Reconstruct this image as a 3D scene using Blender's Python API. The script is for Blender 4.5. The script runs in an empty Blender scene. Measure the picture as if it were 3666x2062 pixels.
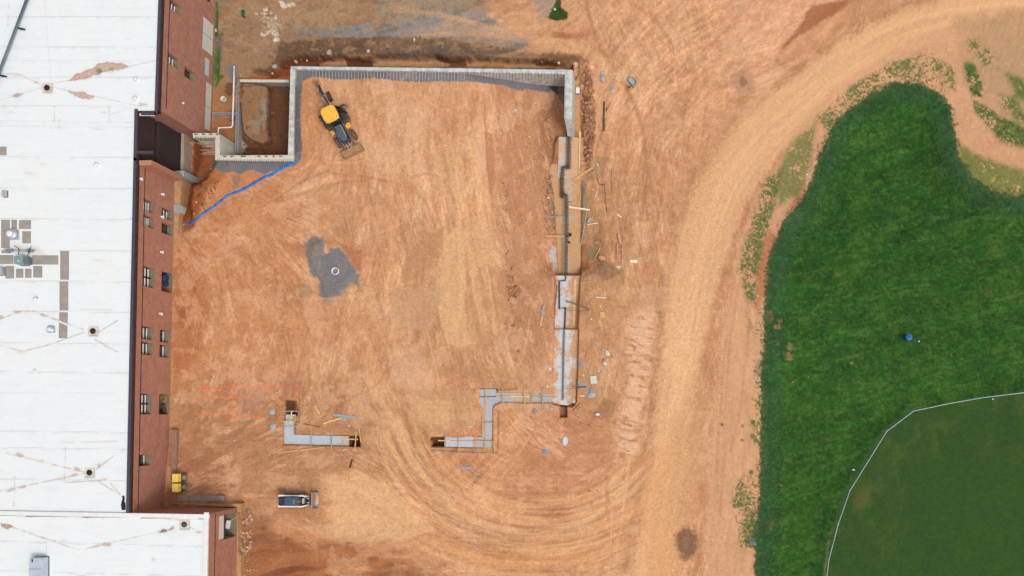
import bpy, math, random
import numpy as np
from mathutils import Vector, Matrix
SC = bpy.context.scene
COL = SC.collection
rad = math.radians
# ------------------------------------------------------------------ camera
# plan frame: 40 px of the photograph = 1 m on the datum plane, camera 88 m up, looking straight
# down, lens shifted; u,v are only a convenient plan grid for reading positions off the photograph
HC, PX, CU, CV = 88.0, 40.0, 2350.0, 1480.0
cam = bpy.data.cameras.new('camera')
cam.sensor_width = 36.0
cam.lens = 36.0 * HC / (3666 / PX)
cam.shift_x = (1833 - CU) / 3666
cam.shift_y = (CV - 1031) / 3666
cam.clip_start = 1.0
cam.clip_end = 6000
cam_o = bpy.data.objects.new('camera', cam)
cam_o.location = (0, 0, HC)
COL.objects.link(cam_o)
SC.camera = cam_o
# ------------------------------------------------------------------ light
SUN_EL, SUN_AZ = 60, 128          # degrees, azimuth clockwise from north
W = bpy.data.worlds.new('World')
SC.world = W
W.use_nodes = True
nt = W.node_tree
nt.nodes.clear()
sky = nt.nodes.new('ShaderNodeTexSky')
sky.sky_type = 'NISHITA'
sky.sun_disc = False
sky.sun_elevation = rad(SUN_EL)
sky.sun_rotation = rad(SUN_AZ)
sky.dust_density = 4.0
sky.air_density = 1.0
hs = nt.nodes.new('ShaderNodeHueSaturation')
hs.inputs['Saturation'].default_value = 0.22      # overcast: almost no blue
bg = nt.nodes.new('ShaderNodeBackground')
bg.inputs['Strength'].default_value = 0.143
wo = nt.nodes.new('ShaderNodeOutputWorld')
nt.links.new(sky.outputs[0], hs.inputs['Color'])
nt.links.new(hs.outputs[0], bg.inputs['Color'])
nt.links.new(bg.outputs[0], wo.inputs['Surface'])
sl = bpy.data.lights.new('sun', 'SUN')
sl.energy = 1.35
sl.angle = rad(14)
sl.color = (1.0, 0.965, 0.92)
so = bpy.data.objects.new('sun', sl)
so.rotation_euler = Matrix.Rotation(rad(180 - SUN_AZ), 3, 'Z').to_euler()
dvec = Vector((math.sin(rad(SUN_AZ)) * math.cos(rad(SUN_EL)), math.cos(rad(SUN_AZ)) * math.cos(rad(SUN_EL)), math.sin(rad(SUN_EL))))
so.rotation_euler = dvec.to_track_quat('Z', 'Y').to_euler()
COL.objects.link(so)
SC.view_settings.view_transform = 'Standard'
SC.view_settings.look = 'None'
SC.view_settings.exposure = 0.0
SC.view_settings.gamma = 1.0
EXPO = 1.0
# ------------------------------------------------------------------ helpers
def lin(c, k=1.0):
    a = np.array(c, dtype=np.float64) / 255.0
    l = np.where(a <= 0.04045, a / 12.92, ((a + 0.055) / 1.055) ** 2.4)
    return l * k
AL = 0.93      # picture value -> surface colour
def al(c): return lin(c, AL)
def K(z): return 1 - z / HC
def P(u, v, z=0.0): return Vector(((u - CU) / PX * K(z), -(v - CV) / PX * K(z), z))

MATS = {}
def mat(name, c, rough=0.8, metal=0.0, var=0.15, scale=6.0, bump=0.0, bscale=40.0, c2=None, spec=0.3, detail=4.0, objc=True):
    if name in MATS: return MATS[name]
    m = bpy.data.materials.new(name)
    m.use_nodes = True
    n = m.node_tree.nodes; L = m.node_tree.links
    p = n['Principled BSDF']
    p.inputs['Roughness'].default_value = rough
    p.inputs['Metallic'].default_value = metal
    p.inputs['Specular IOR Level'].default_value = spec
    a = al(c)
    b = al(c2) if c2 is not None else a * (1 - var)
    if c2 is None: a = a * (1 + var * .6)
    tc = n.new('ShaderNodeTexCoord')
    no = n.new('ShaderNodeTexNoise')
    no.inputs['Scale'].default_value = scale
    no.inputs['Detail'].default_value = detail
    no.inputs['Roughness'].default_value = .65
    L.new(tc.outputs['Object'], no.inputs['Vector'])
    rp = n.new('ShaderNodeValToRGB')
    rp.color_ramp.elements[0].position = .38
    rp.color_ramp.elements[1].position = .62
    rp.color_ramp.elements[0].color = (*b, 1)
    rp.color_ramp.elements[1].color = (*a, 1)
    L.new(no.outputs['Fac'], rp.inputs['Fac'])
    L.new(rp.outputs['Color'], p.inputs['Base Color'])
    if bump > 0:
        n2 = n.new('ShaderNodeTexNoise'); n2.inputs['Scale'].default_value = bscale; n2.inputs['Detail'].default_value = 3
        L.new(tc.outputs['Object'], n2.inputs['Vector'])
        bp = n.new('ShaderNodeBump'); bp.inputs['Strength'].default_value = bump; bp.inputs['Distance'].default_value = .03
        L.new(n2.outputs['Fac'], bp.inputs['Height']); L.new(bp.outputs['Normal'], p.inputs['Normal'])
    MATS[name] = m
    return m

def painted_mat(name, grain=.12, gscale=14.0, rough=.95, bump=.35, spec=.15):
    m = bpy.data.materials.new(name); m.use_nodes = True
    n = m.node_tree.nodes; L = m.node_tree.links; p = n['Principled BSDF']
    p.inputs['Roughness'].default_value = rough
    p.inputs['Specular IOR Level'].default_value = spec
    at = n.new('ShaderNodeAttribute'); at.attribute_name = 'Col'
    tc = n.new('ShaderNodeTexCoord')
    no = n.new('ShaderNodeTexNoise'); no.inputs['Scale'].default_value = gscale; no.inputs['Detail'].default_value = 5; no.inputs['Roughness'].default_value = .75
    L.new(tc.outputs['Object'], no.inputs['Vector'])
    mr = n.new('ShaderNodeMapRange'); mr.inputs['From Min'].default_value = .3; mr.inputs['From Max'].default_value = .7
    mr.inputs['To Min'].default_value = 1 - grain; mr.inputs['To Max'].default_value = 1 + grain
    L.new(no.outputs['Fac'], mr.inputs['Value'])
    mx = n.new('ShaderNodeVectorMath'); mx.operation = 'SCALE'
    L.new(at.outputs['Color'], mx.inputs[0]); L.new(mr.outputs['Result'], mx.inputs['Scale'])
    L.new(mx.outputs[0], p.inputs['Base Color'])
    if bump > 0:
        bp = n.new('ShaderNodeBump'); bp.inputs['Strength'].default_value = bump; bp.inputs['Distance'].default_value = .04
        L.new(no.outputs['Fac'], bp.inputs['Height']); L.new(bp.outputs['Normal'], p.inputs['Normal'])
    return m

def brick_mat(name, c1, c2, mortar, bw=.22, bh=.075):
    m = bpy.data.materials.new(name); m.use_nodes = True
    n = m.node_tree.nodes; L = m.node_tree.links; p = n['Principled BSDF']
    p.inputs['Roughness'].default_value = .9
    p.inputs['Specular IOR Level'].default_value = .2
    uv = n.new('ShaderNodeUVMap')
    br = n.new('ShaderNodeTexBrick')
    br.inputs['Scale'].default_value = 1.0; br.inputs['Brick Width'].default_value = bw; br.inputs['Row Height'].default_value = bh
    br.inputs['Mortar Size'].default_value = .009; br.inputs['Color1'].default_value = (*al(c1), 1)
    br.inputs['Color2'].default_value = (*al(c2), 1); br.inputs['Mortar'].default_value = (*al(mortar), 1)
    L.new(uv.outputs['UV'], br.inputs['Vector'])
    no = n.new('ShaderNodeTexNoise'); no.inputs['Scale'].default_value = 1.3; no.inputs['Detail'].default_value = 6; no.inputs['Roughness'].default_value = .7
    L.new(uv.outputs['UV'], no.inputs['Vector'])
    mr = n.new('ShaderNodeMapRange'); mr.inputs['From Min'].default_value = .3; mr.inputs['From Max'].default_value = .7
    mr.inputs['To Min'].default_value = .84; mr.inputs['To Max'].default_value = 1.14
    L.new(no.outputs['Fac'], mr.inputs['Value'])
    mx = n.new('ShaderNodeVectorMath'); mx.operation = 'SCALE'
    L.new(br.outputs['Color'], mx.inputs[0]); L.new(mr.outputs['Result'], mx.inputs['Scale'])
    L.new(mx.outputs[0], p.inputs['Base Color'])
    MATS[name] = m
    return m

def tag(o, label=None, cat=None, group=None, kind=None):
    if label: o['label'] = label
    if cat: o['category'] = cat
    if group: o['group'] = group
    if kind: o['kind'] = kind
    return o
def empty(name, loc, rz=0.0, label=None, cat=None, group=None):
    o = bpy.data.objects.new(name, None); o.empty_display_size = .3
    o.location = loc; o.rotation_euler = (0, 0, rz); COL.objects.link(o)
    return tag(o, label, cat, group)
def ring(p, d, r, n):
    d = d.normalized()
    a = d.cross(Vector((0, 0, 1)))
    if a.length < 1e-3: a = Vector((1, 0, 0))
    a.normalize(); b = d.cross(a)
    return [p + (a * math.cos(2 * math.pi * i / n) + b * math.sin(2 * math.pi * i / n)) * r for i in range(n)]
class MB:
    def __init__(s, org=(0, 0, 0)): s.v = []; s.f = []; s.org = Vector(org); s.uv = {}
    def poly(s, pts, uv=None):
        k = len(s.v); s.v += [Vector(p) for p in pts]; s.f.append(tuple(range(k, k + len(pts))))
        if uv: s.uv[len(s.f) - 1] = uv
    def box(s, c, size, rz=0.0, ry=0.0, rx=0.0, taper=1.0):
        R = Matrix.Rotation(rz, 3, 'Z') @ Matrix.Rotation(ry, 3, 'Y') @ Matrix.Rotation(rx, 3, 'X')
        c = Vector(c); k = len(s.v); hx, hy, hz = [q / 2 for q in size]
        for z in (-1, 1):
            t = taper if z > 0 else 1
            for x, y in ((-1, -1), (1, -1), (1, 1), (-1, 1)):
                s.v.append(c + R @ Vector((x * hx * t, y * hy * t, z * hz)))
        for q in ((3, 2, 1, 0), (4, 5, 6, 7), (0, 1, 5, 4), (1, 2, 6, 5), (2, 3, 7, 6), (3, 0, 4, 7)):
            s.f.append(tuple(k + i for i in q))
    def prism(s, pts, z0, z1, top=None):
        n = len(pts); k = len(s.v)
        area = sum(pts[i][0] * pts[(i + 1) % n][1] - pts[(i + 1) % n][0] * pts[i][1] for i in range(n))
        tp = top or pts
        if area < 0: pts = pts[::-1]; tp = tp[::-1]
        for p in pts: s.v.append(Vector((p[0], p[1], z0)))
        for p in tp: s.v.append(Vector((p[0], p[1], p[2] if len(p) > 2 else z1)))
        s.f.append(tuple(range(k + n - 1, k - 1, -1))); s.f.append(tuple(range(k + n, k + 2 * n)))
        for i in range(n):
            j = (i + 1) % n; s.f.append((k + i, k + j, k + n + j, k + n + i))
    def tube(s, pts, r, n=8, cap=True):
        pts = [Vector(p) for p in pts]; m = len(pts); k = len(s.v)
        rs = r if isinstance(r, (list, tuple)) else [r] * m
        for i, p in enumerate(pts):
            d = (pts[min(i + 1, m - 1)] - pts[max(i - 1, 0)])
            s.v += ring(p, d, rs[i], n)
        for i in range(m - 1):
            for j in range(n):
                j2 = (j + 1) % n
                s.f.append((k + i * n + j, k + (i + 1) * n + j, k + (i + 1) * n + j2, k + i * n + j2))
        if cap:
            s.f.append(tuple(k + j for j in range(n))); s.f.append(tuple(k + (m - 1) * n + j for j in range(n - 1, -1, -1)))
    def lathe(s, c, prof, n=20, sx=1.0, sy=1.0, rz=0.0):
        c = Vector(c); k = len(s.v); R = Matrix.Rotation(rz, 3, 'Z')
        for r, z in prof:
            for j in range(n):
                a = 2 * math.pi * j / n
                s.v.append(c + R @ Vector((r * sx * math.cos(a), r * sy * math.sin(a), z)))
        for i in range(len(prof) - 1):
            for j in range(n):
                j2 = (j + 1) % n; s.f.append((k + i * n + j, k + i * n + j2, k + (i + 1) * n + j2, k + (i + 1) * n + j))
        if prof[-1][0] > 0: s.f.append(tuple(k + (len(prof) - 1) * n + j for j in range(n)))
        if prof[0][0] > 0: s.f.append(tuple(k + j for j in range(n - 1, -1, -1)))
    def build(s, name, m, parent=None, smooth=False, bevel=0.0, loc=None):
        org = s.org
        me = bpy.data.meshes.new(name)
        me.from_pydata([tuple(v - org) for v in s.v], [], s.f)
        if s.uv:
            ul = me.uv_layers.new(name='UVMap')
            for pi, uvs in s.uv.items():
                for q, li in enumerate(me.polygons[pi].loop_indices): ul.data[li].uv = uvs[q]
        me.materials.append(m)
        if smooth: me.polygons.foreach_set('use_smooth', [True] * len(me.polygons))
        me.update()
        o = bpy.data.objects.new(name, me); COL.objects.link(o)
        if parent is not None: o.parent = parent
        else: o.location = org if loc is None else loc
        if bevel > 0:
            b = o.modifiers.new('bevel', 'BEVEL'); b.width = bevel; b.segments = 2; b.limit_method = 'ANGLE'
        return o
def children(o): return [c for c in bpy.data.objects if c.parent == o]
def copy_tree(o, parent=None):
    c = o.copy(); COL.objects.link(c)
    if parent is not None: c.parent = parent
    for ch in list(o.children): copy_tree(ch, c)
    return c

# ------------------------------------------------------------------ noise
_R = {}
def vn(x, y, seed=0):
    if seed not in _R: _R[seed] = np.random.RandomState(seed + 11).rand(512, 512).astype(np.float32)
    r = _R[seed]
    xf = np.floor(x); yf = np.floor(y)
    fx = (x - xf).astype(np.float32); fy = (y - yf).astype(np.float32)
    xi = xf.astype(np.int32) & 511; yi = yf.astype(np.int32) & 511
    x1 = (xi + 1) & 511; y1 = (yi + 1) & 511
    fx = fx * fx * (3 - 2 * fx); fy = fy * fy * (3 - 2 * fy)
    a = r[yi, xi]; b = r[yi, x1]; c = r[y1, xi]; d = r[y1, x1]
    return (a + (b - a) * fx) * (1 - fy) + (c + (d - c) * fx) * fy
def fbm(x, y, seed=0, oct=4, g=.55):
    t = 0; a = 1.0; s = 0
    for i in range(oct):
        t = t + a * vn(x * 2 ** i + i * 17.3, y * 2 ** i + i * 9.1, seed + i * 7); s += a; a *= g
    return t / s
def S(x): x = np.clip(x, 0, 1); return x * x * (3 - 2 * x)
def N11(f): return (f - .5) * 2
def sdf(poly, U, V):
    d = np.full(U.shape, 1e9, np.float32); ins = np.zeros(U.shape, bool)
    n = len(poly)
    for i in range(n):
        x0, y0 = poly[i]; x1, y1 = poly[(i + 1) % n]
        ex, ey = x1 - x0, y1 - y0
        wx = U - x0; wy = V - y0
        t = np.clip((wx * ex + wy * ey) / (ex * ex + ey * ey + 1e-9), 0, 1)
        d = np.minimum(d, (wx - ex * t) ** 2 + (wy - ey * t) ** 2)
        c = ((y0 > V) != (y1 > V)) & (U < ex * (V - y0) / ((y1 - y0) if y1 != y0 else 1e-9) + x0)
        ins ^= c
    d = np.sqrt(d)
    return np.where(ins, d, -d)       # positive inside
def catmull(pts, n=8):
    out = []
    p = [np.array(q, float) for q in pts]; p = [2 * p[0] - p[1]] + p + [2 * p[-1] - p[-2]]
    for i in range(1, len(p) - 2):
        for k in range(n):
            t = k / n
            out.append(.5 * ((2 * p[i]) + (-p[i - 1] + p[i + 1]) * t + (2 * p[i - 1] - 5 * p[i] + 4 * p[i + 1] - p[i + 2]) * t * t + (-p[i - 1] + 3 * p[i] - 3 * p[i + 1] + p[i + 2]) * t ** 3))
    out.append(p[-2]); return out
# ------------------------------------------------------------------ terrain heights
GS = 3.0
cu = np.arange(-260, 3860 + GS, GS); cv = np.arange(-220, 2290 + GS, GS)
ext = np.cumsum(8 * 1.45 ** np.arange(24))
ext = ext[ext < 60000]
NE_ = len(ext)
cuA = np.concatenate([cu[0] - ext[::-1], cu, cu[-1] + ext]).astype(np.float64)
cvA = np.concatenate([cv[0] - ext[::-1], cv, cv[-1] + ext]).astype(np.float64)
UN, VN = np.meshgrid(cuA, cvA)          # datum-plane plan grid (px/40 = metres)
UN = UN.astype(np.float32); VN = VN.astype(np.float32)
def sub(a, u0, v0, u1, v1):
    i0, i1 = np.searchsorted(cuA, [u0, u1]); j0, j1 = np.searchsorted(cvA, [v0, v1])
    return (slice(j0, j1), slice(i0, i1))
def nz(pts, z):     # photo px at height z -> plan px on the datum plane
    return [(CU + (u - CU) * K(z), CV + (v - CV) * K(z)) for u, v in pts]
nA = N11(fbm(UN / 260, VN / 260, 1, 4)); nB = N11(fbm(UN / 45, VN / 45, 2, 4)); nC = N11(fbm(UN / 9, VN / 9, 3, 3))
Z = -3.0 * S((UN - 1600) / 400) * S((1250 - VN) / 950)
low = [(-3000, -3000), (2300, -3000), (2300, 60), (2120, 150), (2100, 170), (2052, 240), (2048, 246), (1052, 246), (1050, 567), (783, 567), (783, 488), (400, 488), (400, -2900), (-3000, -2900)]
i_ = sub(UN, 300, -3000, 2700, 640)
d = sdf(low, UN[i_], VN[i_])
zl = -3.4 + np.zeros_like(d)
wsoft = np.where((UN[i_] > 2060), S((d + 60) / 120), S((d + 2) / 4))
Z[i_] = Z[i_] * (1 - wsoft) + zl * wsoft

# pit beside the building (south of the corner wall), excavated strip along the foundations
def blob(u, v, ru, rv, z, pw=1.0, lo=None):
    i = sub(UN, u - ru * 2, v - rv * 2, u + ru * 2, v + rv * 2)
    r = np.sqrt(((UN[i] - u) / ru) ** 2 + ((VN[i] - v) / rv) ** 2) + nB[i] * .12
    Z[i] += z * S((1.35 - r) / .7)
m_ = (VN > 490)
i = sub(UN, 500, 470, 860, 900)
pc = nz([(715, 560)], -2.2)[0]
rr = np.sqrt(((UN[i] - pc[0]) / 78) ** 2 + ((VN[i] - pc[1]) / 105) ** 2) + nB[i] * .12
pit = S((1.35 - rr) / .5) * (VN[i] > 488) * (1 - S((UN[i] - 785) / 6) * (VN[i] < 566)) * (1 - S((UN[i] - 752) / 40) * (VN[i] > 566))
Z[i] = np.minimum(Z[i], -2.3 * pit + np.where(VN[i] > 488, 0, Z[i]))
rr = S((690 - UN[i] + 25 * nB[i]) / 40) * S((880 - VN[i]) / 230) * (VN[i] > 560)
Z[i] = np.minimum(Z[i], -1.7 * rr)
# mound and ditch inside the stair pit
i = sub(UN, 760, 220, 1060, 590)
dm = sdf(nz([(862, 304), (948, 304), (962, 318), (956, 440), (962, 505), (945, 517), (905, 510), (874, 482), (862, 366)], -2.9), UN[i], VN[i]) + nB[i] * 5 + nC[i] * 2
ins_ = sdf(nz([(858, 298), (1040, 298), (1036, 552), (852, 552)], -3.6), UN[i], VN[i]) > 0
Z[i] += 1.0 * S((dm + 3) / 9) - .4 * ins_ * np.maximum(S((UN[i] - 880) / 20), S((VN[i] - 488) / 14))
# trench north of the long wall
tr = nz([(1010, 208), (1080, 197), (1230, 196), (1240, 203), (1330, 203), (1340, 196), (1560, 196), (1600, 203), (1680, 205), (1700, 200), (1850, 208), (1960, 212), (2010, 228), (2050, 232), (2052, 250), (1040, 250), (1040, 262), (990, 276), (860, 284), (862, 268), (960, 262), (985, 240)], -3.4)
i = sub(UN, 900, 120, 2200, 340)
dt = sdf(tr, UN[i], VN[i]) + nB[i] * 5
Z[i] -= 1.7 * S((dt + 3) / 6) * (VN[i] < 262)
# spoil ridge north of the trench
rd = np.exp(-((VN[i] - 178 - 12 * nA[i]) / 16) ** 2) * S((UN[i] - 1040) / 60) * S((2120 - UN[i]) / 60)
Z[i] += rd * (.25 + .25 * nB[i])
# east footing trench, cut below the soil either side
def cut(poly, dz, soft=3, nb=1.5, absz=None):
    us = [p[0] for p in poly]; vs = [p[1] for p in poly]
    i = sub(UN, min(us) - 30, min(vs) - 30, max(us) + 30, max(vs) + 30)
    dd = sdf(poly, UN[i], VN[i]) + nB[i] * nb
    w = S((dd + soft * .5) / soft)
    if absz is not None: Z[i] = Z[i] * (1 - w) + absz * w
    else: Z[i] += dz * w
F1Z, F2Z, F3Z, F4Z = -2.75, -2.15, -.95, -.45
def Q(pts, z): return nz(pts, z)
i = sub(UN, 1820, 420, 2260, 1120); w_ = S((sdf(nz([(1985, 560), (2085, 560), (2083, 975), (1992, 975)], -2), UN[i], VN[i]) + 95) / 90) * S((1000 - VN[i] + 12 * nB[i]) / 80)
Z[i] = Z[i] * (1 - w_) + np.minimum(Z[i], -1.98) * w_
cut(Q([(1975, 300), (2086, 300), (2086, 500), (1975, 500)], F1Z), 0, 16, 3, F1Z - .12)
cut(Q([(1990, 484), (2088, 488), (2084, 700), (2080, 990), (1990, 990), (1960, 640), (1975, 585)], F2Z), 0, 14, 4, F2Z - .1)
cut(Q([(1984, 984), (2078, 984), (2072, 1179), (1985, 1179)], F3Z), 0, 4, 1, F3Z - .25)
cut(Q([(1985, 1179), (2073, 1179), (2065, 1440), (2050, 1457), (2000, 1452), (1976, 1446)], F4Z), 0, 4, 1, F4Z - .25)
cut([(2003, 1446), (2028, 1446), (2030, 1494), (2004, 1494)], -.7, 4, 1)
# small footing trenches in the south
TZ = -.32
cut([(1012, 1484), (1059, 1484), (1055, 1554), (1252, 1558), (1250, 1597), (1012, 1593)], TZ - .12, 3, 1)
cut([(1022, 1434), (1058, 1434), (1060, 1486), (1022, 1486)], -1.5, 4, 1)
cut([(1248, 1561), (1288, 1562), (1287, 1599), (1249, 1599)], -1.5, 3, .6)
ZP = [(1714, 1391), (1778, 1391), (1780, 1405), (1900, 1406), (1976, 1408), (1976, 1443), (1900, 1442), (1790, 1441), (1772, 1449), (1763, 1462), (1761, 1604), (1694, 1603), (1588, 1602), (1588, 1566), (1696, 1563), (1728, 1558), (1729, 1466), (1716, 1446)]
cut(ZP, TZ - .12, 3, 1)
cut([(1540, 1565), (1592, 1565), (1592, 1600), (1543, 1600)], -1.5, 4, 1)
cut([(1686, 1378), (1795, 1368), (1800, 1378), (1850, 1384), (1850, 1392), (1800, 1396), (1714, 1396), (1714, 1420), (1700, 1400), (1690, 1396)], -.22, 5, 1)
cut([(1690, 1440), (1728, 1446), (1722, 1560), (1700, 1545)], -.2, 7, 2)
cut([(1762, 1460), (1784, 1470), (1782, 1621), (1540, 1612), (1540, 1600), (1762, 1604)], -.2, 7, 2)
cut([(1540, 1553), (1700, 1545), (1728, 1560), (1540, 1566)], -.2, 6, 2)
cut([(1000, 1440), (1022, 1436), (1022, 1520), (1000, 1512)], -.15, 6, 2)
cut([(1058, 1425), (1070, 1425), (1070, 1512), (1058, 1512)], -.2, 6, 2)
# ground rises towards the south-west wing
Z += .85 * S((VN - 1520) / 330) * S((900 - UN) / 200)
# sunken grass field with a bank
GRASS = [(3200, 296), (3300, 300), (3372, 330), (3406, 395), (3420, 480), (3436, 560), (3480, 640), (3560, 690), (3700, 700), (4600, 690), (4600, 2900), (2690, 2900), (2702, 2062), (2700, 1960), (2712, 1850), (2722, 1700), (2728, 1400), (2735, 1200), (2742, 1060), (2748, 960), (2768, 880), (2800, 800), (2850, 740), (2886, 690), (2922, 600), (2945, 520), (2990, 440), (3060, 380), (3130, 330)]
i = sub(UN, 2600, 200, 9e4, 9e4)
Z[i] -= .9 * S((sdf(GRASS, UN[i], VN[i]) - 5) / 120)
# haul road crown, spoil windrow beside footings
ROAD = catmull([(4400, -60), (3666, 30), (3300, 90), (3080, 190), (2900, 330), (2740, 470), (2620, 620), (2545, 780), (2490, 960), (2450, 1160), (2420, 1400), (2390, 1650), (2350, 1900), (2330, 2100), (2320, 2600)], 6)
CL = nz([(2095, 235), (2100, 300), (2105, 400), (2110, 480), (2104, 560), (2094, 620)], -2.8)
i = sub(UN, 2040, 140, 2180, 700)
dcl = np.full(UN[i].shape, 1e9, np.float32)
for a, b in zip(CL[:-1], CL[1:]):
    e = (b[0] - a[0], b[1] - a[1]); t = np.clip(((UN[i] - a[0]) * e[0] + (VN[i] - a[1]) * e[1]) / (e[0] ** 2 + e[1] ** 2), 0, 1)
    dcl = np.minimum(dcl, np.hypot(UN[i] - a[0] - e[0] * t, VN[i] - a[1] - e[1] * t))
Z[i] += S((32 - dcl) / 26) * (.28 + .25 * nC[i] + .15 * nB[i])
far = S((np.maximum(np.abs(UN - 1800), np.abs(VN - 1030)) - 3000) / 6000)
Z = Z * (1 - far) - 1.2 * far
i = sub(UN, 1060, 800, 1330, 1130); Z[i] += .16 * S((sdf([(1110, 850), (1160, 860), (1230, 905), (1285, 985), (1240, 1045), (1165, 1085), (1140, 1020), (1100, 935)], UN[i], VN[i]) + 4 + 6 * nB[i]) / 26)
rough_ = np.ones_like(Z)
Z += (.05 * nB + .018 * nC)
# ------------------------------------------------------------------ terrain colours
Kz = (1 - Z / HC)
U = (CU + (UN - CU) / Kz).astype(np.float32); V = (CV + (VN - CV) / Kz).astype(np.float32)
nA = N11(fbm(U / 260, V / 260, 1, 4)); nB = N11(fbm(U / 45, V / 45, 2, 4)); nC = N11(fbm(U / 9, V / 9, 3, 3))
nD = N11(fbm(U / 110, V / 110, 31, 5, .6)); nE = N11(fbm(U / 5, V / 5, 33, 2))
C = np.zeros(U.shape + (3,), np.float32)
def put(col, m, idx=None):
    c = np.array(al(col), np.float32)
    if idx is None: C[...] = C * (1 - m[..., None]) + c * m[..., None]
    else: C[idx] = C[idx] * (1 - m[..., None]) + c * m[..., None]
def mul(f, idx=None):
    if idx is None: C[...] = C * f[..., None]
    else: C[idx] = C[idx] * f[..., None]
def bb(pts, pad): return sub(U, min(p[0] for p in pts) - pad, min(p[1] for p in pts) - pad, max(p[0] for p in pts) + pad, max(p[1] for p in pts) + pad)
def patch(pts, col, a=1.0, soft=8, nb=10, nc=4, hole=0.0, pad=150):
    i = bb(pts, pad)
    d = sdf(pts, U[i], V[i]) + nB[i] * nb + nC[i] * nc
    m = S((d + soft / 2) / soft) * a
    if hole: m = m * S((nC[i] * .6 + nB[i] * .6 + 1 - hole) / .5)
    put(col, m.astype(np.float32), i)
def circ(u, v, r, n=10): return [(u + r * math.cos(6.283 * k / n), v + r * math.sin(6.283 * k / n)) for k in range(n)]
def ell(u, v, ru, rv, rot=0, n=14):
    c, s = math.cos(rad(rot)), math.sin(rad(rot))
    return [(u + ru * math.cos(6.283 * k / n) * c - rv * math.sin(6.283 * k / n) * s, v + ru * math.cos(6.283 * k / n) * s + rv * math.sin(6.283 * k / n) * c) for k in range(n)]
def curve_dist(pts, w):
    """signed distance d and arc length s to a polyline, inside a sub-window"""
    i = bb(pts, w + 140)
    u, v = U[i], V[i]; D = np.full(u.shape, 1e6, np.float32); SS = np.zeros(u.shape, np.float32); acc = 0
    for a, b in zip(pts[:-1], pts[1:]):
        e0, e1 = b[0] - a[0], b[1] - a[1]; L = math.hypot(e0, e1) + 1e-6
        j0 = np.searchsorted(cuA[i[1]], min(a[0], b[0]) - w - 140); j1 = np.searchsorted(cuA[i[1]], max(a[0], b[0]) + w + 140)
        k0 = np.searchsorted(cvA[i[0]], min(a[1], b[1]) - w - 140); k1 = np.searchsorted(cvA[i[0]], max(a[1], b[1]) + w + 140)
        q = (slice(k0, k1), slice(j0, j1))
        t = ((u[q] - a[0]) * e0 + (v[q] - a[1]) * e1) / L
        tc = np.clip(t, 0, L)
        dd = np.hypot(u[q] - a[0] - e0 / L * tc, v[q] - a[1] - e1 / L * tc)
        sg = np.sign((u[q] - a[0]) * e1 - (v[q] - a[1]) * e0)
        upd = dd < np.abs(D[q])
        D[q] = np.where(upd, dd * sg, D[q]); SS[q] = np.where(upd, acc + tc, SS[q]); acc += L
    return i, D, SS, acc
def stroke(pts, w, col=None, a=.5, soft=None, f=1.0, dz=0.0, lug=0.0, smooth=True, brk=.5, seed=5, streak=0.0):
    """one worn track: colour wash, rut depth and lug pattern across it"""
    p = [tuple(q) for q in (catmull(pts, 6) if smooth and len(pts) > 2 else pts)]
    i, D, SS, L = curve_dist(p, w)
    soft = soft or w * .6
    m = S((w / 2 + soft / 2 - np.abs(D + nB[i] * w * .15)) / soft)
    m = m * S(np.minimum(SS, L - SS) / (w * .8) + .15)
    m = m * (1 - brk + brk * S(fbm(SS / 60, D / (w * .6 + 2), seed, 3) * 2.2 - .55))
    if lug: 
        lg = np.sin(SS * 2 * math.pi / 9.0 + np.abs(D) * .35)
        C[i] = C[i] * (1 + lug * (lg * m)[..., None]); Z[i] += .02 * (lg * m)
    if streak:
        st = N11(fbm(D / 3.2, SS / 170, seed + 3, 3)); C[i] = C[i] * (1 + streak * (st * m)[..., None]); Z[i] += .012 * st * m
    if col is not None: put(col, (m * a).astype(np.float32), i)
    if f != 1.0: mul(1 + (f - 1) * m, i)
    if dz: Z[i] += dz * m
# base soil
put((199, 144, 104), np.ones(U.shape, np.float32))
put((186, 130, 90), S(nD * 1.6 + .1) * .65)
put((214, 163, 122), S(-nD * 1.7 + .0) * .8)
put((176, 128, 92), S(nA * 1.8 - .1) * .5)
# region washes
patch([(640, 600), (1040, 600), (1080, 900), (1100, 1300), (980, 1560), (760, 1560), (600, 1560), (610, 900)], (190, 126, 84), .55, 160, 60, 10)
patch([(620, 880), (700, 860), (760, 1100), (700, 1300), (610, 1420)], (170, 106, 66), .7, 50, 40, 12)
patch([(600, 1350), (1000, 1330), (1250, 1380), (1560, 1500), (1500, 1680), (1300, 1700), (1130, 1850), (860, 1900), (860, 1790), (590, 1790)], (170, 122, 86), .75, 110, 60, 12)
patch([(600, 1640), (830, 1620), (900, 1800), (600, 1800)], (160, 104, 72), .6, 80, 40, 12)
patch([(830, 1840), (1000, 1930), (1250, 1935), (1400, 1960), (1500, 2062), (1500, 2400), (800, 2400)], (148, 88, 56), .95, 60, 26, 14)
patch([(1200, 2010), (1500, 2040), (1800, 2130), (1200, 2300)], (170, 112, 68), .7, 30, 20, 10)
patch([(1760, 330), (2010, 330), (2000, 640), (1970, 900), (1960, 1250), (1900, 1360), (1830, 1250), (1800, 900), (1760, 600)], (180, 128, 93), .8, 90, 30, 10)
patch([(1940, 380), (2010, 330), (2015, 480), (1990, 600), (1930, 560)], (140, 90, 62), .6, 50, 14, 6)
patch([(1430, 950), (1700, 900), (1800, 1100), (1860, 1300), (1700, 1360), (1500, 1330), (1400, 1150)], (186, 138, 98), .6, 90, 50, 10)
patch([(2090, 620), (2330, 620), (2280, 900), (2220, 1150), (2180, 1500), (2120, 1560), (2080, 1500), (2080, 1000)], (184, 136, 97), .7, 90, 40, 10)
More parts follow.
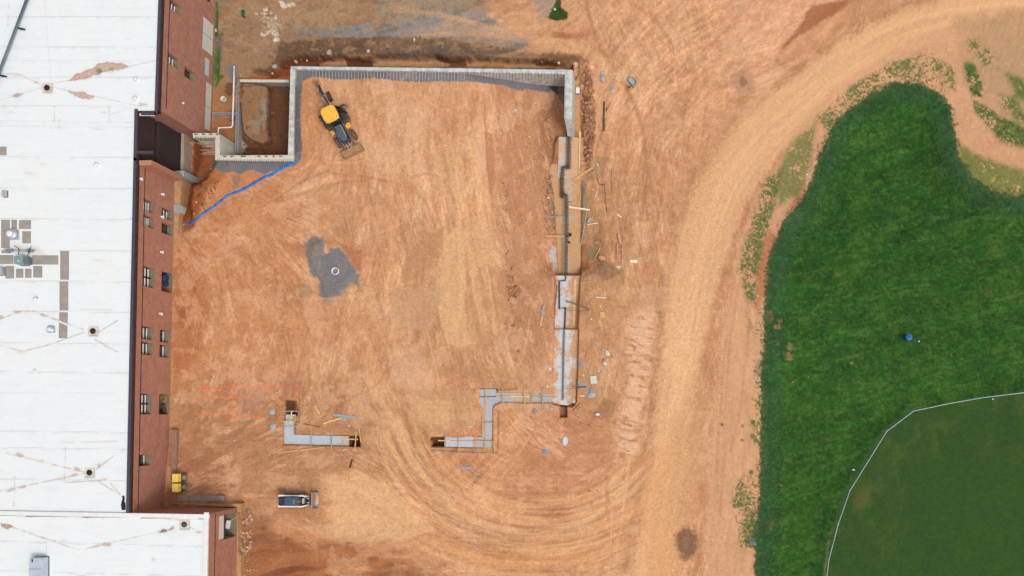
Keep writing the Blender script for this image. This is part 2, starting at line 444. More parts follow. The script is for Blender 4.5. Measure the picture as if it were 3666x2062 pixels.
patch([(1560, 1480), (2150, 1480), (2200, 1640), (2100, 1830), (1850, 1880), (1640, 1800), (1540, 1660)], (190, 130, 94), .7, 90, 50, 10)
patch([(1750, 1790), (2000, 1760), (2050, 1850), (1900, 1900), (1750, 1880)], (178, 118, 84), .6, 60, 30, 10)
patch([(2060, 0), (2700, -40), (2900, 100), (2600, 420), (2300, 560), (2100, 200)], (212, 158, 118), .75, 120, 70, 10)
patch([(2650, -60), (3000, -60), (2860, 140), (2700, 260), (2560, 200)], (214, 160, 126), .6, 90, 50, 10)
patch([(1150, 1700), (1400, 1700), (1560, 1850), (1440, 1930), (1180, 1900)], (216, 164, 118), .75, 60, 30, 10)
patch([(1060, 270), (1740, 290), (1740, 700), (1500, 900), (1160, 820), (1070, 600)], (206, 152, 112), .5, 120, 70, 12)
patch([(1050, 280), (1160, 290), (1140, 620), (1060, 600)], (196, 132, 88), .55, 60, 20, 10)
# machine-scraped texture: noise drawn out along a smoothly turning direction
ORI = [(1400, 450, 86, 500), (1600, 900, 84, 400), (1000, 900, 30, 300), (800, 1200, 88, 250), (2300, 250, 128, 300), (2250, 800, 84, 300), (2600, 100, 140, 260), (1500, 1650, 62, 200), (1300, 1850, 15, 250), (1800, 1900, 2, 220), (2150, 1750, 145, 200), (2600, 1500, 90, 300), (3400, 250, 120, 250), (1200, 60, 175, 300), (900, 1650, 160, 250), (1800, 100, 10, 200), (2000, 1650, 30, 180), (1150, 1150, 100, 250), (1150, 650, 160, 160)]
i = sub(U, 560, -120, 3700, 2180)
cx_ = np.zeros(U[i].shape, np.float32); sy_ = cx_.copy()
for (u0, v0, an, R_) in ORI:
    g_ = np.exp(-(((U[i] - u0) ** 2 + (V[i] - v0) ** 2) / (2 * (R_ * .6) ** 2))); cx_ += g_ * math.cos(rad(2 * an)); sy_ += g_ * math.sin(rad(2 * an))
th = np.arctan2(sy_, cx_ + 1e-4) / 2 + .55 * N11(fbm(U[i] / 220, V[i] / 220, 240, 2))
acc = np.zeros(U[i].shape, np.float32); ac2 = acc.copy(); wn = acc + 1e-6
for k in range(7):
    t_ = math.pi * k / 7; w_ = np.clip(np.cos(2 * (th - t_)), 0, 1) ** 2; c_, s_ = math.cos(t_), math.sin(t_)
    x_ = U[i] * c_ + V[i] * s_; y_ = -U[i] * s_ + V[i] * c_
    acc += w_ * N11(fbm(y_ / 5.5, x_ / 90, 250 + k, 3, .6)); ac2 += w_ * N11(fbm(y_ / 24, x_ / 190, 260 + k, 3, .6)); wn += w_ * w_
acc /= np.sqrt(wn); ac2 /= np.sqrt(wn)
soil = np.ones(U[i].shape, np.float32)
pt_ = S((fbm(U[i] / 130, V[i] / 130, 270, 3) - .30) / .3); pb_ = S((fbm(U[i] / 90, V[i] / 90, 274, 4) - .42) / .2)
put((224, 178, 140), (soil * S((acc * .6 + ac2 * .9 - .10) / .35) * .34 * pb_ * 1.15).astype(np.float32), i)
put((170, 118, 80), (soil * S((-acc * .5 - ac2 * 1.0 - .12) / .35) * .26 * pt_).astype(np.float32), i)
C[i] *= (1 + soil * (.12 * np.tanh(2.2 * acc) * (.12 + .88 * pt_) + .05 * ac2))[..., None]; Z[i] += soil * .02 * acc
mo_ = N11(fbm(U[i] / 14, V[i] / 14, 280, 4, .7)); C[i] *= (1 + soil * .16 * mo_)[..., None]
put((176, 124, 86), (soil * S((fbm(U[i] / 60, V[i] / 60, 284, 5, .65) - .56) / .12) * .28).astype(np.float32), i)
put((216, 168, 132), (soil * S((fbm(U[i] / 75, V[i] / 75, 288, 5, .65) - .57) / .07) * .4).astype(np.float32), i)
patch([(850, 1880), (960, 1900), (1080, 1960), (1140, 2062), (1140, 2300), (840, 2300)], (126, 76, 48), .8, 50, 26, 14)
patch([(850, 1800), (900, 1830), (980, 1880), (1000, 1960), (870, 1960)], (150, 104, 72), .7, 40, 20, 12)
patch(ell(945, 1892, 12, 9), (120, 82, 60), .8, 8, 5, 5)
patch([(1340, 2020), (1500, 2040), (1560, 2062), (1500, 2200), (1250, 2200)], (140, 92, 60), .6, 40, 20, 10)
# north yard
patch([(700, -300), (1900, -300), (1760, 0), (1700, 120), (2000, 215), (1040, 236), (1040, 290), (820, 290), (760, 480), (740, 300)], (154, 120, 89), 1.0, 70, 30, 8)
patch([(760, 60), (880, 60), (1100, 20), (1100, 200), (900, 230), (800, 180)], (146, 118, 94), .6, 70, 40, 10)
for pts, c, a in (([(1150, 105), (1350, 85), (1560, 40), (1720, 40), (1800, 90), (1900, 150), (1860, 172), (1560, 140), (1300, 132), (1080, 128), (1060, 112)], (130, 130, 130), 1.0),
                  ([(1350, -60), (1700, -60), (1700, 20), (1500, 70), (1350, 60)], (150, 134, 114), .7),
                  ([(1640, 110), (1760, 120), (1890, 170), (1900, 195), (1700, 185), (1640, 165)], (118, 112, 108), .75),
                  ([(1910, -60), (2000, -60), (1990, 20), (1955, 60), (1935, 75), (1915, 40)], (150, 138, 128), .85),
                  ([(1490, 20), (1560, 20), (1540, 70), (1500, 60)], (128, 118, 110), .6),
                  ([(770, 130), (792, 128), (796, 210), (772, 212)], (98, 92, 92), .85),
                  ([(770, -40), (850, -40), (830, 15), (790, 20)], (120, 110, 104), .6),
                  ([(812, 238), (845, 236), (850, 290), (825, 282), (806, 255)], (128, 120, 116), .95)):
    patch(pts, c, a, 14, 12, 8, hole=.25)
patch([(820, 30), (1000, 10), (1250, 20), (1200, 110), (1000, 90)], (172, 140, 106), .5, 60, 50, 10)
# dark stony bank along the trench, colour deepened for the shade of its undercut
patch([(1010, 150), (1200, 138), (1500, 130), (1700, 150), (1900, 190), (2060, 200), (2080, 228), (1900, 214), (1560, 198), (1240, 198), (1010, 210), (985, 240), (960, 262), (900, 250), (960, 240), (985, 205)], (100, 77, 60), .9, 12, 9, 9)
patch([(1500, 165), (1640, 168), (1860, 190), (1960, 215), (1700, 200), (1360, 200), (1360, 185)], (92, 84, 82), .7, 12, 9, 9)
patch([(1940, 190), (2080, 190), (2085, 215), (2030, 236), (1935, 232)], (132, 96, 64), .8, 14, 9, 9)
# trench bottom: wet red earth with dusty footing slabs
patch([(1010, 212), (1240, 206), (1560, 206), (1960, 216), (2050, 236), (1040, 248), (1030, 278), (850, 284), (960, 266)], (128, 76, 48), .95, 8, 5, 6)
patch([(1100, 210), (1150, 205), (1235, 208), (1235, 222), (1150, 222)], (104, 62, 38), .8, 8, 4, 4)
patch([(1560, 200), (1620, 212), (1668, 214), (1666, 240), (1600, 240)], (96, 54, 32), .85, 6, 3, 3)
for q in ([(1150, 224), (1238, 218), (1240, 240), (1140, 240)], [(1336, 210), (1560, 214), (1610, 232), (1600, 243), (1336, 240)], [(1672, 216), (1900, 222), (1935, 244), (1672, 243)]):
    patch(q, (206, 158, 116), .9, 5, 4, 3)
patch([(1262, 205), (1332, 208), (1332, 238), (1265, 238)], (116, 72, 52), .8, 4, 2, 2)
patch([(960, 262), (1040, 250), (1040, 290), (860, 288)], (166, 98, 54), .9, 8, 6, 6)
patch([(900, 246), (940, 250), (990, 268), (940, 270), (905, 262)], (92, 66, 46), .7, 8, 5, 5)
for u, v, r in ((1180, 186, 9), (1318, 184, 6), (1483, 145, 4), (2000, 226, 5), (985, 237, 8), (2062, 230, 9), (2090, 286, 5), (2085, 228, 6)): patch(circ(u, v, r), (196, 188, 172), .75, 5, 2, 3)
i = sub(U, 700, -120, 1900, 240); yd = S((215 - V[i]) / 40) * S((1900 - U[i]) / 250)
put((176, 140, 104), (yd * S((fbm(U[i] / 34, V[i] / 22, 300, 5, .7) - .52) / .1) * .5).astype(np.float32), i)
put((124, 98, 78), (yd * S((fbm(U[i] / 40, V[i] / 26, 302, 5, .7) - .54) / .1) * .5).astype(np.float32), i)
# lime splashes in the yard
i = sub(U, 880, -20, 1080, 180)
sp = S((fbm(U[i] / 7, V[i] / 7, 50, 3) - .56) / .1) * S((60 - np.hypot((U[i] - 955) / 1.0, (V[i] - 85) / 1.25) + nB[i] * 25) / 25)
put((218, 204, 186), (sp * .85).astype(np.float32), i)
for u, v, r in ((1015, 22, 12), (1008, 10, 8), (950, 34, 8), (985, 125, 8), (990, 140, 9), (982, 143, 5), (917, 50, 2.5), (1050, 16, 8), (1035, 19, 7)): patch(ell(u, v, r * 1.2, r * .7, 20), (214, 206, 196), .8, 5, 3, 4)
patch(ell(978, 90, 20, 14), (176, 158, 136), .7, 6, 4, 3)
# weeds by the north facade
for q in ([(772, 180), (784, 180), (786, 240), (780, 300), (770, 320)], [(776, -10), (782, 60), (776, 130), (769, 130), (770, 20)], [(770, 118), (802, 120), (800, 127), (772, 128)], [(770, 275), (800, 272), (790, 284), (772, 300)]):
    patch(q, (64, 92, 40), .85, 4, 6, 5)
# pits
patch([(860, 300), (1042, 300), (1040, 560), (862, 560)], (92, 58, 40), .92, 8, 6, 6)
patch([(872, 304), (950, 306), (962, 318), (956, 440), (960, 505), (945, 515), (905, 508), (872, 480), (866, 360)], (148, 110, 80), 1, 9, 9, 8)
patch([(925, 350), (962, 350), (960, 440), (920, 480), (890, 440), (930, 420)], (146, 134, 120), .6, 16, 12, 8)
patch(circ(934, 405, 10), (78, 96, 48), .6, 6, 5, 5)
patch([(855, 490), (880, 520), (876, 545), (856, 545)], (178, 162, 146), .8, 8, 6, 6)
patch([(764, 418), (848, 416), (846, 535), (800, 500), (786, 480), (764, 470)], (158, 104, 66), .9, 10, 6, 6)
patch([(764, 330), (790, 300), (840, 330), (838, 400), (768, 400)], (158, 112, 66), .8, 20, 10, 8)
patch(ell(822, 325, 14, 22), (84, 62, 50), .75, 10, 10, 8)
patch([(690, 500), (775, 520), (790, 580), (800, 640), (740, 680), (700, 800), (655, 830), (650, 640), (690, 600)], (148, 82, 44), .9, 24, 12, 8)
patch([(694, 500), (740, 510), (720, 590), (700, 640), (692, 600)], (98, 50, 28), .8, 18, 8, 6)
patch([(652, 700), (690, 640), (700, 660), (690, 760), (660, 790)], (120, 64, 36), .7, 14, 10, 6)
patch([(770, 560), (1050, 570), (1060, 600), (900, 660), (760, 700)], (190, 122, 78), .5, 40, 20, 8)
# drain-rock strips against the retaining walls
GR = (113, 112, 117)
patch([(1041, 236), (1990, 244), (1996, 300), (1980, 322), (1964, 330), (1880, 318), (1874, 328), (1809, 306), (1700, 292), (1607, 291), (1469, 293), (1400, 286), (1331, 278), (1270, 283), (1204, 285), (1150, 277), (1116, 276), (1083, 290), (1078, 340), (1075, 440), (1082, 520), (1076, 575), (1060, 590), (1041, 575)], GR, 1, 4, 2.5, 4)
patch([(762, 572), (1056, 575), (1062, 592), (1000, 602), (945, 624), (900, 608), (880, 612), (862, 624), (832, 612), (800, 618), (770, 604), (757, 590)], GR, 1, 4, 3, 4)
patch([(832, 632), (858, 626), (852, 672), (834, 676)], (134, 118, 106), .8, 8, 5, 5)
patch([(1380, 255), (1500, 255), (1700, 275), (1700, 292), (1400, 284)], (132, 132, 138), .6, 10, 6, 4)
patch([(1260, 245), (1340, 245), (1330, 280), (1260, 280)], (118, 104, 100), .6, 16, 6, 4)
patch([(1962, 306), (2022, 306), (2022, 345), (1990, 336)], (52, 48, 50), .9, 8, 6, 5)  # dark hole at the wall corner, its shade painted on the ground
patch([(1990, 334), (2022, 338), (2020, 380), (2000, 350)], (96, 94, 100), .8, 8, 4, 4)
# gravel pad round the manhole ring
patch([(1120, 838), (1150, 845), (1165, 876), (1158, 906), (1190, 890), (1210, 884), (1230, 905), (1255, 935), (1272, 965), (1286, 985), (1285, 1020), (1250, 1018), (1240, 1045), (1205, 1055), (1165, 1085), (1145, 1062), (1144, 1015), (1135, 998), (1112, 985), (1100, 935), (1092, 905), (1100, 870)], (116, 115, 118), .95, 13, 9, 10)
patch([(1110, 850), (1160, 855), (1160, 920), (1135, 990), (1100, 930)], (140, 124, 112), .55, 14, 10, 6)
patch([(1215, 870), (1290, 900), (1294, 980), (1270, 950), (1240, 900)], (170, 106, 68), .7, 12, 8, 6)
patch([(1160, 868), (1200, 850), (1212, 876), (1180, 890)], (172, 116, 78), .5, 12, 8, 6)
patch(ell(1095, 1045, 22, 26), (150, 126, 92), .6, 14, 10, 6)
# curved scrape fields: noise stretched along the direction of travel
def scrape(cu_, cv_, r0, r1, a0, a1, amp, sr=4.0, sa=.5, seed=70, sx=1.0, sy=1.0, col=None, ca=.0):
    i = sub(U, cu_ - r1 * sx - 60, cv_ - r1 * sy - 60, cu_ + r1 * sx + 60, cv_ + r1 * sy + 60)
    x = (U[i] - cu_) / sx; y = (V[i] - cv_) / sy
    r = np.hypot(x, y); th = np.degrees(np.arctan2(y, x)) % 360
    r_ = r + nB[i] * 10
    m = S((r_ - r0) / 30) * S((r1 - r_) / 30)
    t = (th - a0) % 360; w = (a1 - a0) % 360 or 360
    m = m * S(t / 14) * S((w - t) / 14) * (t < w)
    st = N11(fbm(r / sr, th * .12 * sa + 40, seed, 4)); st2 = N11(fbm(r / (sr * 4), th * .06 * sa + 90, seed + 9, 3))
    if col is not None: put(col, (m * ca * S(st2 * 1.5 + .6)).astype(np.float32), i)
    C[i] = C[i] * (1 + (amp * m * (st * .7 + st2 * .6))[..., None]); Z[i] += m * st * .02
scrape(1930, 1420, 380, 640, 10, 175, .26, 4, .6, 70, 1.0, .92, (218, 166, 120), .55)
scrape(1930, 1420, 300, 400, 20, 150, .22, 4, .6, 72, 1.0, .95)
scrape(1900, 1300, 640, 860, 40, 140, .24, 4, .6, 74, 1.0, .9, (206, 146, 96), .4)
scrape(1400, 2200, 260, 520, 230, 320, .22, 4, 1, 76, 1, 1)
scrape(2900, 700, 480, 900, 150, 250, .22, 5, .8, 78, 1, 1)
scrape(1650, -420, 500, 700, 30, 100, .18, 5, .7, 80, 1, 1, (214, 160, 116), .4)
scrape(1850, 330, 330, 780, 270, 20, .20, 5, 1, 82, 1, 1)
scrape(2700, -100, 200, 620, 60, 200, .18, 5, 1, 84, 1, 1)
def linescrape(pts, ang, amp, sc=4.0, ln=160, seed=90, soft=90, col=None, ca=0, wob=.12):
    i = bb(pts, 160); c, s = math.cos(rad(ang)), math.sin(rad(ang))
    al_ = U[i] * c + V[i] * s; ac = -U[i] * s + V[i] * c + nA[i] * 40 * wob * 5
    m = S((sdf(pts, U[i], V[i]) + nB[i] * 40 + soft / 2) / soft)
    st = N11(fbm(ac / sc, al_ / ln, seed, 4)); s2 = N11(fbm(ac / (sc * 5), al_ / (ln * 1.6), seed + 5, 3))
    if col is not None: put(col, (m * ca * S(s2 * 1.4 + .6)).astype(np.float32), i)
    C[i] = C[i] * (1 + (amp * m * (st * .6 + s2 * .7))[..., None]); Z[i] += m * st * .015
linescrape([(1100, 300), (1740, 310), (1740, 620), (1760, 900), (1740, 1200), (1500, 1300), (1300, 1000), (1120, 620)], 88, .18, 4, 170, 90, 90)
linescrape([(1560, 480), (1740, 480), (1770, 760), (1780, 1180), (1640, 1260), (1580, 900)], 82, .2, 5, 260, 92, 60, (216, 168, 122), .55)
linescrape([(640, 600), (1150, 560), (1400, 760), (1300, 1000), (800, 1000)], 160, .12, 4, 120, 94, 90)
linescrape([(1380, 560), (1560, 520), (1580, 800), (1420, 900)], 60, .16, 5, 120, 96, 60)
linescrape([(2080, 420), (2420, 500), (2360, 800), (2240, 1150), (2120, 1200), (2090, 700)], 84, .16, 4, 180, 98, 80)
linescrape([(1380, 900), (1480, 980), (1440, 1400), (1500, 1600), (1350, 1650), (1250, 1400)], 70, .16, 4, 180, 100, 80, (212, 160, 112), .4)
linescrape([(1160, 1500), (1500, 1500), (1560, 1900), (1180, 1800)], 25, .14, 4, 150, 102, 80)
linescrape([(840, 1860), (1500, 1940), (1500, 2200), (840, 2200)], 170, .2, 5, 130, 104, 60, (184, 122, 80), .45)
linescrape([(1200, 150), (2100, -80), (2100, 120), (1700, 170)], 160, .15, 5, 160, 106, 80, (190, 150, 110), .3)
linescrape([(2060, -60), (2950, -60), (2700, 300), (2350, 500), (2150, 330)], 128, .2, 5, 110, 108, 90)
linescrape([(1380, 1000), (1560, 900), (1600, 1200), (1450, 1260)], 112, .15, 5, 100, 110, 60)
linescrape([(620, 1330), (1180, 1330), (1180, 1560), (640, 1580)], 92, .13, 4, 110, 112, 80)
linescrape([(1560, 1620), (1860, 1480), (1900, 1660), (1640, 1830)], 135, .24, 5, 160, 114, 60, (208, 150, 106), .4)
# individual wheel tracks
L_, D_ = (222, 172, 126), (168, 110, 70)
TR = [
 ([(2092, -20), (2110, 60), (2140, 150), (2190, 240), (2250, 330), (2300, 470), (2310, 640), (2290, 800)], 16, D_, .55, .05),
 ([(2180, -20), (2200, 90), (2260, 200), (2350, 320), (2440, 450)], 20, L_, .45, .08),
 ([(2230, -10), (2330, 60), (2400, 160), (2400, 260)], 18, D_, .35, .08),
 ([(2500, -10), (2420, 80), (2330, 160), (2280, 260)], 18, L_, .4, .1),
 ([(2640, 60), (2540, 160), (2470, 300), (2440, 430)], 20, D_, .3, .1),
 ([(2700, 120), (2580, 250), (2500, 380), (2430, 520)], 18, L_, .35, .1),
 ([(2290, 800), (2260, 960), (2230, 1100)], 24, L_, .35, .12),
 ([(2380, 560), (2360, 720), (2320, 900), (2270, 1080)], 20, D_, .3, .12),
 ([(1400, 30), (1600, 60), (1850, 120), (2050, 160), (2200, 230)], 20, L_, .4, .03),
 ([(1500, 130), (1700, 120), (1950, 160), (2150, 220), (2260, 300)], 18, L_, .35, .05),
 ([(1970, 120), (2060, 130), (2120, 110)], 22, (150, 92, 62), .7, 0),
 ([(1180, 620), (1350, 640), (1500, 700), (1560, 820)], 12, D_, .35, .0),
 ([(1060, 700), (1180, 660), (1330, 640)], 10, D_, .4, .0),
 ([(980, 720), (1080, 650), (1180, 610)], 8, (150, 92, 60), .45, .0),
 ([(1540, 470), (1580, 640), (1640, 800), (1660, 1000), (1640, 1240)], 18, L_, .45, .05),
 ([(1700, 760), (1740, 900), (1770, 1080), (1800, 1240)], 10, D_, .4, .0),
 ([(1300, 1330), (1400, 1500), (1500, 1680), (1640, 1830), (1850, 1900), (2060, 1880), (2250, 1760)], 24, L_, .5, .05),
 ([(1380, 1300), (1450, 1480), (1540, 1640), (1660, 1760)], 14, D_, .35, .05),
 ([(1180, 1700), (1320, 1740), (1460, 1860), (1640, 1970), (1880, 2030), (2150, 1990)], 26, (220, 160, 104), .5, .04),
 ([(1150, 1800), (1290, 1790), (1400, 1850), (1500, 1930)], 16, D_, .4, .08),
 ([(1460, 1880), (1620, 1950), (1800, 1990), (2060, 1990), (2260, 1900)], 16, D_, .35, .1),
 ([(1500, 1960), (1700, 2040), (1950, 2062)], 14, L_, .4, .05),
 ([(2260, 1620), (2240, 1780), (2215, 1950), (2200, 2080)], 10, L_, .5, .1),
 ([(2195, 1780), (2190, 1900), (2180, 2070)], 7, L_, .45, .1),
 ([(1700, 1820), (1760, 1760), (1850, 1640), (1900, 1560)], 9, L_, .4, .06),
 ([(1640, 1780), (1720, 1690), (1800, 1610)], 9, L_, .4, .06),
 ([(1790, 1880), (1840, 1830), (1880, 1780)], 8, L_, .5, .0),
 ([(700, 1620), (820, 1560), (900, 1500)], 14, (150, 116, 90), .3, 0),
 ([(1000, 1050), (1100, 1070), (1290, 1060), (1480, 1010)], 10, L_, .35, 0),
 ([(1270, 860), (1350, 840), (1450, 800)], 8, L_, .35, .0),
 ([(1460, 640), (1530, 620), (1600, 650)], 10, D_, .3, .0),
 ([(1650, 330), (1640, 420), (1560, 520)], 8, D_, .3, .0),
 ([(1735, 380), (1742, 560), (1765, 760)], 6, D_, .5, .0),
 ([(1000, 1300), (1010, 1420)], 14, L_, .25, .03), ([(1095, 1290), (1100, 1400)], 10, L_, .3, .03), ([(1165, 1290), (1172, 1420)], 14, L_, .3, .03),
]
for k, (pts, w, c, a, lg) in enumerate(TR): stroke(pts, w, c, a, lug=lg, dz=-.03, seed=200 + k, streak=.08)
rs = random.Random(5)
for k in range(70):        # faint extra wheel marks wherever machines have turned
    zone = rs.choice([(2120, 0, 2650, 450), (2100, 420, 2330, 1150), (1080, 300, 1730, 620), (1180, 620, 1900, 1300), (1150, 1650, 2250, 2030), (700, 850, 1250, 1330), (2150, 1100, 2300, 1700)])
    u0 = rs.uniform(zone[0], zone[2]); v0 = rs.uniform(zone[1], zone[3]); a = rs.uniform(0, 6.28); L = rs.uniform(70, 230); cv_ = rs.uniform(-1.1, 1.1)
    if zone[0] in (2100, 1180, 2150): a = 1.5 + rs.uniform(-.35, .35)
    if zone[0] == 2120: a = 2.2 + rs.uniform(-.6, .6)
    if zone[1] == 1650: a = rs.uniform(-.5, .8)
    pts = []
    for q in range(5):
        t = q / 4; pts.append((u0 + math.cos(a + cv_ * t) * L * t, v0 + math.sin(a + cv_ * t) * L * t))
    stroke(pts, rs.choice([5, 6, 8, 12, 16]), rs.choice([L_, L_, D_]), rs.uniform(.18, .42), lug=rs.choice([0, 0, .06, .12]), dz=-.012, seed=300 + k)
for q, c, a, so_ in (([(1590, 860), (1640, 800), (1672, 830), (1660, 1000), (1672, 1200), (1690, 1230), (1640, 1242), (1600, 1230), (1570, 1120), (1580, 960)], (214, 166, 122), .8, 4), ([(1690, 760), (1722, 780), (1765, 850), (1772, 955), (1710, 955), (1695, 860)], (210, 160, 118), .8, 3),
                ([(1400, 1040), (1430, 1028), (1580, 1025), (1572, 1080), (1545, 1180), (1470, 1180), (1398, 1140)], (194, 150, 114), .75, 8), ([(1480, 880), (1600, 800), (1545, 950), (1450, 1025), (1440, 960)], (180, 132, 94), .6, 8), ([(1410, 1250), (1500, 1230), (1530, 1330), (1470, 1400), (1400, 1370)], (210, 162, 128), .6, 20),
                ([(1190, 1722), (1300, 1700), (1380, 1730), (1500, 1830), (1560, 1900), (1440, 1930), (1300, 1900), (1195, 1930)], (218, 170, 126), .7, 5), ([(1060, 1890), (1300, 1860), (1450, 1900), (1430, 1930), (1200, 1940)], (206, 164, 122), .5, 14), ([(1330, 500), (1480, 520), (1420, 640), (1320, 600)], (216, 172, 132), .45, 40), ([(1380, 350), (1540, 400), (1500, 520), (1380, 470)], (216, 172, 134), .5, 40),
                ([(1700, 480), (1736, 480), (1740, 600), (1720, 640), (1700, 560)], (216, 168, 136), .55, 4), ([(1737, 470), (1760, 480), (1775, 640), (1760, 700), (1742, 600)], (172, 118, 82), .7, 5), ([(1640, 1300), (1900, 1330), (1960, 1400), (1720, 1400)], (176, 130, 94), .5, 40), ([(1480, 1390), (1690, 1400), (1700, 1530), (1560, 1560), (1470, 1500)], (192, 148, 106), .5, 14), ([(1490, 1420), (1610, 1440), (1608, 1516), (1500, 1510)], (210, 164, 116), .6, 5)):
    patch(q, c, a, so_, 5, 3)
# compacted plates between the footings and the road
i = sub(U, 2180, 1040, 2400, 1700)
pm = S((sdf([(2250, 1085), (2370, 1100), (2372, 1200), (2340, 1400), (2330, 1450), (2290, 1640), (2190, 1660), (2215, 1400), (2230, 1200)], U[i], V[i]) + nB[i] * 30 + nC[i] * 8) / 44)
pn = fbm((U[i] * .96 + V[i] * .25) / 34, (V[i] - U[i] * .3) / 9, 60, 4)
put((224, 180, 146), (pm * S((pn - .36) / .16) * .75).astype(np.float32), i)
C[i] *= (1 - .12 * pm * S((.40 - pn) / .06))[..., None]
lugs = np.sin(V[i] * .62 + nB[i] * 3) * S((fbm(U[i] / 30, V[i] / 30, 62, 2) - .5) / .1) * pm
C[i] *= (1 + .08 * lugs)[..., None]; Z[i] += .03 * pm * N11(pn)
# haul road
i, D, SS, L = curve_dist([tuple(q) for q in ROAD], 160)
wd = 96 + 14 * np.sin(SS / 260.) - 18 * S((SS - 2500) / 900)
e = np.abs(D + nB[i] * 10) ; m = S((wd - e + 8 * nC[i]) / 32)
put((221, 171, 127), (m * .92).astype(np.float32), i)
st = N11(fbm(D / 4.5, SS / 300, 120, 4)); s2 = N11(fbm(D / 26, SS / 520, 122, 3))
C[i] *= (1 + m * (.09 * st + .12 * s2))[..., None]
put((204, 147, 100), (m * S((np.abs(D) - 30) / 50) * S(s2 * 2 + .3) * .5).astype(np.float32), i)
Z[i] = Z[i] * (1 - m * .35) + m * .35 * (Z[i] * 1.0) + m * .08
edge = S((e - wd + 10) / 10) * S((wd + 26 - e) / 22)
C[i] *= (1 - .12 * edge * S(nB[i] * 2 + .6))[..., None]
patch([(2330, 1640), (2440, 1500), (2480, 1700), (2440, 2100), (2300, 2100), (2290, 1850)], (212, 152, 100), .55, 50, 20, 8)
patch([(2400, 1500), (2520, 1300), (2500, 1700), (2450, 2060), (2400, 2060)], (200, 154, 112), .5, 40, 20, 10)
roadF = np.zeros(U.shape, np.float32); roadF[i] = m
# windrow of brown spoil beside the road
patch([(2905, 20), (3050, 0), (2960, 66), (2860, 130), (2800, 185), (2790, 170), (2850, 110)], (158, 96, 62), .85, 16, 8, 9)
patch([(2610, 265), (2680, 240), (2705, 290), (2690, 330), (2640, 330), (2612, 300)], (178, 134, 106), .75, 22, 14, 10)
patch(ell(2660, 292, 20, 12, 70), (120, 84, 70), .6, 10, 8, 8)
# road-side verge
patch([(3700, 30), (3500, 60), (3300, 120), (3120, 230), (2980, 320), (2860, 460), (2760, 620), (2700, 700), (2660, 850), (2640, 960), (2600, 1100), (2570, 1300), (2540, 1600), (2530, 1900), (2520, 2200), (2710, 2200), (2715, 1850), (2735, 1400), (2745, 1000), (2800, 800), (2945, 520), (3130, 330), (3300, 300), (3420, 480), (3560, 690), (3900, 690), (3900, 30)], (204, 154, 116), .85, 24, 14, 8)
patch([(3480, 90), (3700, 40), (3700, 420), (3560, 330), (3480, 200)], (182, 146, 108), .7, 40, 24, 10)
linescrape([(2560, 1000), (2700, 900), (2720, 1400), (2700, 2050), (2540, 2050)], 92, .16, 4, 130, 130, 40)
linescrape([(3380, 60), (3700, 20), (3700, 500), (3560, 420)], 118, .16, 4, 100, 131, 50)
for pts, w in (([(2640, 1010), (2605, 1300), (2590, 1600), (2575, 1850)], 10), ([(2680, 1150), (2655, 1420), (2640, 1560)], 9), ([(2600, 1200), (2580, 1440), (2560, 1700)], 9), ([(2660, 1300), (2640, 1500), (2610, 1620)], 8)):
    stroke(pts, w, D_, .22, lug=.14, dz=-.03, seed=400 + w)
patch([(2420, 1915), (2450, 1880), (2485, 1885), (2500, 1930), (2488, 1990), (2450, 2005), (2425, 1960)], (118, 84, 62), .85, 26, 14, 14, hole=.35)
patch(ell(2455, 1940, 14, 22), (150, 108, 84), .5, 8, 5, 5)
patch([(2680, 1925), (2706, 1925), (2708, 1948), (2694, 1962), (2680, 1955)], (140, 138, 140), .8, 6, 4, 6)
patch([(2735, 850), (2760, 820), (2780, 840), (2755, 960), (2742, 1060), (2705, 1100), (2712, 960)], (180, 108, 70), .75, 16, 9, 9)
patch([(2830, 700), (2880, 640), (2895, 680), (2840, 760)], (170, 104, 66), .6, 14, 9, 9)
patch([(2715, 1290), (2745, 1290), (2745, 1330), (2700, 1345)], (150, 122, 98), .7, 10, 8, 8)
# ruderal green along the verge
def weeds(pts, dens, col=(82, 106, 50), sc=6, a=.8, soft=30, seed=150):
    i = bb(pts, 150)
    m = S((sdf(pts, U[i], V[i]) + nB[i] * 14 + soft / 2) / soft)
    n = fbm(U[i] / sc, V[i] / sc, seed, 3) * .6 + fbm(U[i] / 40, V[i] / 40, seed + 3, 3) * .4
    w = (m * S((n - (1 - dens) * .62 - .12) / .07) * a).astype(np.float32)
    put(col, w, i); C[i] *= (1 + .22 * w * nE[i])[..., None]
    return i, w
G1 = weeds([(2645, 960), (2690, 800), (2740, 640), (2800, 600), (2780, 720), (2740, 860), (2720, 960), (2700, 1080), (2660, 1060)], .5)
G2 = weeds([(2780, 600), (2850, 500), (2930, 420), (2900, 600), (2860, 700), (2790, 740)], .60, (104, 118, 60))
G3 = weeds([(2930, 420), (3060, 300), (3200, 220), (3330, 190), (3420, 240), (3420, 320), (3330, 300), (3190, 300), (3080, 370), (2960, 500)], .40)
patch([(3420, 60), (3700, 40), (3700, 480), (3600, 440), (3500, 330), (3430, 240)], (178, 140, 102), .55, 40, 20, 10)
G4 = weeds([(3442, 125), (3495, 150), (3563, 190), (3575, 245), (3520, 240), (3470, 184)], .40)
for q_ in ([(3455, 228), (3490, 232), (3516, 300), (3514, 348), (3480, 345), (3462, 290)], [(3480, 350), (3540, 385), (3600, 425), (3670, 462), (3720, 480), (3720, 540), (3650, 528), (3580, 500), (3530, 440), (3490, 400)], [(3580, 345), (3632, 350), (3660, 400), (3700, 430), (3700, 450), (3630, 420), (3590, 385)], [(3604, 268), (3650, 270), (3700, 330), (3700, 380), (3640, 345)]):
    weeds(q_, .60, (66, 102, 42), 6, .85, 36)
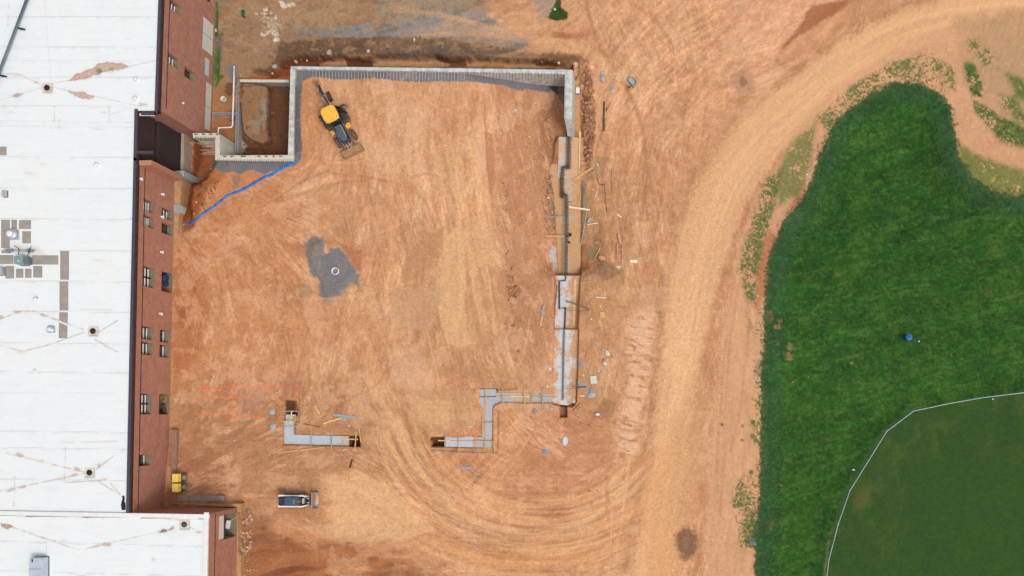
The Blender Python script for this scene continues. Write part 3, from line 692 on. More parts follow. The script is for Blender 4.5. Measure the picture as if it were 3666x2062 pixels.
G6 = weeds([(3420, 500), (3520, 560), (3700, 620), (3700, 720), (3500, 700), (3440, 600)], .70, (92, 116, 48))
G7 = weeds([(2640, 1720), (2700, 1680), (2710, 1960), (2650, 1960), (2620, 1800)], .35)
G8 = weeds([(2680, 1120), (2730, 1100), (2735, 1400), (2725, 1700), (2690, 1600), (2690, 1300)], .30)
patch([(1965, 60), (1985, 20), (1998, -10), (2006, -10), (2008, 30), (2030, 45), (2030, 66), (2016, 70), (1992, 74), (1965, 66), (1950, 60)], (72, 86, 42), .9, 6, 5, 6)
for u, v, r in ((2585, 1520, 5), (2656, 1575, 6), (2694, 1560, 9), (2695, 1512, 8), (2658, 1524, 5), (2706, 1575, 8), (2690, 1690, 10), (2704, 1740, 6)): patch(circ(u, v, r), (72, 100, 44), .85, 5, 3, 4)
# ---- grass field
i = sub(U, 2560, 180, 9e4, 9e4)
dg = sdf(GRASS, U[i], V[i]) + nB[i] * 12 + nC[i] * 9
mg = S((dg + 6) / 10).astype(np.float32)
put((45, 84, 31), mg, i)
g1 = fbm(U[i] / 70, V[i] / 70, 160, 5, .62); g2 = fbm(U[i] / 12, V[i] / 12, 165, 4, .7)
put((68, 102, 40), (mg * S((g1 - .5) / .2) * .45).astype(np.float32), i)
put((38, 74, 36), (mg * S((.46 - g1) / .18) * .5).astype(np.float32), i)
band = S((90 - dg + 34 * nD[i]) / 70) * mg
put((48, 84, 50), (band * .75).astype(np.float32), i)
put((62, 94, 64), (band * S((g2 - .52) / .2) * .4).astype(np.float32), i)
rim = S((26 - dg) / 24) * mg
put((96, 106, 58), (rim * .7 * S(nC[i] + .7)).astype(np.float32), i)
i5 = S((sdf([(2810, 1700), (2860, 1400), (2900, 1300), (2960, 1500), (2940, 1800), (2880, 2100), (2800, 2100)], U[i], V[i]) + 30) / 80)
put((56, 88, 28), (mg * i5 * .35).astype(np.float32), i)
C[i] *= (1 + mg * (.40 * N11(g2) + .18 * nE[i] + .12 * N11(g1)))[..., None]
put((96, 104, 50), (mg * (1 - band) * S((fbm(U[i] / 38, V[i] / 30, 175, 5, .65) - .63) / .07) * .3).astype(np.float32), i)
put((34, 66, 28), (mg * S((fbm(U[i] / 30, V[i] / 22, 177, 5, .65) - .57) / .08) * .3).astype(np.float32), i)
put((80, 112, 46), (mg * (1 - .5 * band) * S((fbm(U[i] / 16, V[i] / 12, 179, 4, .65) - .54) / .1) * .4).astype(np.float32), i)
# mower swathes
sw = np.sin((V[i] * .93 + U[i] * .38) / 17.0 + 1.5 * nA[i])
C[i] *= (1 + .03 * mg * sw * (1 - band))[..., None]
al_ = U[i] * .96 - V[i] * .28 + 30 * nA[i]; ac = U[i] * .28 + V[i] * .96 + 60 * nA[i]
ms = N11(fbm(ac / 7, al_ / 240, 167, 3)); C[i] *= (1 + .22 * mg * (1 - band) * S((ms - .12) / .3) - .10 * mg * (1 - band) * S((-ms - .1) / .3))[..., None]
# outfield beyond the fence
FENCE = [(4400, 1330), (3666, 1405.5), (3509, 1425), (3389, 1446.5), (3270, 1472), (3174, 1544.6), (3111, 1647), (3043, 1756), (3001, 1876), (2968.6, 1999.6), (2955, 2100), (2950, 2600)]
FZ = 1.05
FB = [(CU + (u - CU) * K(FZ) / K(-.9), CV + (v - CV) * K(FZ) / K(-.9)) for u, v in FENCE]
do = sdf(FB + [(4400, 2600)], U[i], V[i])
mo = S((do + 2) / 5).astype(np.float32)
put((53, 78, 35), mo * .9, i)
put((72, 88, 44), (mo * S((fbm(U[i] / 55, V[i] / 90, 171, 4) - .5) / .14) * .5 * S((330 - do) / 250)).astype(np.float32), i)
put((50, 74, 36), (mo * S((fbm(U[i] / 80, V[i] / 120, 173, 4) - .48) / .15) * .5).astype(np.float32), i)
C[i] *= (1 + mo * (.10 * N11(g2) + .06 * nE[i]))[..., None]
patch(ell(3090, 1780, 30, 60, 20), (104, 96, 54), .4, 40, 20, 10)
patch([(2962, 1940), (2975, 1900), (2964, 1990), (2955, 2062), (2948, 2062)], (120, 110, 72), .6, 8, 5, 5)
# bald spots in the grass
for q, c, a in ((ell(2828, 1240, 9, 14), (150, 116, 84), .7), (ell(2824, 1275, 11, 16, -30), (150, 112, 86), .7), (ell(2780, 1170, 14, 7, 20), (160, 116, 78), .75), (ell(2795, 1150, 10, 5), (160, 116, 78), .6),
                (ell(2758, 1130, 10, 20), (140, 96, 62), .6), (ell(2780, 1225, 6, 12), (140, 100, 70), .5), (ell(2760, 1880, 12, 22, 10), (120, 92, 62), .55), (ell(2795, 1735, 9, 7), (140, 110, 80), .5),
                (ell(3530, 1048, 22, 9, 20), (96, 92, 54), .5), (ell(2995, 985, 10, 6), (120, 110, 64), .5), (ell(3385, 610, 8, 8), (110, 84, 60), .5), (ell(3470, 650, 12, 8), (104, 84, 76), .5), (ell(3070, 1620, 10, 12), (110, 100, 52), .35)):
    patch(q, c, a, 7, 5, 6)
mgF = np.zeros(U.shape, np.float32); mgF[sub(U, 2560, 180, 9e4, 9e4)] = mg
# ---- footings' surroundings, puddles, pale dust
patch([(2050, 300), (2084, 300), (2082, 480), (2050, 480)], (196, 146, 98), .9, 4, 2, 3)
patch([(2052, 280), (2058, 280), (2056, 440), (2050, 440)], (140, 128, 76), .6, 4, 2, 2)
patch([(2090, 240), (2118, 250), (2124, 330), (2130, 430), (2122, 520), (2118, 640), (2098, 640), (2088, 540), (2086, 470), (2082, 400), (2088, 330)], (136, 92, 64), .85, 12, 7, 8)
patch([(1940, 210), (2060, 238), (2110, 240), (2095, 270), (2056, 250)], (196, 146, 108), .5, 14, 8, 8)
for q, c, a in (([(1952, 655), (1975, 650), (1980, 680), (1962, 686)], (140, 126, 104), .8), ([(1958, 722), (1994, 722), (1996, 770), (1992, 830), (1978, 825), (1965, 770)], (138, 122, 98), .85),
                ([(2060, 640), (2100, 650), (2095, 690), (2060, 690)], (138, 124, 100), .85), ([(2062, 690), (2100, 690), (2110, 740), (2085, 860), (2075, 840), (2078, 760)], (140, 122, 96), .75),
                ([(2105, 890), (2140, 880), (2150, 895), (2130, 925), (2112, 930)], (158, 140, 108), .85), ([(2140, 930), (2200, 940), (2220, 980), (2160, 1010), (2140, 980)], (128, 100, 76), .6),
                ([(2100, 560), (2180, 560), (2160, 640), (2100, 650)], (150, 118, 88), .6), ([(2160, 1420), (2210, 1440), (2190, 1490), (2120, 1500)], (138, 100, 70), .5),
                ([(1975, 880), (1990, 880), (1990, 975), (1984, 975), (1978, 940), (1968, 920)], (186, 184, 184), .85), ([(2078, 880), (2100, 870), (2108, 960), (2080, 980)], (150, 92, 58), .7),
                ([(1820, 1025), (1865, 1035), (1850, 1062), (1822, 1050)], (146, 96, 66), .5), ([(630, 1092), (668, 1095), (660, 1140), (634, 1130)], (138, 84, 52), .6)):
    patch(q, c, a, 10, 6, 6)
for q in ([(1966, 656), (1972, 656), (1960, 700), (1955, 690)],): patch(q, (120, 70, 48), .7, 6, 4, 4)
for q in ([(1022, 1434), (1058, 1434), (1060, 1486), (1022, 1486)], [(1248, 1561), (1288, 1562), (1287, 1599), (1249, 1599)], [(1540, 1565), (1592, 1565), (1592, 1600), (1543, 1600)], []): (patch(q, (104, 72, 48), .95, 4, 2, 2) if q else patch([(2003, 1446), (2028, 1446), (2030, 1494), (2004, 1494)], (138, 94, 64), .9, 4, 2, 2))
# surveyor's orange spray lines
def spray(a, b, w=3.0, al_=.8):
    i, D, SS, L = curve_dist([a, b], w)
    m = S((w - np.abs(D + nE[i] * .6)) / 2.0) * S((fbm(SS / 10, D * .1 + a[0], 61, 2) - .30) / .18) * al_
    put((246, 112, 70), m.astype(np.float32), i)
for a, b in (((705, 1384), (870, 1386)), ((880, 1386), (1062, 1385)), ((707, 1396), (800, 1396)), ((707, 1423), (940, 1424)), ((707, 1480), (822, 1482)), ((830, 1491), (940, 1492)), ((955, 1392), (982, 1393)), ((955, 1425), (980, 1425)), ((833, 1378), (832, 1507)), ((956, 1364), (955, 1426)), ((1011, 1368), (1011, 1396)), ((1065, 1370), (1065, 1420))): spray(a, b)
patch([(840, 1400), (940, 1385), (930, 1470), (860, 1480)], (176, 126, 110), .4, 40, 20, 10)
patch([(1000, 1340), (1060, 1340), (1060, 1400), (1010, 1400)], (176, 120, 104), .35, 30, 20, 10)
# concrete dust / wash
patch([(2210, 262), (2228, 262), (2232, 290), (2222, 292), (2205, 290), (2196, 275)], (216, 180, 146), .7, 5, 5, 6)
patch(ell(2206, 264, 14, 4, -8), (196, 186, 172), .8, 4, 2, 3)
patch([(2190, 282), (2206, 290), (2200, 320), (2180, 320)], (160, 140, 126), .5, 12, 6, 6)
for u, v, r in ((2192, 324, 7), (2155, 260, 6), (1951, 1616, 10), (2077, 1305, 10), (2085, 1382, 17), (2115, 1397, 10)): patch(ell(u, v, r * 1.15, r * .85, 25), (146, 150, 156), .8, 6, 4, 5)
i = sub(U, 560, -120, 3700, 2180); sl_ = 1 - mgF[i]
mo_ = N11(fbm(U[i] / 11, V[i] / 11, 290, 4, .75)); C[i] *= (1 + sl_ * (1 - .6 * roadF[i]) * .14 * mo_)[..., None]
soilc = (1 - mgF)[..., None]; C *= 1 + soilc * (np.array([.01, .0, -.035], np.float32)); lum_ = (C @ np.array([.3, .6, .1], np.float32))[..., None]; C[...] = C + soilc * .03 * (lum_ - C)
# overall value variation
C *= (1 + .07 * nC + .05 * nE)[..., None]
sx_ = S((fbm(U / 2.6, V / 2.6, 190, 2) - .70) / .06) * (U < 2600) * (U > 600)
C *= (1 - .22 * sx_)[..., None]
sx_ = S((fbm(U / 2.4, V / 2.4, 196, 2) - .72) / .06) * (U < 2600) * (U > 600)
C *= (1 + .22 * sx_)[..., None]
C = np.clip(C, .005, .95)
# ------------------------------------------------------------------ ground sheet
TM = painted_mat('earth and turf', grain=.16, gscale=11.0, rough=.97, bump=.5)
ny, nx = U.shape
me = bpy.data.meshes.new('ground')
co = np.empty((ny * nx, 3), np.float32)
co[:, 0] = ((UN - CU) / PX).ravel(); co[:, 1] = (-(VN - CV) / PX).ravel(); co[:, 2] = Z.ravel()
me.vertices.add(ny * nx); me.vertices.foreach_set('co', co.ravel())
idx = np.arange(ny * nx, dtype=np.int32).reshape(ny, nx)
quads = np.stack([idx[:-1, :-1], idx[1:, :-1], idx[1:, 1:], idx[:-1, 1:]], -1).reshape(-1, 4)
me.loops.add(quads.size); me.loops.foreach_set('vertex_index', quads.ravel())
me.polygons.add(len(quads)); me.polygons.foreach_set('loop_start', np.arange(0, quads.size, 4, dtype=np.int32))
me.polygons.foreach_set('loop_total', np.full(len(quads), 4, np.int32))
me.polygons.foreach_set('use_smooth', np.ones(len(quads), bool))
me.update(calc_edges=True)
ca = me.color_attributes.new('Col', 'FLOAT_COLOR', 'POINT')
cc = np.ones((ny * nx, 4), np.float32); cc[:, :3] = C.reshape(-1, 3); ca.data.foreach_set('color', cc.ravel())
me.materials.append(TM)
go = bpy.data.objects.new('ground', me); COL.objects.link(go); tag(go, kind='structure')
ZI = Z.copy()
def gn(un, vn_):
    a = min(max(np.searchsorted(cuA, un) - 1, 0), nx - 2); b = min(max(np.searchsorted(cvA, vn_) - 1, 0), ny - 2)
    fx = (un - cuA[a]) / (cuA[a + 1] - cuA[a]); fy = (vn_ - cvA[b]) / (cvA[b + 1] - cvA[b])
    q = ZI[b:b + 2, a:a + 2]
    return float((q[0, 0] * (1 - fx) + q[0, 1] * fx) * (1 - fy) + (q[1, 0] * (1 - fx) + q[1, 1] * fx) * fy)
def gz(u, v):
    z = 0.0
    for _ in range(5): z = gn(CU + (u - CU) * K(z), CV + (v - CV) * K(z))
    return z
def G(u, v, dz=0.0): z = gz(u, v); return P(u, v, z) + Vector((0, 0, dz))
def gxy(x, y): return gn(CU + x * PX, CV - y * PX)
# ================================================================== BUILDINGS
RZ = 6.3
def ray_on_line(u, v, A, B):
    """where the sight line through plan position u,v meets the vertical plane over A-B -> (s, z)"""
    x0, y0 = (u - CU) / PX, -(v - CV) / PX
    L = math.hypot(B[0] - A[0], B[1] - A[1]); dx, dy = (B[0] - A[0]) / L, (B[1] - A[1]) / L
    # x0 t - s dx = Ax ; y0 t - s dy = Ay
    det = x0 * (-dy) - (-dx) * y0
    t = (A[0] * (-dy) + dx * A[1]) / det; s = (x0 * A[1] - y0 * A[0]) / det
    return s, HC * (1 - t)
def wall_mesh(name, A, B, z0, z1, th, holes, m, parent, zsplit=None):
    """brick wall with real openings; outward side is to the right of A->B"""
    org = parent.location if parent else Vector((0, 0, 0))
    L = math.hypot(B[0] - A[0], B[1] - A[1]); dx, dy = (B[0] - A[0]) / L, (B[1] - A[1]) / L; nx_, ny_ = dy, -dx
    def W_(s, z, d=0.0): return Vector((A[0] + dx * s - nx_ * d, A[1] + dy * s - ny_ * d, z))
    ss = sorted(set([0, L] + [h[0] for h in holes] + [h[1] for h in holes])); zs = sorted(set([z0, z1] + [h[2] for h in holes] + [h[3] for h in holes]))
    mb = MB(org)
    for i in range(len(ss) - 1):
        for j in range(len(zs) - 1):
            a, b, c, d = ss[i], ss[i + 1], zs[j], zs[j + 1]
            if b - a < 1e-6 or d - c < 1e-6: continue
            cs, cz = (a + b) / 2, (c + d) / 2
            if any(h[0] < cs < h[1] and h[2] < cz < h[3] for h in holes): continue
            mb.poly([W_(a, c), W_(b, c), W_(b, d), W_(a, d)], [(a, c), (b, c), (b, d), (a, d)])
            mb.poly([W_(b, c, th), W_(a, c, th), W_(a, d, th), W_(b, d, th)], [(b, c), (a, c), (a, d), (b, d)])
    for a, b, c, d in [h[:4] for h in holes]:
        mb.poly([W_(a, c), W_(a, d), W_(a, d, th), W_(a, c, th)], [(0, c), (0, d), (th, d), (th, c)])
        mb.poly([W_(b, c), W_(b, c, th), W_(b, d, th), W_(b, d)], [(0, c), (th, c), (th, d), (0, d)])
        mb.poly([W_(a, c), W_(a, c, th), W_(b, c, th), W_(b, c)], [(a, 0), (a, th), (b, th), (b, 0)])
        mb.poly([W_(a, d), W_(b, d), W_(b, d, th), W_(a, d, th)], [(a, 0), (b, 0), (b, th), (a, th)])
    for a, sg in ((0, 1), (L, -1)):
        q = [W_(a, z0), W_(a, z1), W_(a, z1, th), W_(a, z0, th)]
        mb.poly(q if sg > 0 else q[::-1], [(0, z0), (0, z1), (th, z1), (th, z0)])
    mb.poly([W_(0, z1), W_(L, z1), W_(L, z1, th), W_(0, z1, th)], [(0, 0), (L, 0), (L, th), (0, th)])
    o = mb.build(name, m, parent)
    return o, W_
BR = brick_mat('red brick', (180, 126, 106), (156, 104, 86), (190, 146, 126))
BR_SHADE = brick_mat('shaded red brick', (166, 114, 98), (146, 98, 84), (172, 132, 118))  # same brick with the shade of the side-facing walls put into its colour
M_cop = mat('bronze coping', (84, 76, 88), .45, .3, .12, 2, spec=.4)
M_cop_d = mat('bronze fascia', (62, 46, 44), .5, .2, .15, 2)
M_frame = mat('bronze window frame', (52, 42, 40), .5, .2, .1, 3)
M_glass = mat('dark window glass', (70, 66, 64), .12, 0, .2, 1.2, spec=.6)
M_blind = mat('white blind slats', (240, 242, 244), .7, 0, .06, 3)
M_sill = mat('dusty sloping sill', (126, 112, 92), .9, 0, .15, 6)
M_rib = mat('dark brown ribbed metal', (66, 56, 58), .5, .2, .1, 3)
M_beige = mat('tan concrete base', (172, 156, 134), .9, 0, .14, 2.5, .3, 30)
M_tan = mat('dusty exposed foundation', (184, 142, 98), .95, 0, .16, 3, .3, 20)
M_conc = mat('grey concrete', (158, 158, 156), .9, 0, .14, 3, .3, 30)
M_door = mat('white overhead door', (214, 212, 202), .6, 0, .04, 1.5)
M_white = mat('white painted metal', (228, 228, 226), .5, 0, .05, 3)
M_dark = mat('dark steel', (44, 42, 44), .5, .3, .2, 5)
M_grey = mat('weathered grey metal', (128, 134, 138), .45, .4, .1, 4)
M_galv = mat('galvanised metal', (186, 192, 198), .4, .35, .1, 5)

bld = empty('school_building', P(490, 1500, 0), 0, 'long two-storey red brick building with a white flat roof and bronze coping', 'building')
def PW(u, v, z): p = P(u, v, z); return (p.x, p.y)
# plan corners from the coping line at roof height
aS = PW(464, 1826, RZ); aN = PW(505.5, 556, RZ)
# one straight east wall: south end -> recess
mA = (-43.72, -8.9); mB = (-43.10, 21.05)
rA = (-43.10, 21.45); rB = (-43.02, 25.25)
nA_, nB_ = (-41.36, 25.25), (-40.62, 46.0)
def hole(top1, top2, bot, A, B):
    s0, z1 = ray_on_line(*top1, A, B); s1, z1b = ray_on_line(*top2, A, B); _, z0 = ray_on_line(*bot, A, B)
    return (min(s0, s1), max(s0, s1), z0, (z1 + z1b) / 2)
def win(top1, top2, ubot, A, B):
    # bottom edge: same s, find z where the sight column reaches ubot
    s0, z1 = ray_on_line(*top1, A, B); s1, z1b = ray_on_line(*top2, A, B)
    sm = (s0 + s1) / 2; L = math.hypot(B[0] - A[0], B[1] - A[1]); x = A[0] + (B[0] - A[0]) / L * sm
    t = x * PX / (ubot - CU); return (min(s0, s1), max(s0, s1), HC * (1 - t), (z1 + z1b) / 2)
WN = {}
WN['main'] = [('u', win((514, 709), (513, 752), 552, mA, mB), 0, 4), ('u', win((513, 766), (512, 806), 551, mA, mB), 0, 5),
        ('l', win((580, 741), (579, 777), 618, mA, mB), 0, 2), ('l', win((579, 794), (578, 832), 617, mA, mB), 0, 0),
        ('u', win((511, 950), (510, 1023), 553, mA, mB), 1, 3), ('u', win((506, 1166), (505, 1212), 548, mA, mB), 0, 3), ('u', win((505, 1223), (504, 1268), 547, mA, mB), 0, 3),
        ('l', win((573, 1179), (572, 1223), 606, mA, mB), 0, 1), ('l', win((572, 1233), (571, 1277), 605, mA, mB), 0, 1), ('u', win((501, 1409), (499, 1483), 543, mA, mB), 1, 3),
        ('u', win((497, 1629), (496, 1670), 538, mA, mB), 0, 1)]
DR = [win((579, 969), (578, 1041), 620, mA, mB), win((570, 1411), (569, 1484), 606, mA, mB)]
WN['north'] = [('u', win((609, -8), (608, 28), 647, nA_, nB_), 0, 2), ('u', win((601, 184), (600, 222), 640, nA_, nB_), 0, 2), ('l', win((661, 235), (660, 272), 697, nA_, nB_), 0, 0)]
ND = [win((728, 57), (724, 172), 763, nA_, nB_), win((735, 203), (732, 264), 749, nA_, nB_), win((738, 291), (733, 459), 755, nA_, nB_), win((740, -60), (740, 0), 766, nA_, nB_)]
GZ0 = 0.02
w1, W1 = wall_mesh('wall', mA, mB, GZ0, RZ - .1, .62, [h[1] for h in WN['main']] + [(d[0], d[1], max(d[2], .05), d[3]) for d in DR], BR, bld)
w2, W2 = wall_mesh('wall', nA_, nB_, -3.6, RZ - .1, .5, [h[1] for h in WN['north']] + [(d[0], d[1], d[2], d[3]) for d in ND], BR, bld)
w3, W3 = wall_mesh('wall', (-43.5, 25.25), nA_, -3.6, RZ - .1, .45, [], BR_SHADE, bld)
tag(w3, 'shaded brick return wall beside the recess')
def add_window(Wf, h, mull, blinds, parent, th=.45):
    a, b, c, d = h; org = parent.location
    fr = MB(org); dpt = .42
    def bar(s0, s1, z0, z1, d0=dpt, d1=dpt + .06):
        k = [Wf(s0, z0, d0), Wf(s1, z0, d0), Wf(s1, z1, d0), Wf(s0, z1, d0)]; q = [Wf(s0, z0, d1), Wf(s1, z0, d1), Wf(s1, z1, d1), Wf(s0, z1, d1)]
        n = len(fr.v); fr.v += k + q
        for f in ((0, 1, 2, 3), (7, 6, 5, 4), (0, 4, 5, 1), (1, 5, 6, 2), (2, 6, 7, 3), (3, 7, 4, 0)): fr.f.append(tuple(n + i for i in f))
    bar(a + .01, b - .01, d - .07, d - .01); bar(a + .01, b - .01, c + .01, c + .07); bar(a + .01, a + .07, c + .07, d - .07); bar(b - .07, b - .01, c + .07, d - .07)
    bar(a + .07, b - .07, c + (d - c) * .42, c + (d - c) * .42 + .05)
    if mull: bar((a + b) / 2 - .04, (a + b) / 2 + .04, c + .07, d - .07, .25, dpt + .06)
    f = fr.build('window', M_frame, parent)
    g = MB(org); g.poly([Wf(a + .07, c + .07, dpt + .035), Wf(b - .07, c + .07, dpt + .035), Wf(b - .07, d - .07, dpt + .035), Wf(a + .07, d - .07, dpt + .035)])
    go_ = g.build('pane', M_glass, f)
    s_ = MB(org)
    n = len(s_.v); top = [Wf(a + .004, c + .02, 0.0), Wf(b - .004, c + .02, 0.0), Wf(b - .004, c + .09, dpt), Wf(a + .004, c + .09, dpt)]
    s_.poly(top); s_.poly([Wf(a + .004, c + .005, -.03), Wf(b - .004, c + .005, -.03), Wf(b - .004, c + .02, 0), Wf(a + .004, c + .02, 0)])
    s_.build('sill', M_sill, f)
    nb = blinds
    for k in range(nb):
        z = c + .14 + (d - c - .35) * (k + .2) / max(nb, 3); hh = .17 * (3 / max(nb, 3))
        for (p, q) in (((a + .1, (a + b) / 2 - .06), ((a + b) / 2 + .06, b - .1)) if mull else ((a + .1, b - .1),)):
            bl = MB(org)
            for dd in (dpt - .05, dpt - .02): bl.v += [Wf(p, z, dd), Wf(q, z, dd), Wf(q, z + hh, dd), Wf(p, z + hh, dd)]
            for ff in ((0, 1, 2, 3), (7, 6, 5, 4), (0, 4, 5, 1), (1, 5, 6, 2), (2, 6, 7, 3), (3, 7, 4, 0)): bl.f.append(ff)
            bl.build('blind', M_blind, f)
for k, h, mu, bl in WN['main']: add_window(W1, h, mu, bl, bld)
for k, h, mu, bl in WN['north']: add_window(W2, h, mu, bl, bld)
# recessed entrances: floor, back wall and lining
for d in DR:
    a, b, c, e = d; c = max(c, .05); nb = MB(bld.location)
    q = lambda s, z, dd: W1(s, z, dd)
    nb.poly([q(a, c + .03, 0), q(b, c + .03, 0), q(b, c + .03, 1.5), q(a, c + .03, 1.5)])
    o = nb.build('porch_floor', M_sill, bld)
    nb = MB(bld.location)
    nb.poly([q(a, c, 1.5), q(b, c, 1.5), q(b, e, 1.5), q(a, e, 1.5)]); nb.poly([q(a, c, .62), q(a, c, 1.5), q(a, e, 1.5), q(a, e, .62)][::-1]); nb.poly([q(b, c, .62), q(b, e, .62), q(b, e, 1.5), q(b, c, 1.5)][::-1]); nb.poly([q(a, e, .62), q(a, e, 1.5), q(b, e, 1.5), q(b, e, .62)])
    nb.build('porch_lining', M_beige, bld)
    nb = MB(bld.location); m_ = (a + b) / 2
    for s0, s1 in ((a + .1, m_ - .03), (m_ + .03, b - .1)):
        k = [q(s0, c + .05, 1.44), q(s1, c + .05, 1.44), q(s1, e - .06, 1.44), q(s0, e - .06, 1.44)]; nb.poly(k)
    nb.build('door', M_frame, bld)
# north facade doors
def door_panel(Wf, h, dep, m, name, lines=True):
    a, b, c, e = h; mb_ = MB(bld.location); n = len(mb_.v)
    for dd in (dep, dep + .05): mb_.v += [Wf(a + .005, c, dd), Wf(b - .005, c, dd), Wf(b - .005, e - .005, dd), Wf(a + .005, e - .005, dd)]
    for f in ((0, 1, 2, 3), (7, 6, 5, 4), (0, 4, 5, 1), (1, 5, 6, 2), (2, 6, 7, 3), (3, 7, 4, 0)): mb_.f.append(tuple(n + i for i in f))
    o = mb_.build(name, m, bld)
    if lines:
        l = MB(bld.location)
        for t in (.25, .5, .75):
            z = c + (e - c) * t; l.poly([Wf(a + .02, z, dep - .004), Wf(b - .02, z, dep - .004), Wf(b - .02, z + .02, dep - .004), Wf(a + .02, z + .02, dep - .004)])
        if b - a > 2.4:
            m_ = (a + b) / 2; l.poly([Wf(m_ - .03, c + .02, dep - .008), Wf(m_ + .03, c + .02, dep - .008), Wf(m_ + .03, e - .02, dep - .008), Wf(m_ - .03, e - .02, dep - .008)])
        l.build('panel_seam', mat('door seam', (150, 146, 138), .8), o)
    return o
door_panel(W2, ND[0], .04, M_door, 'garage_door'); door_panel(W2, ND[2], .04, M_door, 'garage_door')
o = door_panel(W2, ND[1], .03, mat('pale grey sheet', (196, 202, 212), .6, 0, .08, 5), 'boarded_opening', False); tag(o, 'pale sheet covering a small opening')
door_panel(W2, ND[3], .35, M_rib, 'garage_door', False)
# dark drip line under the parapet band
for Wf, s1, z in ((W1, math.hypot(mB[0] - mA[0], mB[1] - mA[1]), 5.10), (W2, 20.7, 5.10)):
    l = MB(bld.location); n = 0
    l.v += [Wf(0.4, z, 0), Wf(s1, z, 0), Wf(s1, z + .06, 0), Wf(0.4, z + .06, 0), Wf(0.4, z, -.035), Wf(s1, z, -.035), Wf(s1, z + .06, -.035), Wf(0.4, z + .06, -.035)]
    for f in ((3, 2, 1, 0), (4, 5, 6, 7), (0, 1, 5, 4), (2, 3, 7, 6), (0, 4, 7, 3), (1, 2, 6, 5)): l.f.append(f)
    l.build('relief_strip', M_frame, bld)
# foundation below the brick on the south run, wing wall, recess cladding
fd = MB(bld.location)
fd.prism([(mA[0] - .3, mA[1]), (mA[0] + .02, mA[1]), (mB[0] + .06, 13.5), (mB[0] + .30, 16.5), (mB[0] + .62, mB[1] - .1), (mB[0] - .3, mB[1] - .1)], -2.6, .0)
fd.build('foundation', M_tan, bld)
ww, _ = wall_mesh('wing_wall', (mB[0] - .02, mB[1]), (-42.02, mB[1] + .03), .75, RZ - .1, -.42, [], BR, bld)
fd = MB(bld.location); fd.prism([(-43.0, mB[1] - .05), (-41.92, mB[1] - .02), (-41.92, mB[1] + .5), (-43.0, mB[1] + .47)], -2.6, .75); fd.build('wing_wall_base', M_conc, bld)
rx0, rx1 = rA[0], rB[0]
def strip(z0, z1, x0, x1, ribs, m, name):
    s = MB(bld.location)
    s.prism([(x0 - .25, mB[1] + .42), (x0, mB[1] + .42), (x1, 25.25), (x1 - .25, 25.25)], z0, z1)
    if ribs:
        n = 19
        for k in range(n):
            y = mB[1] + .5 + (25.15 - mB[1] - .55) * k / (n - 1); s.box((x0 + .015, y, (z0 + z1) / 2), (.05, .035, z1 - z0 - .04))
    return s.build(name, m, bld)
strip(3.55, 6.0, rx0 - .02, rx1 - .02, True, M_rib, 'upper_cladding')
strip(3.05, 3.55, rx0 - .5, rx1 - .5, False, M_dark, 'louvre_band')
strip(-.45, 3.05, rx0 + .06, rx1 + .06, True, M_rib, 'lower_cladding')
strip(-.75, -.45, rx0 + .12, rx1 + .12, False, M_frame, 'gutter')
strip(-3.6, -.75, rx0 + .38, rx1 + .38, False, M_beige, 'concrete_base')
# copings
def coping(pts, w, z, name='coping', m=M_cop, m2=M_cop_d):
    """pts: outer edge polyline going north; top strip plus dark fascia lip"""
    c = MB(bld.location); fsc = MB(bld.location)
    for a, b in zip(pts[:-1], pts[1:]):
        L = math.hypot(b[0] - a[0], b[1] - a[1]); dx, dy = (b[0] - a[0]) / L, (b[1] - a[1]) / L; nx_, ny_ = dy, -dx
        rzv = math.atan2(dy, dx); cx, cy = (a[0] + b[0]) / 2 - nx_ * w * .5, (a[1] + b[1]) / 2 - ny_ * w * .5
        c.box((cx - nx_ * .0, cy - ny_ * .0, z), (L + w * .98, w * .58, .10), rzv)
        cx, cy = (a[0] + b[0]) / 2 - nx_ * w * .12, (a[1] + b[1]) / 2 - ny_ * w * .12
        fsc.box((cx, cy, z - .10), (L + .1, w * .42, .26), rzv)
    c.build(name, m, bld); fsc.build('fascia', m2, bld)
e0 = PW(472.5, 1500, RZ)
CPm = [(-43.68, -8.32), (-43.06, 21.0)]
coping(CPm, .44, RZ + .05)
coping([(-41.95, 21.5), (-43.0, 21.5)][::-1], .36, RZ + .07)
coping([(-43.06, 21.2), (-42.98, 25.05)], .44, RZ + .05)
coping([(-43.0, 25.08), (-41.34, 25.08)], -.40, RZ + .05)
coping([(-41.32, 24.95), (-40.6, 46.0)], .44, RZ + .05)
# lamps on the facade
for u, v, z in ((577.6, 694.7, 1.9), (577, 776, 1.9), (575, 902, 1.9), (571, 1123, 1.9), (500, 640, 5.8)):
    s, zz = ray_on_line(u, v, mA, mB); p = W1(s, zz, -.12); l = MB(bld.location); l.box(p, (.26, .16, .14), 0); l.box(p + Vector((.03, 0, -.1)), (.16, .26, .06), 0); l.build('wall_lamp', M_white, bld, bevel=.02)
s, zz = ray_on_line(653, 369, nA_, nB_); p = W2(s, zz, -.08); l = MB(bld.location); l.box(p, (.16, .16, .12)); l.build('wall_lamp', M_white, bld, bevel=.02)
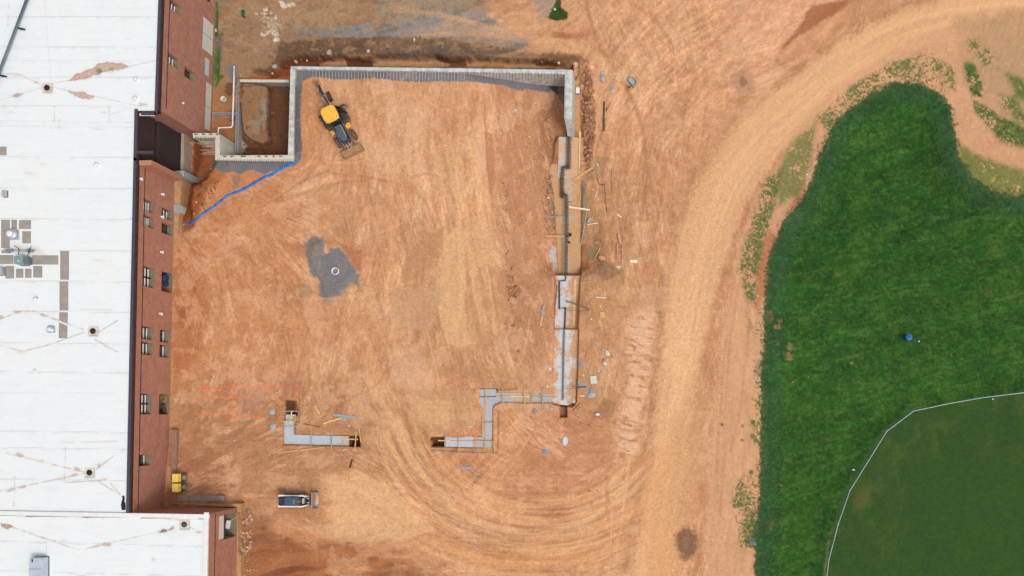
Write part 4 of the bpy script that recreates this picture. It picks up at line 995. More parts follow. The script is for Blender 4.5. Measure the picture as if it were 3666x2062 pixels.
# ---------------- painted membrane roofs
def roof_sheet(poly, z, name, parent, paint, stepm=.07):
    """flat membrane: a fine grid clipped to the plan polygon, with dirt and seams as surface colour"""
    xs = [p[0] for p in poly]; ys = [p[1] for p in poly]
    X = np.arange(min(xs), max(xs) + stepm, stepm); Y = np.arange(min(ys), max(ys) + stepm, stepm)
    XX, YY = np.meshgrid(X, Y)
    u = (CU + XX * PX / K(z)).astype(np.float32); v = (CV - YY * PX / K(z)).astype(np.float32)
    col, dz = paint(u, v)
    ins = sdf([(p[0], p[1]) for p in poly], XX, YY) > -.001
    a = np.arange(XX.size).reshape(XX.shape)
    okq = ins[:-1, :-1] & ins[1:, :-1] & ins[1:, 1:] & ins[:-1, 1:]
    q = np.stack([a[:-1, :-1], a[:-1, 1:], a[1:, 1:], a[1:, :-1]], -1)[okq]
    me = bpy.data.meshes.new(name)
    zz = z + dz
    co = np.stack([XX - parent.location.x, YY - parent.location.y, zz - parent.location.z], -1).reshape(-1, 3)
    me.vertices.add(len(co)); me.vertices.foreach_set('co', co.astype(np.float32).ravel())
    me.loops.add(q.size); me.loops.foreach_set('vertex_index', q.ravel().astype(np.int32)); me.polygons.add(len(q))
    me.polygons.foreach_set('loop_start', np.arange(0, q.size, 4, dtype=np.int32)); me.polygons.foreach_set('loop_total', np.full(len(q), 4, np.int32))
    me.polygons.foreach_set('use_smooth', np.ones(len(q), bool)); me.update(calc_edges=True)
    ca = me.color_attributes.new('Col', 'FLOAT_COLOR', 'POINT'); c4 = np.ones((len(co), 4), np.float32); c4[:, :3] = col.reshape(-1, 3); ca.data.foreach_set('color', c4.ravel())
    me.materials.append(RM)
    o = bpy.data.objects.new(name, me); COL.objects.link(o); o.parent = parent
    return o
RM = painted_mat('white roof membrane', grain=.02, gscale=5.0, rough=.55, bump=.06, spec=.3)
class Pt:
    def __init__(s, u, v):
        s.u, s.v = u, v; s.b = N11(fbm(u / 22, v / 22, 220, 4)); s.c = N11(fbm(u / 6, v / 6, 221, 3)); s.a = N11(fbm(u / 160, v / 160, 222, 3))
        s.C = np.zeros(u.shape + (3,), np.float32) + np.array(al((227, 231, 232)), np.float32)
        s.C *= (1 + .02 * s.a + .012 * s.b + .008 * s.c)[..., None]
        s.C += (np.array([.006, -.006, -.03], np.float32) * S(s.a * 2)[..., None]); g_ = N11(fbm(u / 60, v / 9, 223, 4)); s.C *= (1 - .035 * S(g_ * 1.6)[..., None] - .03 * S(s.b * 1.5)[..., None])
        s.dz = np.zeros(u.shape)
    def put(s, m, col): c = np.array(al(col), np.float32); s.C = s.C * (1 - m[..., None]) + c * m[..., None]
    def seg(s, a, b, w, col, al_=.5, brk=0.0, soft=1.5, seed=0, wob=0):
        ex, ey = b[0] - a[0], b[1] - a[1]; L = math.hypot(ex, ey); t = np.clip(((s.u - a[0]) * ex + (s.v - a[1]) * ey) / L, 0, L)
        d = np.hypot(s.u - a[0] - ex / L * t, s.v - a[1] - ey / L * t) + s.b * wob + s.c * wob * .4
        m = S((w - d + soft / 2) / soft) * al_
        if brk: m = m * S((fbm(t / 24 + a[1], t * 0 + seed, 230, 3) - brk) / .12)
        s.put(m.astype(np.float32), col); return m
    def poly(s, pts, col, al_=.8, nb=5, soft=4, rim=None):
        d = sdf(pts, s.u, s.v) + s.b * nb * 1.5 + s.c * nb * .7; m = S((d + soft / 2) / soft) * al_
        s.put((S((d + 14) / 16) * al_ * .22 * S(s.b + .6)).astype(np.float32), col)
        s.put((m * (.8 + .25 * s.c)).clip(0, 1).astype(np.float32), col)
        if rim: s.put((S((2.2 - np.abs(d - .5)) / 2) * al_ * .7).astype(np.float32), rim)
RUST, RUST_D, DUST = (184, 140, 114), (146, 100, 72), (216, 196, 178)
def paint_main(u, v):
    p = Pt(u, v)
    for k, (v0, sl_, st) in enumerate([(58, .004, 1), (165, .0088, 1), (217, 0, .6), (275, .003, 1), (379, .003, 1), (434, .003, .7), (452, .003, 1), (560, .006, 1), (672, .006, 1), (782, .008, 1), (894, .009, 1), (1004, .010, 1), (1112, .013, 1), (1225, .013, 1), (1328, .015, 1), (1402, .015, .5), (1540, .018, 1), (1600, .019, 1), (1712, .019, 1)]):
        p.seg((-200, v0 - 1), (580, v0 + sl_ * 560), 1.1, (184, 188, 186), .6 * st, 0, 1.4); p.seg((-200, v0 + 5), (580, v0 + 5 + sl_ * 560), 3.2, (206, 204, 196), .35 * st, .52, 3, k, 1.2)
        p.seg((-200, v0 - 30), (580, v0 - 30 + sl_ * 560), 1.6, (214, 212, 206), .5, .60, 2, k + 30, 1)
    for a, b in (((160, 0), (182, 290)), ((32, 10), (28, 90)), ((196, 378), (194, 434)), ((391, 378), (389, 434)), ((234, 1605), (231, 1720)), ((54, 1708), (50, 1812))): p.seg(a, b, 1.0, (176, 178, 176), .6 if b[1] > 300 else .35, 0, 1.5)
    for u0, v0, s_ in ((32, 58, 3), (28, 88, 4), (196, 380, 4), (194, 432, 3.5), (391, 380, 4), (389, 432, 3), (213, 432, 5), (213, 453, 4), (13, 378, 6), (234, 1606, 3.5), (231, 1672, 5), (231, 1705, 5), (54, 1708, 4), (52, 1750, 4), (50, 1810, 3.5), (65, 783, 3), (335, 786, 3.5), (470, 784, 3), (466, 897, 3), (472, 782, 4), (457, 670, 3), (337, 1329, 3), (425, 1330, 3), (126, 1328, 4), (442, 1610, 6)):
        p.poly(circ(u0, v0, s_, 6), (202, 198, 192), .7, 1, 2)
    # dirt fans where water stands
    p.poly([(240, 292), (275, 265), (330, 246), (348, 232), (385, 220), (420, 226), (458, 234), (462, 240), (420, 248), (380, 256), (340, 268), (290, 284)], RUST, .92, 3, 3, RUST_D)
    p.poly([(345, 252), (362, 246), (368, 258), (352, 266)], (104, 84, 60), .8, 3, 4); p.poly([(390, 244), (408, 242), (404, 254), (392, 252)], (132, 124, 84), .5, 3, 4)
    p.poly([(228, 318), (260, 328), (300, 334), (334, 344), (322, 352), (290, 354), (262, 338)], RUST, .85, 4, 4, RUST_D)
    p.poly([(42, 342), (60, 334), (80, 336), (68, 346), (50, 348)], RUST_D, .8, 2, 3); p.poly([(24, 262), (60, 260), (90, 268), (60, 276)], DUST, .8, 4, 6); p.poly([(120, 292), (134, 290), (138, 298), (126, 300)], RUST, .7, 2, 3)
    p.poly([(500, 368), (525, 372), (528, 378), (500, 378)], RUST, .7, 2, 3)
    for a, b in (((188, 300), (560, 216)), ((190, 312), (500, 380)), ((60, 262), (150, 305)), ((0, 358), (150, 314)), ((40, 264), (0, 262))): p.seg(a, b, 1.1, (192, 178, 164), .7, .1, 2, 1, .8)
    for a, b in (((0, 1142), (80, 1112)), ((80, 1112), (130, 1115)), ((130, 1118), (300, 1180)), ((0, 1236), (80, 1258)), ((80, 1258), (170, 1236)), ((170, 1236), (300, 1190)), ((350, 1190), (420, 1148)), ((340, 1215), (420, 1260)), ((30, 1624), (300, 1690)), ((0, 1758), (300, 1696)), ((345, 1680), (410, 1630)), ((350, 1722), (430, 1772)), ((232, 1728), (380, 1718)), ((395, 1730), (430, 1770))):
        p.seg(a, b, 2.0, (190, 164, 142), .75, .36, 3, 3, 1.5); p.seg(a, b, .9, (190, 180, 168), .6, 0, 2, 3, .8)
    for q in (ell(3, 1136, 10, 5, -20), ell(60, 1116, 12, 3), ell(155, 1128, 18, 3, 14), ell(190, 1140, 10, 3, 20), ell(76, 1630, 18, 5, 12), ell(277, 1679, 12, 5, 12), ell(268, 1701, 12, 4, -10), ell(355, 1667, 5, 7), ell(38, 1756, 16, 4, -10), ell(82, 1744, 12, 3, -10), ell(26, 1622, 6, 3)): p.poly(q, RUST, .75, 3, 4)
    for q in (ell(143, 1648, 14, 3), ell(210, 1711, 12, 2.5), ell(372, 1713, 8, 2.5), ell(150, 585, 6, 3), ell(110, 620, 20, 4, 10), ell(134, 905, 30, 16, 20), ell(380, 1238, 10, 3), ell(80, 1260, 20, 4)): p.poly(q, DUST, .6, 3, 5)
    for a, b in (((360, 402), (378, 402)), ((398, 406), (428, 401)), ((340, 463), (375, 463)), ((28, 402), (60, 401)), ((330, 930), (400, 935)), ((280, 1108), (400, 1110)), ((210, 1585), (420, 1580))): p.seg(a, b, 2, (212, 196, 178), .7, .3, 3, 2, 1)
    # walked-on area round the plant
    p.poly([(40, 870), (100, 880), (140, 900), (120, 940), (90, 945), (60, 905)], (222, 214, 202), .7, 8, 16)
    # sump squares
    for u0, v0 in ((168, 314), (332.6, 1185), (320, 1692)):
        p.poly([(u0 - 18, v0 - 18), (u0 + 18, v0 - 18), (u0 + 18, v0 + 18), (u0 - 18, v0 + 18)], (208, 194, 176), .85, .6, 2, (190, 172, 158)); p.poly(ell(u0, v0 + 5, 13, 11), (176, 146, 118), .6, 4, 5)
        d = np.maximum(np.abs(u - u0), np.abs(v - v0)); p.dz -= .07 * S((20 - d) / 4)
    return p.C, p.dz
SQ = [(-62, -8.32), (-43.95, -8.32), (-43.34, 21.45), (-43.28, 24.72), (-41.62, 24.72), (-40.9, 46), (-62, 46)]
rf = roof_sheet(SQ, RZ, 'roof', bld, paint_main)
# drains
for u0, v0 in ((168, 314), (332.6, 1185), (320, 1692)):
    p = P(u0, v0, RZ - .06); d = MB(bld.location)
    d.lathe(p, [(.24, 0), (.24, .03), (.17, .05), (.16, .12), (.10, .15), (0, .16)], 14); o = d.build('roof_drain', M_dark, bld, True)
# vents that pierce the membrane
for u0, v0, r, h in ((491, 286, .15, .3), (489, 354, .17, .25), (134.6, 1072, .17, .3), (350, 592, .17, .25), (126, 1328, .1, .12), (355, 258, .0, 0)):
    if r == 0: continue
    p = P(u0, v0, RZ - .02); d = MB(bld.location); d.lathe(p, [(r * 1.3, 0), (r * 1.2, .04), (r * .8, .08), (r * .75, h), (r * 1.0, h + .02), (r * .9, h + .08), (0, h + .1)], 12); d.build('roof_vent', M_white, bld, True)
# tar patch in the south corner
t = MB(bld.location); tp = [(437, 1826), (434, 1806), (438, 1790), (440, 1784), (437, 1779), (440, 1774), (446, 1776), (447, 1786), (446, 1796), (450, 1802), (450, 1826)]
t.prism([PW(u_, v_, RZ) for u_, v_ in tp], RZ + .01, RZ + .05); t.build('tar_patch', M_dark, bld)

# ---------------- south wing
wing = empty('school_wing', P(700, 2000, 0.8), 0, 'lower brick wing with a white parapet at the bottom left', 'building')
WZ = 6.35
wA = (-37.40, -22.0); wB = (-37.16, -8.36); wC = (-64.0, -8.0)
def wwin(h): return h
hG = win((785, 1843), (783, 1937), 845, wA, wB)
_b = bld; 
w5, W5 = wall_mesh('wall', wA, wB, .2, WZ - .1, .4, [hG], BR, wing)
wNa, wNb = (-37.16, -8.36), (-62.0, -7.95)
wNa, wNb = wNa, wNb
w6, W6 = wall_mesh('wall', wNa, wNb, .2, WZ - .1, .4, [], BR_SHADE, wing)
# garage opening: floor, lining, half-raised shutter
a, b, c, e = hG; nb = MB(wing.location); q = W5
nb.poly([q(a, c + .02, .0), q(b, c + .02, .0), q(b, c + .02, 3.6), q(a, c + .02, 3.6)]); nb.build('garage_floor', M_sill, wing)
nb = MB(wing.location); nb.poly([q(a, c, 3.6), q(b, c, 3.6), q(b, e, 3.6), q(a, e, 3.6)]); nb.poly([q(a, c, .4), q(a, e, .4), q(a, e, 3.6), q(a, c, 3.6)]); nb.poly([q(b, c, 3.6), q(b, e, 3.6), q(b, e, .4), q(b, c, .4)]); nb.build('garage_lining', M_beige, wing)
nb = MB(wing.location)
for dd in (.10, .16): nb.v += [q(a + .01, e - 1.15, dd), q(b - .01, e - 1.15, dd), q(b - .01, e - .01, dd), q(a + .01, e - .01, dd)]
for f in ((0, 1, 2, 3), (7, 6, 5, 4), (0, 4, 5, 1), (1, 5, 6, 2), (2, 6, 7, 3), (3, 7, 4, 0)): nb.f.append(f)
nb.build('shutter', M_door, wing)
nb = MB(wing.location)
for dd in (.08, .2): nb.v += [q(a + .01, e - 1.45, dd), q(b - .01, e - 1.45, dd), q(b - .01, e - 1.16, dd), q(a + .01, e - 1.16, dd)]
for f in ((0, 1, 2, 3), (7, 6, 5, 4), (0, 4, 5, 1), (1, 5, 6, 2), (2, 6, 7, 3), (3, 7, 4, 0)): nb.f.append(f)
nb.build('shutter_rail', M_rib, wing)
l = MB(wing.location); z = 5.12; s1 = math.hypot(wB[0] - wA[0], wB[1] - wA[1])
l.v += [q(0, z, 0), q(s1 - .1, z, 0), q(s1 - .1, z + .06, 0), q(0, z + .06, 0), q(0, z, -.035), q(s1 - .1, z, -.035), q(s1 - .1, z + .06, -.035), q(0, z + .06, -.035)]
for f in ((3, 2, 1, 0), (4, 5, 6, 7), (0, 1, 5, 4), (2, 3, 7, 6), (0, 4, 7, 3), (1, 2, 6, 5)): l.f.append(f)
l.build('relief_strip', M_frame, wing)
fd = MB(wing.location)
p1, p2 = P(873, 1808, .95), P(640, 1806, .9)
fd.prism([(-42.9, -8.0), (-42.9, -7.93), (-36.75, -8.0), (-36.75, -8.75), (-37.12, -8.8), (-37.1, -8.3)], .1, 1.0); fd.build('foundation_ledge', M_tan, wing)
fd = MB(wing.location); fd.prism([(wA[0] + .0, wA[1]), (wA[0] + .45, wA[1]), (wA[0] + .55, -15), (wB[0] + .28, -12.6), (wB[0] + .04, -12.2), (wB[0] + .02, -8.9), (wB[0] - .1, -8.9)], -.4, .75); fd.build('foundation_ledge', M_tan, wing)
# parapet: white cap on three sides
pc = MB(wing.location)
pc.box(((wNa[0] + wNb[0]) / 2 - .1, (wNa[1] + wNb[1]) / 2 - .19, WZ + .03), (math.hypot(wNb[0] - wNa[0], wNb[1] - wNa[1]) + .3, .36, .22), math.atan2(wNb[1] - wNa[1], wNb[0] - wNa[0]))
pc.box(((wA[0] + wB[0]) / 2 - .18, (wA[1] + wB[1]) / 2 + .1, WZ + .035), (.36, 13.75, .22), math.atan2(wB[1] - wA[1], wB[0] - wA[0]) - math.pi / 2)
pc.build('parapet', M_white, wing, bevel=.02)
def paint_wing(u, v):
    p = Pt(u, v)
    for k, (v0, sl_) in enumerate([(1846, .018), (1936, .0276), (2042, .028)]):
        p.seg((-300, v0 - 8), (745, v0 + sl_ * 745), 1, (184, 186, 184), .5, 0, 1.5); p.seg((-300, v0 - 4), (745, v0 + 4 + sl_ * 745), 3, (204, 200, 190), .4, .5, 3, k, 1)
    p.seg((166, 1937), (164, 2062), .9, (184, 186, 184), .5, 0, 1.5)
    p.seg((735, 1845), (730, 2062), 1.6, (206, 198, 180), .5, .2, 2, 4, 1)
    p.poly([(270, 1834), (348, 1836), (340, 1848), (312, 1852), (285, 1848)], (196, 128, 98), .9, 2, 4, RUST_D); p.poly([(10, 1840), (24, 1829), (58, 1830), (64, 1834), (34, 1838), (14, 1846)], RUST, .85, 2, 4, RUST_D)
    p.poly([(0, 1872), (30, 1878), (48, 1886), (24, 1892), (6, 1884)], (160, 112, 84), .9, 2, 4, RUST_D); p.poly([(560, 1842), (600, 1846), (620, 1850), (600, 1862), (580, 1852)], (214, 182, 152), .7, 4, 5)
    p.poly([(565, 1904), (590, 1893), (600, 1896), (620, 1886), (622, 1892), (596, 1902), (575, 1908)], RUST_D, .85, 2, 3); p.poly(ell(586, 1900, 9, 6), (104, 70, 50), .8, 2, 3)
    p.poly(ell(380, 1948, 14, 8), RUST, .75, 3, 4); p.poly(ell(342, 1957, 16, 3.5, -14), RUST, .7, 2, 3); p.poly(ell(710, 1906, 10, 2.5), RUST_D, .7, 2, 3); p.poly(ell(290, 2062, 16, 4), (206, 180, 140), .7, 2, 3); p.poly(ell(550, 2003, 7, 4), DUST, .8, 2, 3); p.poly(ell(282, 1993, 14, 2), DUST, .6, 2, 3); p.poly(ell(222, 1938, 11, 3), (196, 192, 182), .6, 1, 3)
    for a, b in (((46, 1888), (285, 1970)), ((300, 1966), (560, 1905)), ((120, 1916), (200, 1938)), ((680, 1888), (712, 1902)), ((560, 1846), (640, 1860))): p.seg(a, b, 2, (196, 172, 148), .7, .34, 3, 5, 1.5); p.seg(a, b, .9, (196, 184, 170), .6, 0, 2, 6, .8)
    u0, v0 = 659.6, 1878
    p.poly([(u0 - 18, v0 - 18), (u0 + 18, v0 - 18), (u0 + 18, v0 + 18), (u0 - 18, v0 + 18)], (208, 190, 170), .85, .6, 2, (170, 140, 120)); p.dz -= .07 * S((20 - np.maximum(np.abs(u - u0), np.abs(v - v0))) / 4)
    return p.C, p.dz
roof_sheet([(-62, -21.8), (-37.65, -21.8), (-37.42, -8.72), (-62, -8.36)], WZ, 'roof', wing, paint_wing)
p = P(659.6, 1878, WZ - .06); d = MB(wing.location); d.lathe(p, [(.24, 0), (.24, .03), (.17, .05), (.16, .12), (.10, .15), (0, .16)], 14); d.build('roof_drain', mat('green cast drain', (62, 84, 72), .6), wing, True)
# ================================================================== RETAINING AND BLOCK WALLS
M_wall = mat('cast concrete wall', (210, 210, 203), .9, 0, .16, 2.2, .25, 25, c2=(172, 173, 170))
M_wcap = mat('cream grouted block', (206, 200, 182), .9, 0, .12, 3, .25, 25)
M_block = mat('grey concrete block', (164, 166, 166), .9, 0, .14, 4, .25, 25)
M_rebar = mat('rusty steel bar', (110, 92, 80), .7, .2, .25, 10)
M_rebar2 = mat('pale dusty bar', (198, 188, 182), .7, .1, .2, 10)
M_rebar3 = mat('dark steel bar', (74, 70, 68), .6, .3, .2, 10)
WT = .32
ret = empty('retaining_wall', P(1540, 245, -3.0), 0, 'long pale concrete retaining wall with steel dowels along the north and east of the filled yard', 'retaining wall')
def pw(lst, z): return [PW(u, v, z) for u, v in lst]
m_ = MB(ret.location); m_.prism(pw([(1041, 237), (1540, 243), (2050, 250), (2049, 266), (1540, 255), (1041, 247)], WT), -4.6, WT); m_.build('wall', M_wall, ret)
m_ = MB(ret.location)
q0 = [PW(2022, 266.5, WT), PW(2049.5, 266.5, WT), PW(2047.5, 425, WT), PW(2020, 420, WT)]
m_.prism([(p[0], p[1]) for p in q0], -3.2, WT)
q1 = [q0[3], q0[2]]; e_ = (q0[2][0] - .05, q0[2][1] - 1.35); f_ = (q0[3][0] + .12, q0[3][1] - 1.15)
m_.prism([(q0[3][0] + .005, q0[3][1] - .003), (q0[2][0] - .005, q0[2][1] - .003), e_, f_], -3.2, 0, top=[(q0[3][0] + .005, q0[3][1] - .003, WT), (q0[2][0] - .005, q0[2][1] - .003, WT), (e_[0], e_[1], -2.2), (f_[0], f_[1], -2.2)])
m_.build('wall', M_wall, ret)
m_ = MB(ret.location); m_.prism([PW(2050, 262, -2.5), PW(2053, 262, -2.5), PW(2051.5, 470, -2.5), PW(2048.5, 470, -2.5)], -3.2, -2.5); m_.build('kicker', M_conc, ret)
dow = MB((0, 0, 0)); dow.tube([(0, 0, -.35), (0, 0, 0), (0, -.78, -.02)], .02, 5)
d0 = dow.build('rebar_dowel', M_rebar2, None, loc=(0, 0, 0)); dme = d0.data; bpy.data.objects.remove(d0)
dow = MB((0, 0, 0)); dow.tube([(0, 0, -.35), (0, 0, 0), (0, -.78, -.02)], .02, 5); d1 = dow.build('rebar_dowel', M_rebar, None); dme2 = d1.data; bpy.data.objects.remove(d1)
def dowel(parent, p, rz, sc=1.0, me_=None, dark=False):
    o = bpy.data.objects.new('rebar_dowel', dme2 if dark else dme); COL.objects.link(o); o.parent = parent
    o.location = Vector(p) - parent.location; o.rotation_euler = (rs.uniform(-.06, .06), 0, rz); o.scale = (1, sc, 1); return o
for k in range(78):
    t = k / 77; u = 1120 + (2008 - 1120) * t; v = 252 + (262 - 252) * t
    dowel(ret, P(u, v, WT + .03), rs.uniform(-.05, .05), rs.uniform(.8, 1.1), dark=t > .62)
for k in range(20):
    t = k / 19; dowel(ret, P(2027, 280 + 135 * t, WT + .03), -math.pi / 2 + rs.uniform(-.06, .06), rs.uniform(.6, 1.2) * (1.4 if 6 < k < 16 else 1), dark=True)
st_ = empty('stairwell_wall', P(900, 560, -3.0), 0, 'stepped pale concrete and block wall with steel dowels around the stairwell pit', 'retaining wall')
ZW = WT - .02
for pts, m in (([(1040, 247.8), (1057, 248.2), (1050, 555), (1031, 554)], M_wall), ([(787, 555.6), (860, 556), (1031, 555), (1051, 556), (1050, 577), (860, 575), (770, 573), (770, 556)], M_wcap), ([(770, 494.8), (786, 494.8), (787, 555), (770, 555.4)], M_wcap), ([(690, 476), (783, 477), (786, 494), (691, 494)], M_wcap)):
    m_ = MB(st_.location); m_.prism([PW(u, v, ZW) for u, v in pts], -4.2, ZW); m_.build('wall', m, st_)
for k in range(36): dowel(st_, P(1056, 310 + 240 * k / 35, ZW + .03), math.pi / 2 + rs.uniform(-.08, .08), rs.uniform(.5, .8), dark=True)
for k in range(36): dowel(st_, P(778 + 268 * k / 35, 570, ZW + .03), rs.uniform(-.3, -.05), rs.uniform(.35, .6), dark=True)
for k in range(11): dowel(st_, P(773, 500 + 52 * k / 10, ZW + .03), -math.pi / 2 + rs.uniform(-.1, .1), rs.uniform(.5, 2.2), dark=False)
for k in range(13): dowel(st_, P(700 + 72 * k / 12, 489, ZW + .03), rs.uniform(-.4, -.1), rs.uniform(.4, .6), dark=True)
# flat dark strips painting the shade of block cells along the cap edge
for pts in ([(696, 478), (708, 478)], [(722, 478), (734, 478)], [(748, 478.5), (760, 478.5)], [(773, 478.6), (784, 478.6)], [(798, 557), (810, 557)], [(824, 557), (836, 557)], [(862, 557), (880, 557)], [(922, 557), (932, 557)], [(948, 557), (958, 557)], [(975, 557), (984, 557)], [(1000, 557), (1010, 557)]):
    (u0, v0), (u1, v1) = pts; m_ = MB(st_.location); m_.prism([PW(u0, v0, ZW), PW(u1, v1, ZW), PW(u1, v1 + 5, ZW), PW(u0, v0 + 5, ZW)], ZW, ZW + .006); m_.build('cell_shade', mat('painted cell shade', (110, 100, 96), .9), st_)
def block_wall(a, b, z0, z1, label, w=.24, chips=True):
    pa, pb = P(*a, z1), P(*b, z1); L = (pb - pa).length; ang = math.atan2(pb.y - pa.y, pb.x - pa.x)
    r = empty('block_wall', Vector(((pa.x + pb.x) / 2, (pa.y + pb.y) / 2, z0)), ang, label, 'block wall', 'low hollow block walls')
    m_ = MB((0, 0, 0))
    for s in (-1, 1): m_.box((0, s * (w / 2 - .02), (z1 - z0) / 2), (L, .04, z1 - z0))
    n = int(L / .2)
    for k in range(n + 1): m_.box((-L / 2 + .02 + (L - .04) * k / n, 0, (z1 - z0) / 2 - .002), (.045, w - .08, z1 - z0))
    m_.build('block_shell', M_block, r)
    m_ = MB((0, 0, 0)); m_.box((0, 0, .3), (L - .1, w - .1, .5)); m_.build('cell_grout', mat('dark cell bottom', (70, 66, 66), .95), r)
    return r
block_wall((852.5, 297), (846, 545), -3.9, -2.55, 'long hollow grey block wall between the white pipe and the pit')
block_wall((760, 406), (844, 406), -3.9, -2.75, 'short hollow grey block wall crossing under the white pipe', .2)
bw = block_wall((853, 289), (1040, 290.5), -3.9, -2.7, 'hollow grey block wall along the north edge of the pit', .26)
# mortar-capped top of the north one
m_ = MB((0, 0, 0)); m_.box((0, 0, 1.205), (4.5, .25, .03)); o = m_.build('mortar_bed', M_wcap, bw)
# ------------------------------------------------------------------ footings
def foot_mat(name, dirt, c1=(170, 172, 176), c2=(198, 152, 112), sc=1.2):
    m = bpy.data.materials.new(name); m.use_nodes = True; n = m.node_tree.nodes; L = m.node_tree.links; p = n['Principled BSDF']; p.inputs['Roughness'].default_value = .95; p.inputs['Specular IOR Level'].default_value = .15
    tc = n.new('ShaderNodeTexCoord'); no = n.new('ShaderNodeTexNoise'); no.inputs['Scale'].default_value = sc; no.inputs['Detail'].default_value = 9; no.inputs['Roughness'].default_value = .72; L.new(tc.outputs['Object'], no.inputs['Vector'])
    # object y=0 is the bar line: cleaner concrete there, soil towards the sides
    sx = n.new('ShaderNodeSeparateXYZ'); L.new(tc.outputs['Object'], sx.inputs[0]); ab = n.new('ShaderNodeMath'); ab.operation = 'ABSOLUTE'; L.new(sx.outputs['X'], ab.inputs[0])
    mu = n.new('ShaderNodeMath'); mu.operation = 'MULTIPLY_ADD'; mu.inputs[1].default_value = .20; mu.inputs[2].default_value = dirt; L.new(ab.outputs[0], mu.inputs[0])
    ad = n.new('ShaderNodeMath'); ad.operation = 'ADD'; L.new(mu.outputs[0], ad.inputs[0]); L.new(no.outputs['Fac'], ad.inputs[1])
    rp = n.new('ShaderNodeValToRGB'); rp.color_ramp.elements[0].position = .52; rp.color_ramp.elements[1].position = .66; rp.color_ramp.elements[0].color = (*al(c1), 1); rp.color_ramp.elements[1].color = (*al(c2), 1); L.new(ad.outputs[0], rp.inputs['Fac'])
    n2 = n.new('ShaderNodeTexNoise'); n2.inputs['Scale'].default_value = 9; n2.inputs['Detail'].default_value = 4; L.new(tc.outputs['Object'], n2.inputs['Vector'])
    mr = n.new('ShaderNodeMapRange'); mr.inputs['From Min'].default_value = .3; mr.inputs['From Max'].default_value = .7; mr.inputs['To Min'].default_value = .86; mr.inputs['To Max'].default_value = 1.12; L.new(n2.outputs['Fac'], mr.inputs['Value'])
    mx = n.new('ShaderNodeVectorMath'); mx.operation = 'SCALE'; L.new(rp.outputs['Color'], mx.inputs[0]); L.new(mr.outputs['Result'], mx.inputs['Scale']); L.new(mx.outputs[0], p.inputs['Base Color'])
    bp = n.new('ShaderNodeBump'); bp.inputs['Strength'].default_value = .4; bp.inputs['Distance'].default_value = .03; L.new(n2.outputs['Fac'], bp.inputs['Height']); L.new(bp.outputs['Normal'], p.inputs['Normal'])
    return m
FM = {k: foot_mat('footing ' + k, *v) for k, v in {'dusty': (.02, (196, 186, 176), (208, 166, 128)), 'mixed': (-.03, (204, 204, 204)), 'clean': (-.5, (184, 191, 198), (190, 170, 150)), 'grey': (-.25, (176, 178, 180), (196, 166, 136)), 'soil': (.06, (188, 174, 158), (200, 154, 112))}.items()}
SLABS = []
def gs(u, v):
    z = gz(u, v)
    for pts, zs in SLABS:
        if float(sdf(pts, np.array([u], np.float32), np.array([v], np.float32))[0]) > 0: z = max(z, zs)
    return z
def slab(name, pts, z, th, m, label, cat='footing', grp='strip footings of the new building', jag=0.0, cx=None):
    pp = [PW(u, v, z) for u, v in pts]; SLABS.append((pts, z))
    if jag:
        out = []
        for i, a in enumerate(pp):
            b = pp[(i + 1) % len(pp)]; L = math.hypot(b[0] - a[0], b[1] - a[1]); n = max(1, int(L / .25))
            for k in range(n):
                t = k / n; out.append((a[0] + (b[0] - a[0]) * t + rs.uniform(-jag, jag), a[1] + (b[1] - a[1]) * t + rs.uniform(-jag, jag)))
        pp = out
    c = (sum(p[0] for p in pp) / len(pp) if cx is None else cx, sum(p[1] for p in pp) / len(pp))
    m_ = MB((c[0], c[1], z - th)); m_.prism(pp, z - th, z); o = m_.build(name, m, None)
    return tag(o, label, cat, grp)
bx_ = P(2024, 800, 0).x
slab('footing', [(2000, 489), (2083, 493), (2081, 600), (2078, 640), (1997, 640)], F2Z, .45, FM['dusty'], 'upper dusty footing slab beside the long yellow board', jag=.01, cx=P(2015, 500, -2).x)
slab('footing', [(1997, 640.3), (2078, 640.3), (2079, 978), (2000, 978), (1990, 800), (1983, 700), (1968, 617), (1972, 589), (1997, 588)], F2Z - .03, .4, FM['soil'], 'longest soil-covered footing slab with a ragged west edge', jag=.03, cx=bx_)
slab('footing', [(1984, 987), (2081, 987.4), (2077, 1012), (2071, 1181), (1985, 1178.6), (1988, 1100), (1996, 1030)], F3Z, .5, FM['mixed'], 'footing slab with two yellow boards lying on it', jag=.012, cx=P(2015, 1080, -1).x)
slab('footing', [(1985, 1179.6), (2071, 1181.6), (2068, 1300), (2062, 1436), (2030, 1452), (1978, 1444), (1974, 1430), (1982, 1300)], F4Z, .6, FM['mixed'], 'white-stained southern footing slab of the east line', jag=.012, cx=P(2019, 1300, -.4).x)
slab('footing', [(1014, 1508), (1052, 1508), (1051, 1556), (1249, 1562), (1248, 1595), (1013, 1589)], TZ, .3, FM['clean'], 'bluish L-shaped wet concrete footing in the lower left trench', jag=.015)
slab('footing', [(1024, 1484), (1058, 1484), (1057, 1507.5), (1024, 1507.5)], TZ - .12, .3, FM['clean'], 'small bluish footing block at the top of the L-shaped trench', jag=.01)
slab('footing', [(1716, 1393), (1777, 1393), (1776, 1406), (1903, 1408), (1903.5, 1441), (1790, 1440), (1776, 1447), (1762, 1464), (1760, 1603), (1697, 1601), (1697, 1565), (1726, 1564), (1728, 1466), (1717, 1445)], TZ, .3, FM['grey'], 'grey Z-shaped concrete footing crossed by boards', jag=.015)
slab('footing', [(1904.5, 1409), (1974, 1410), (1974, 1441), (1904.5, 1441)], TZ - .06, .3, FM['grey'], 'short grey footing between the Z-shaped one and the east line', jag=.01)
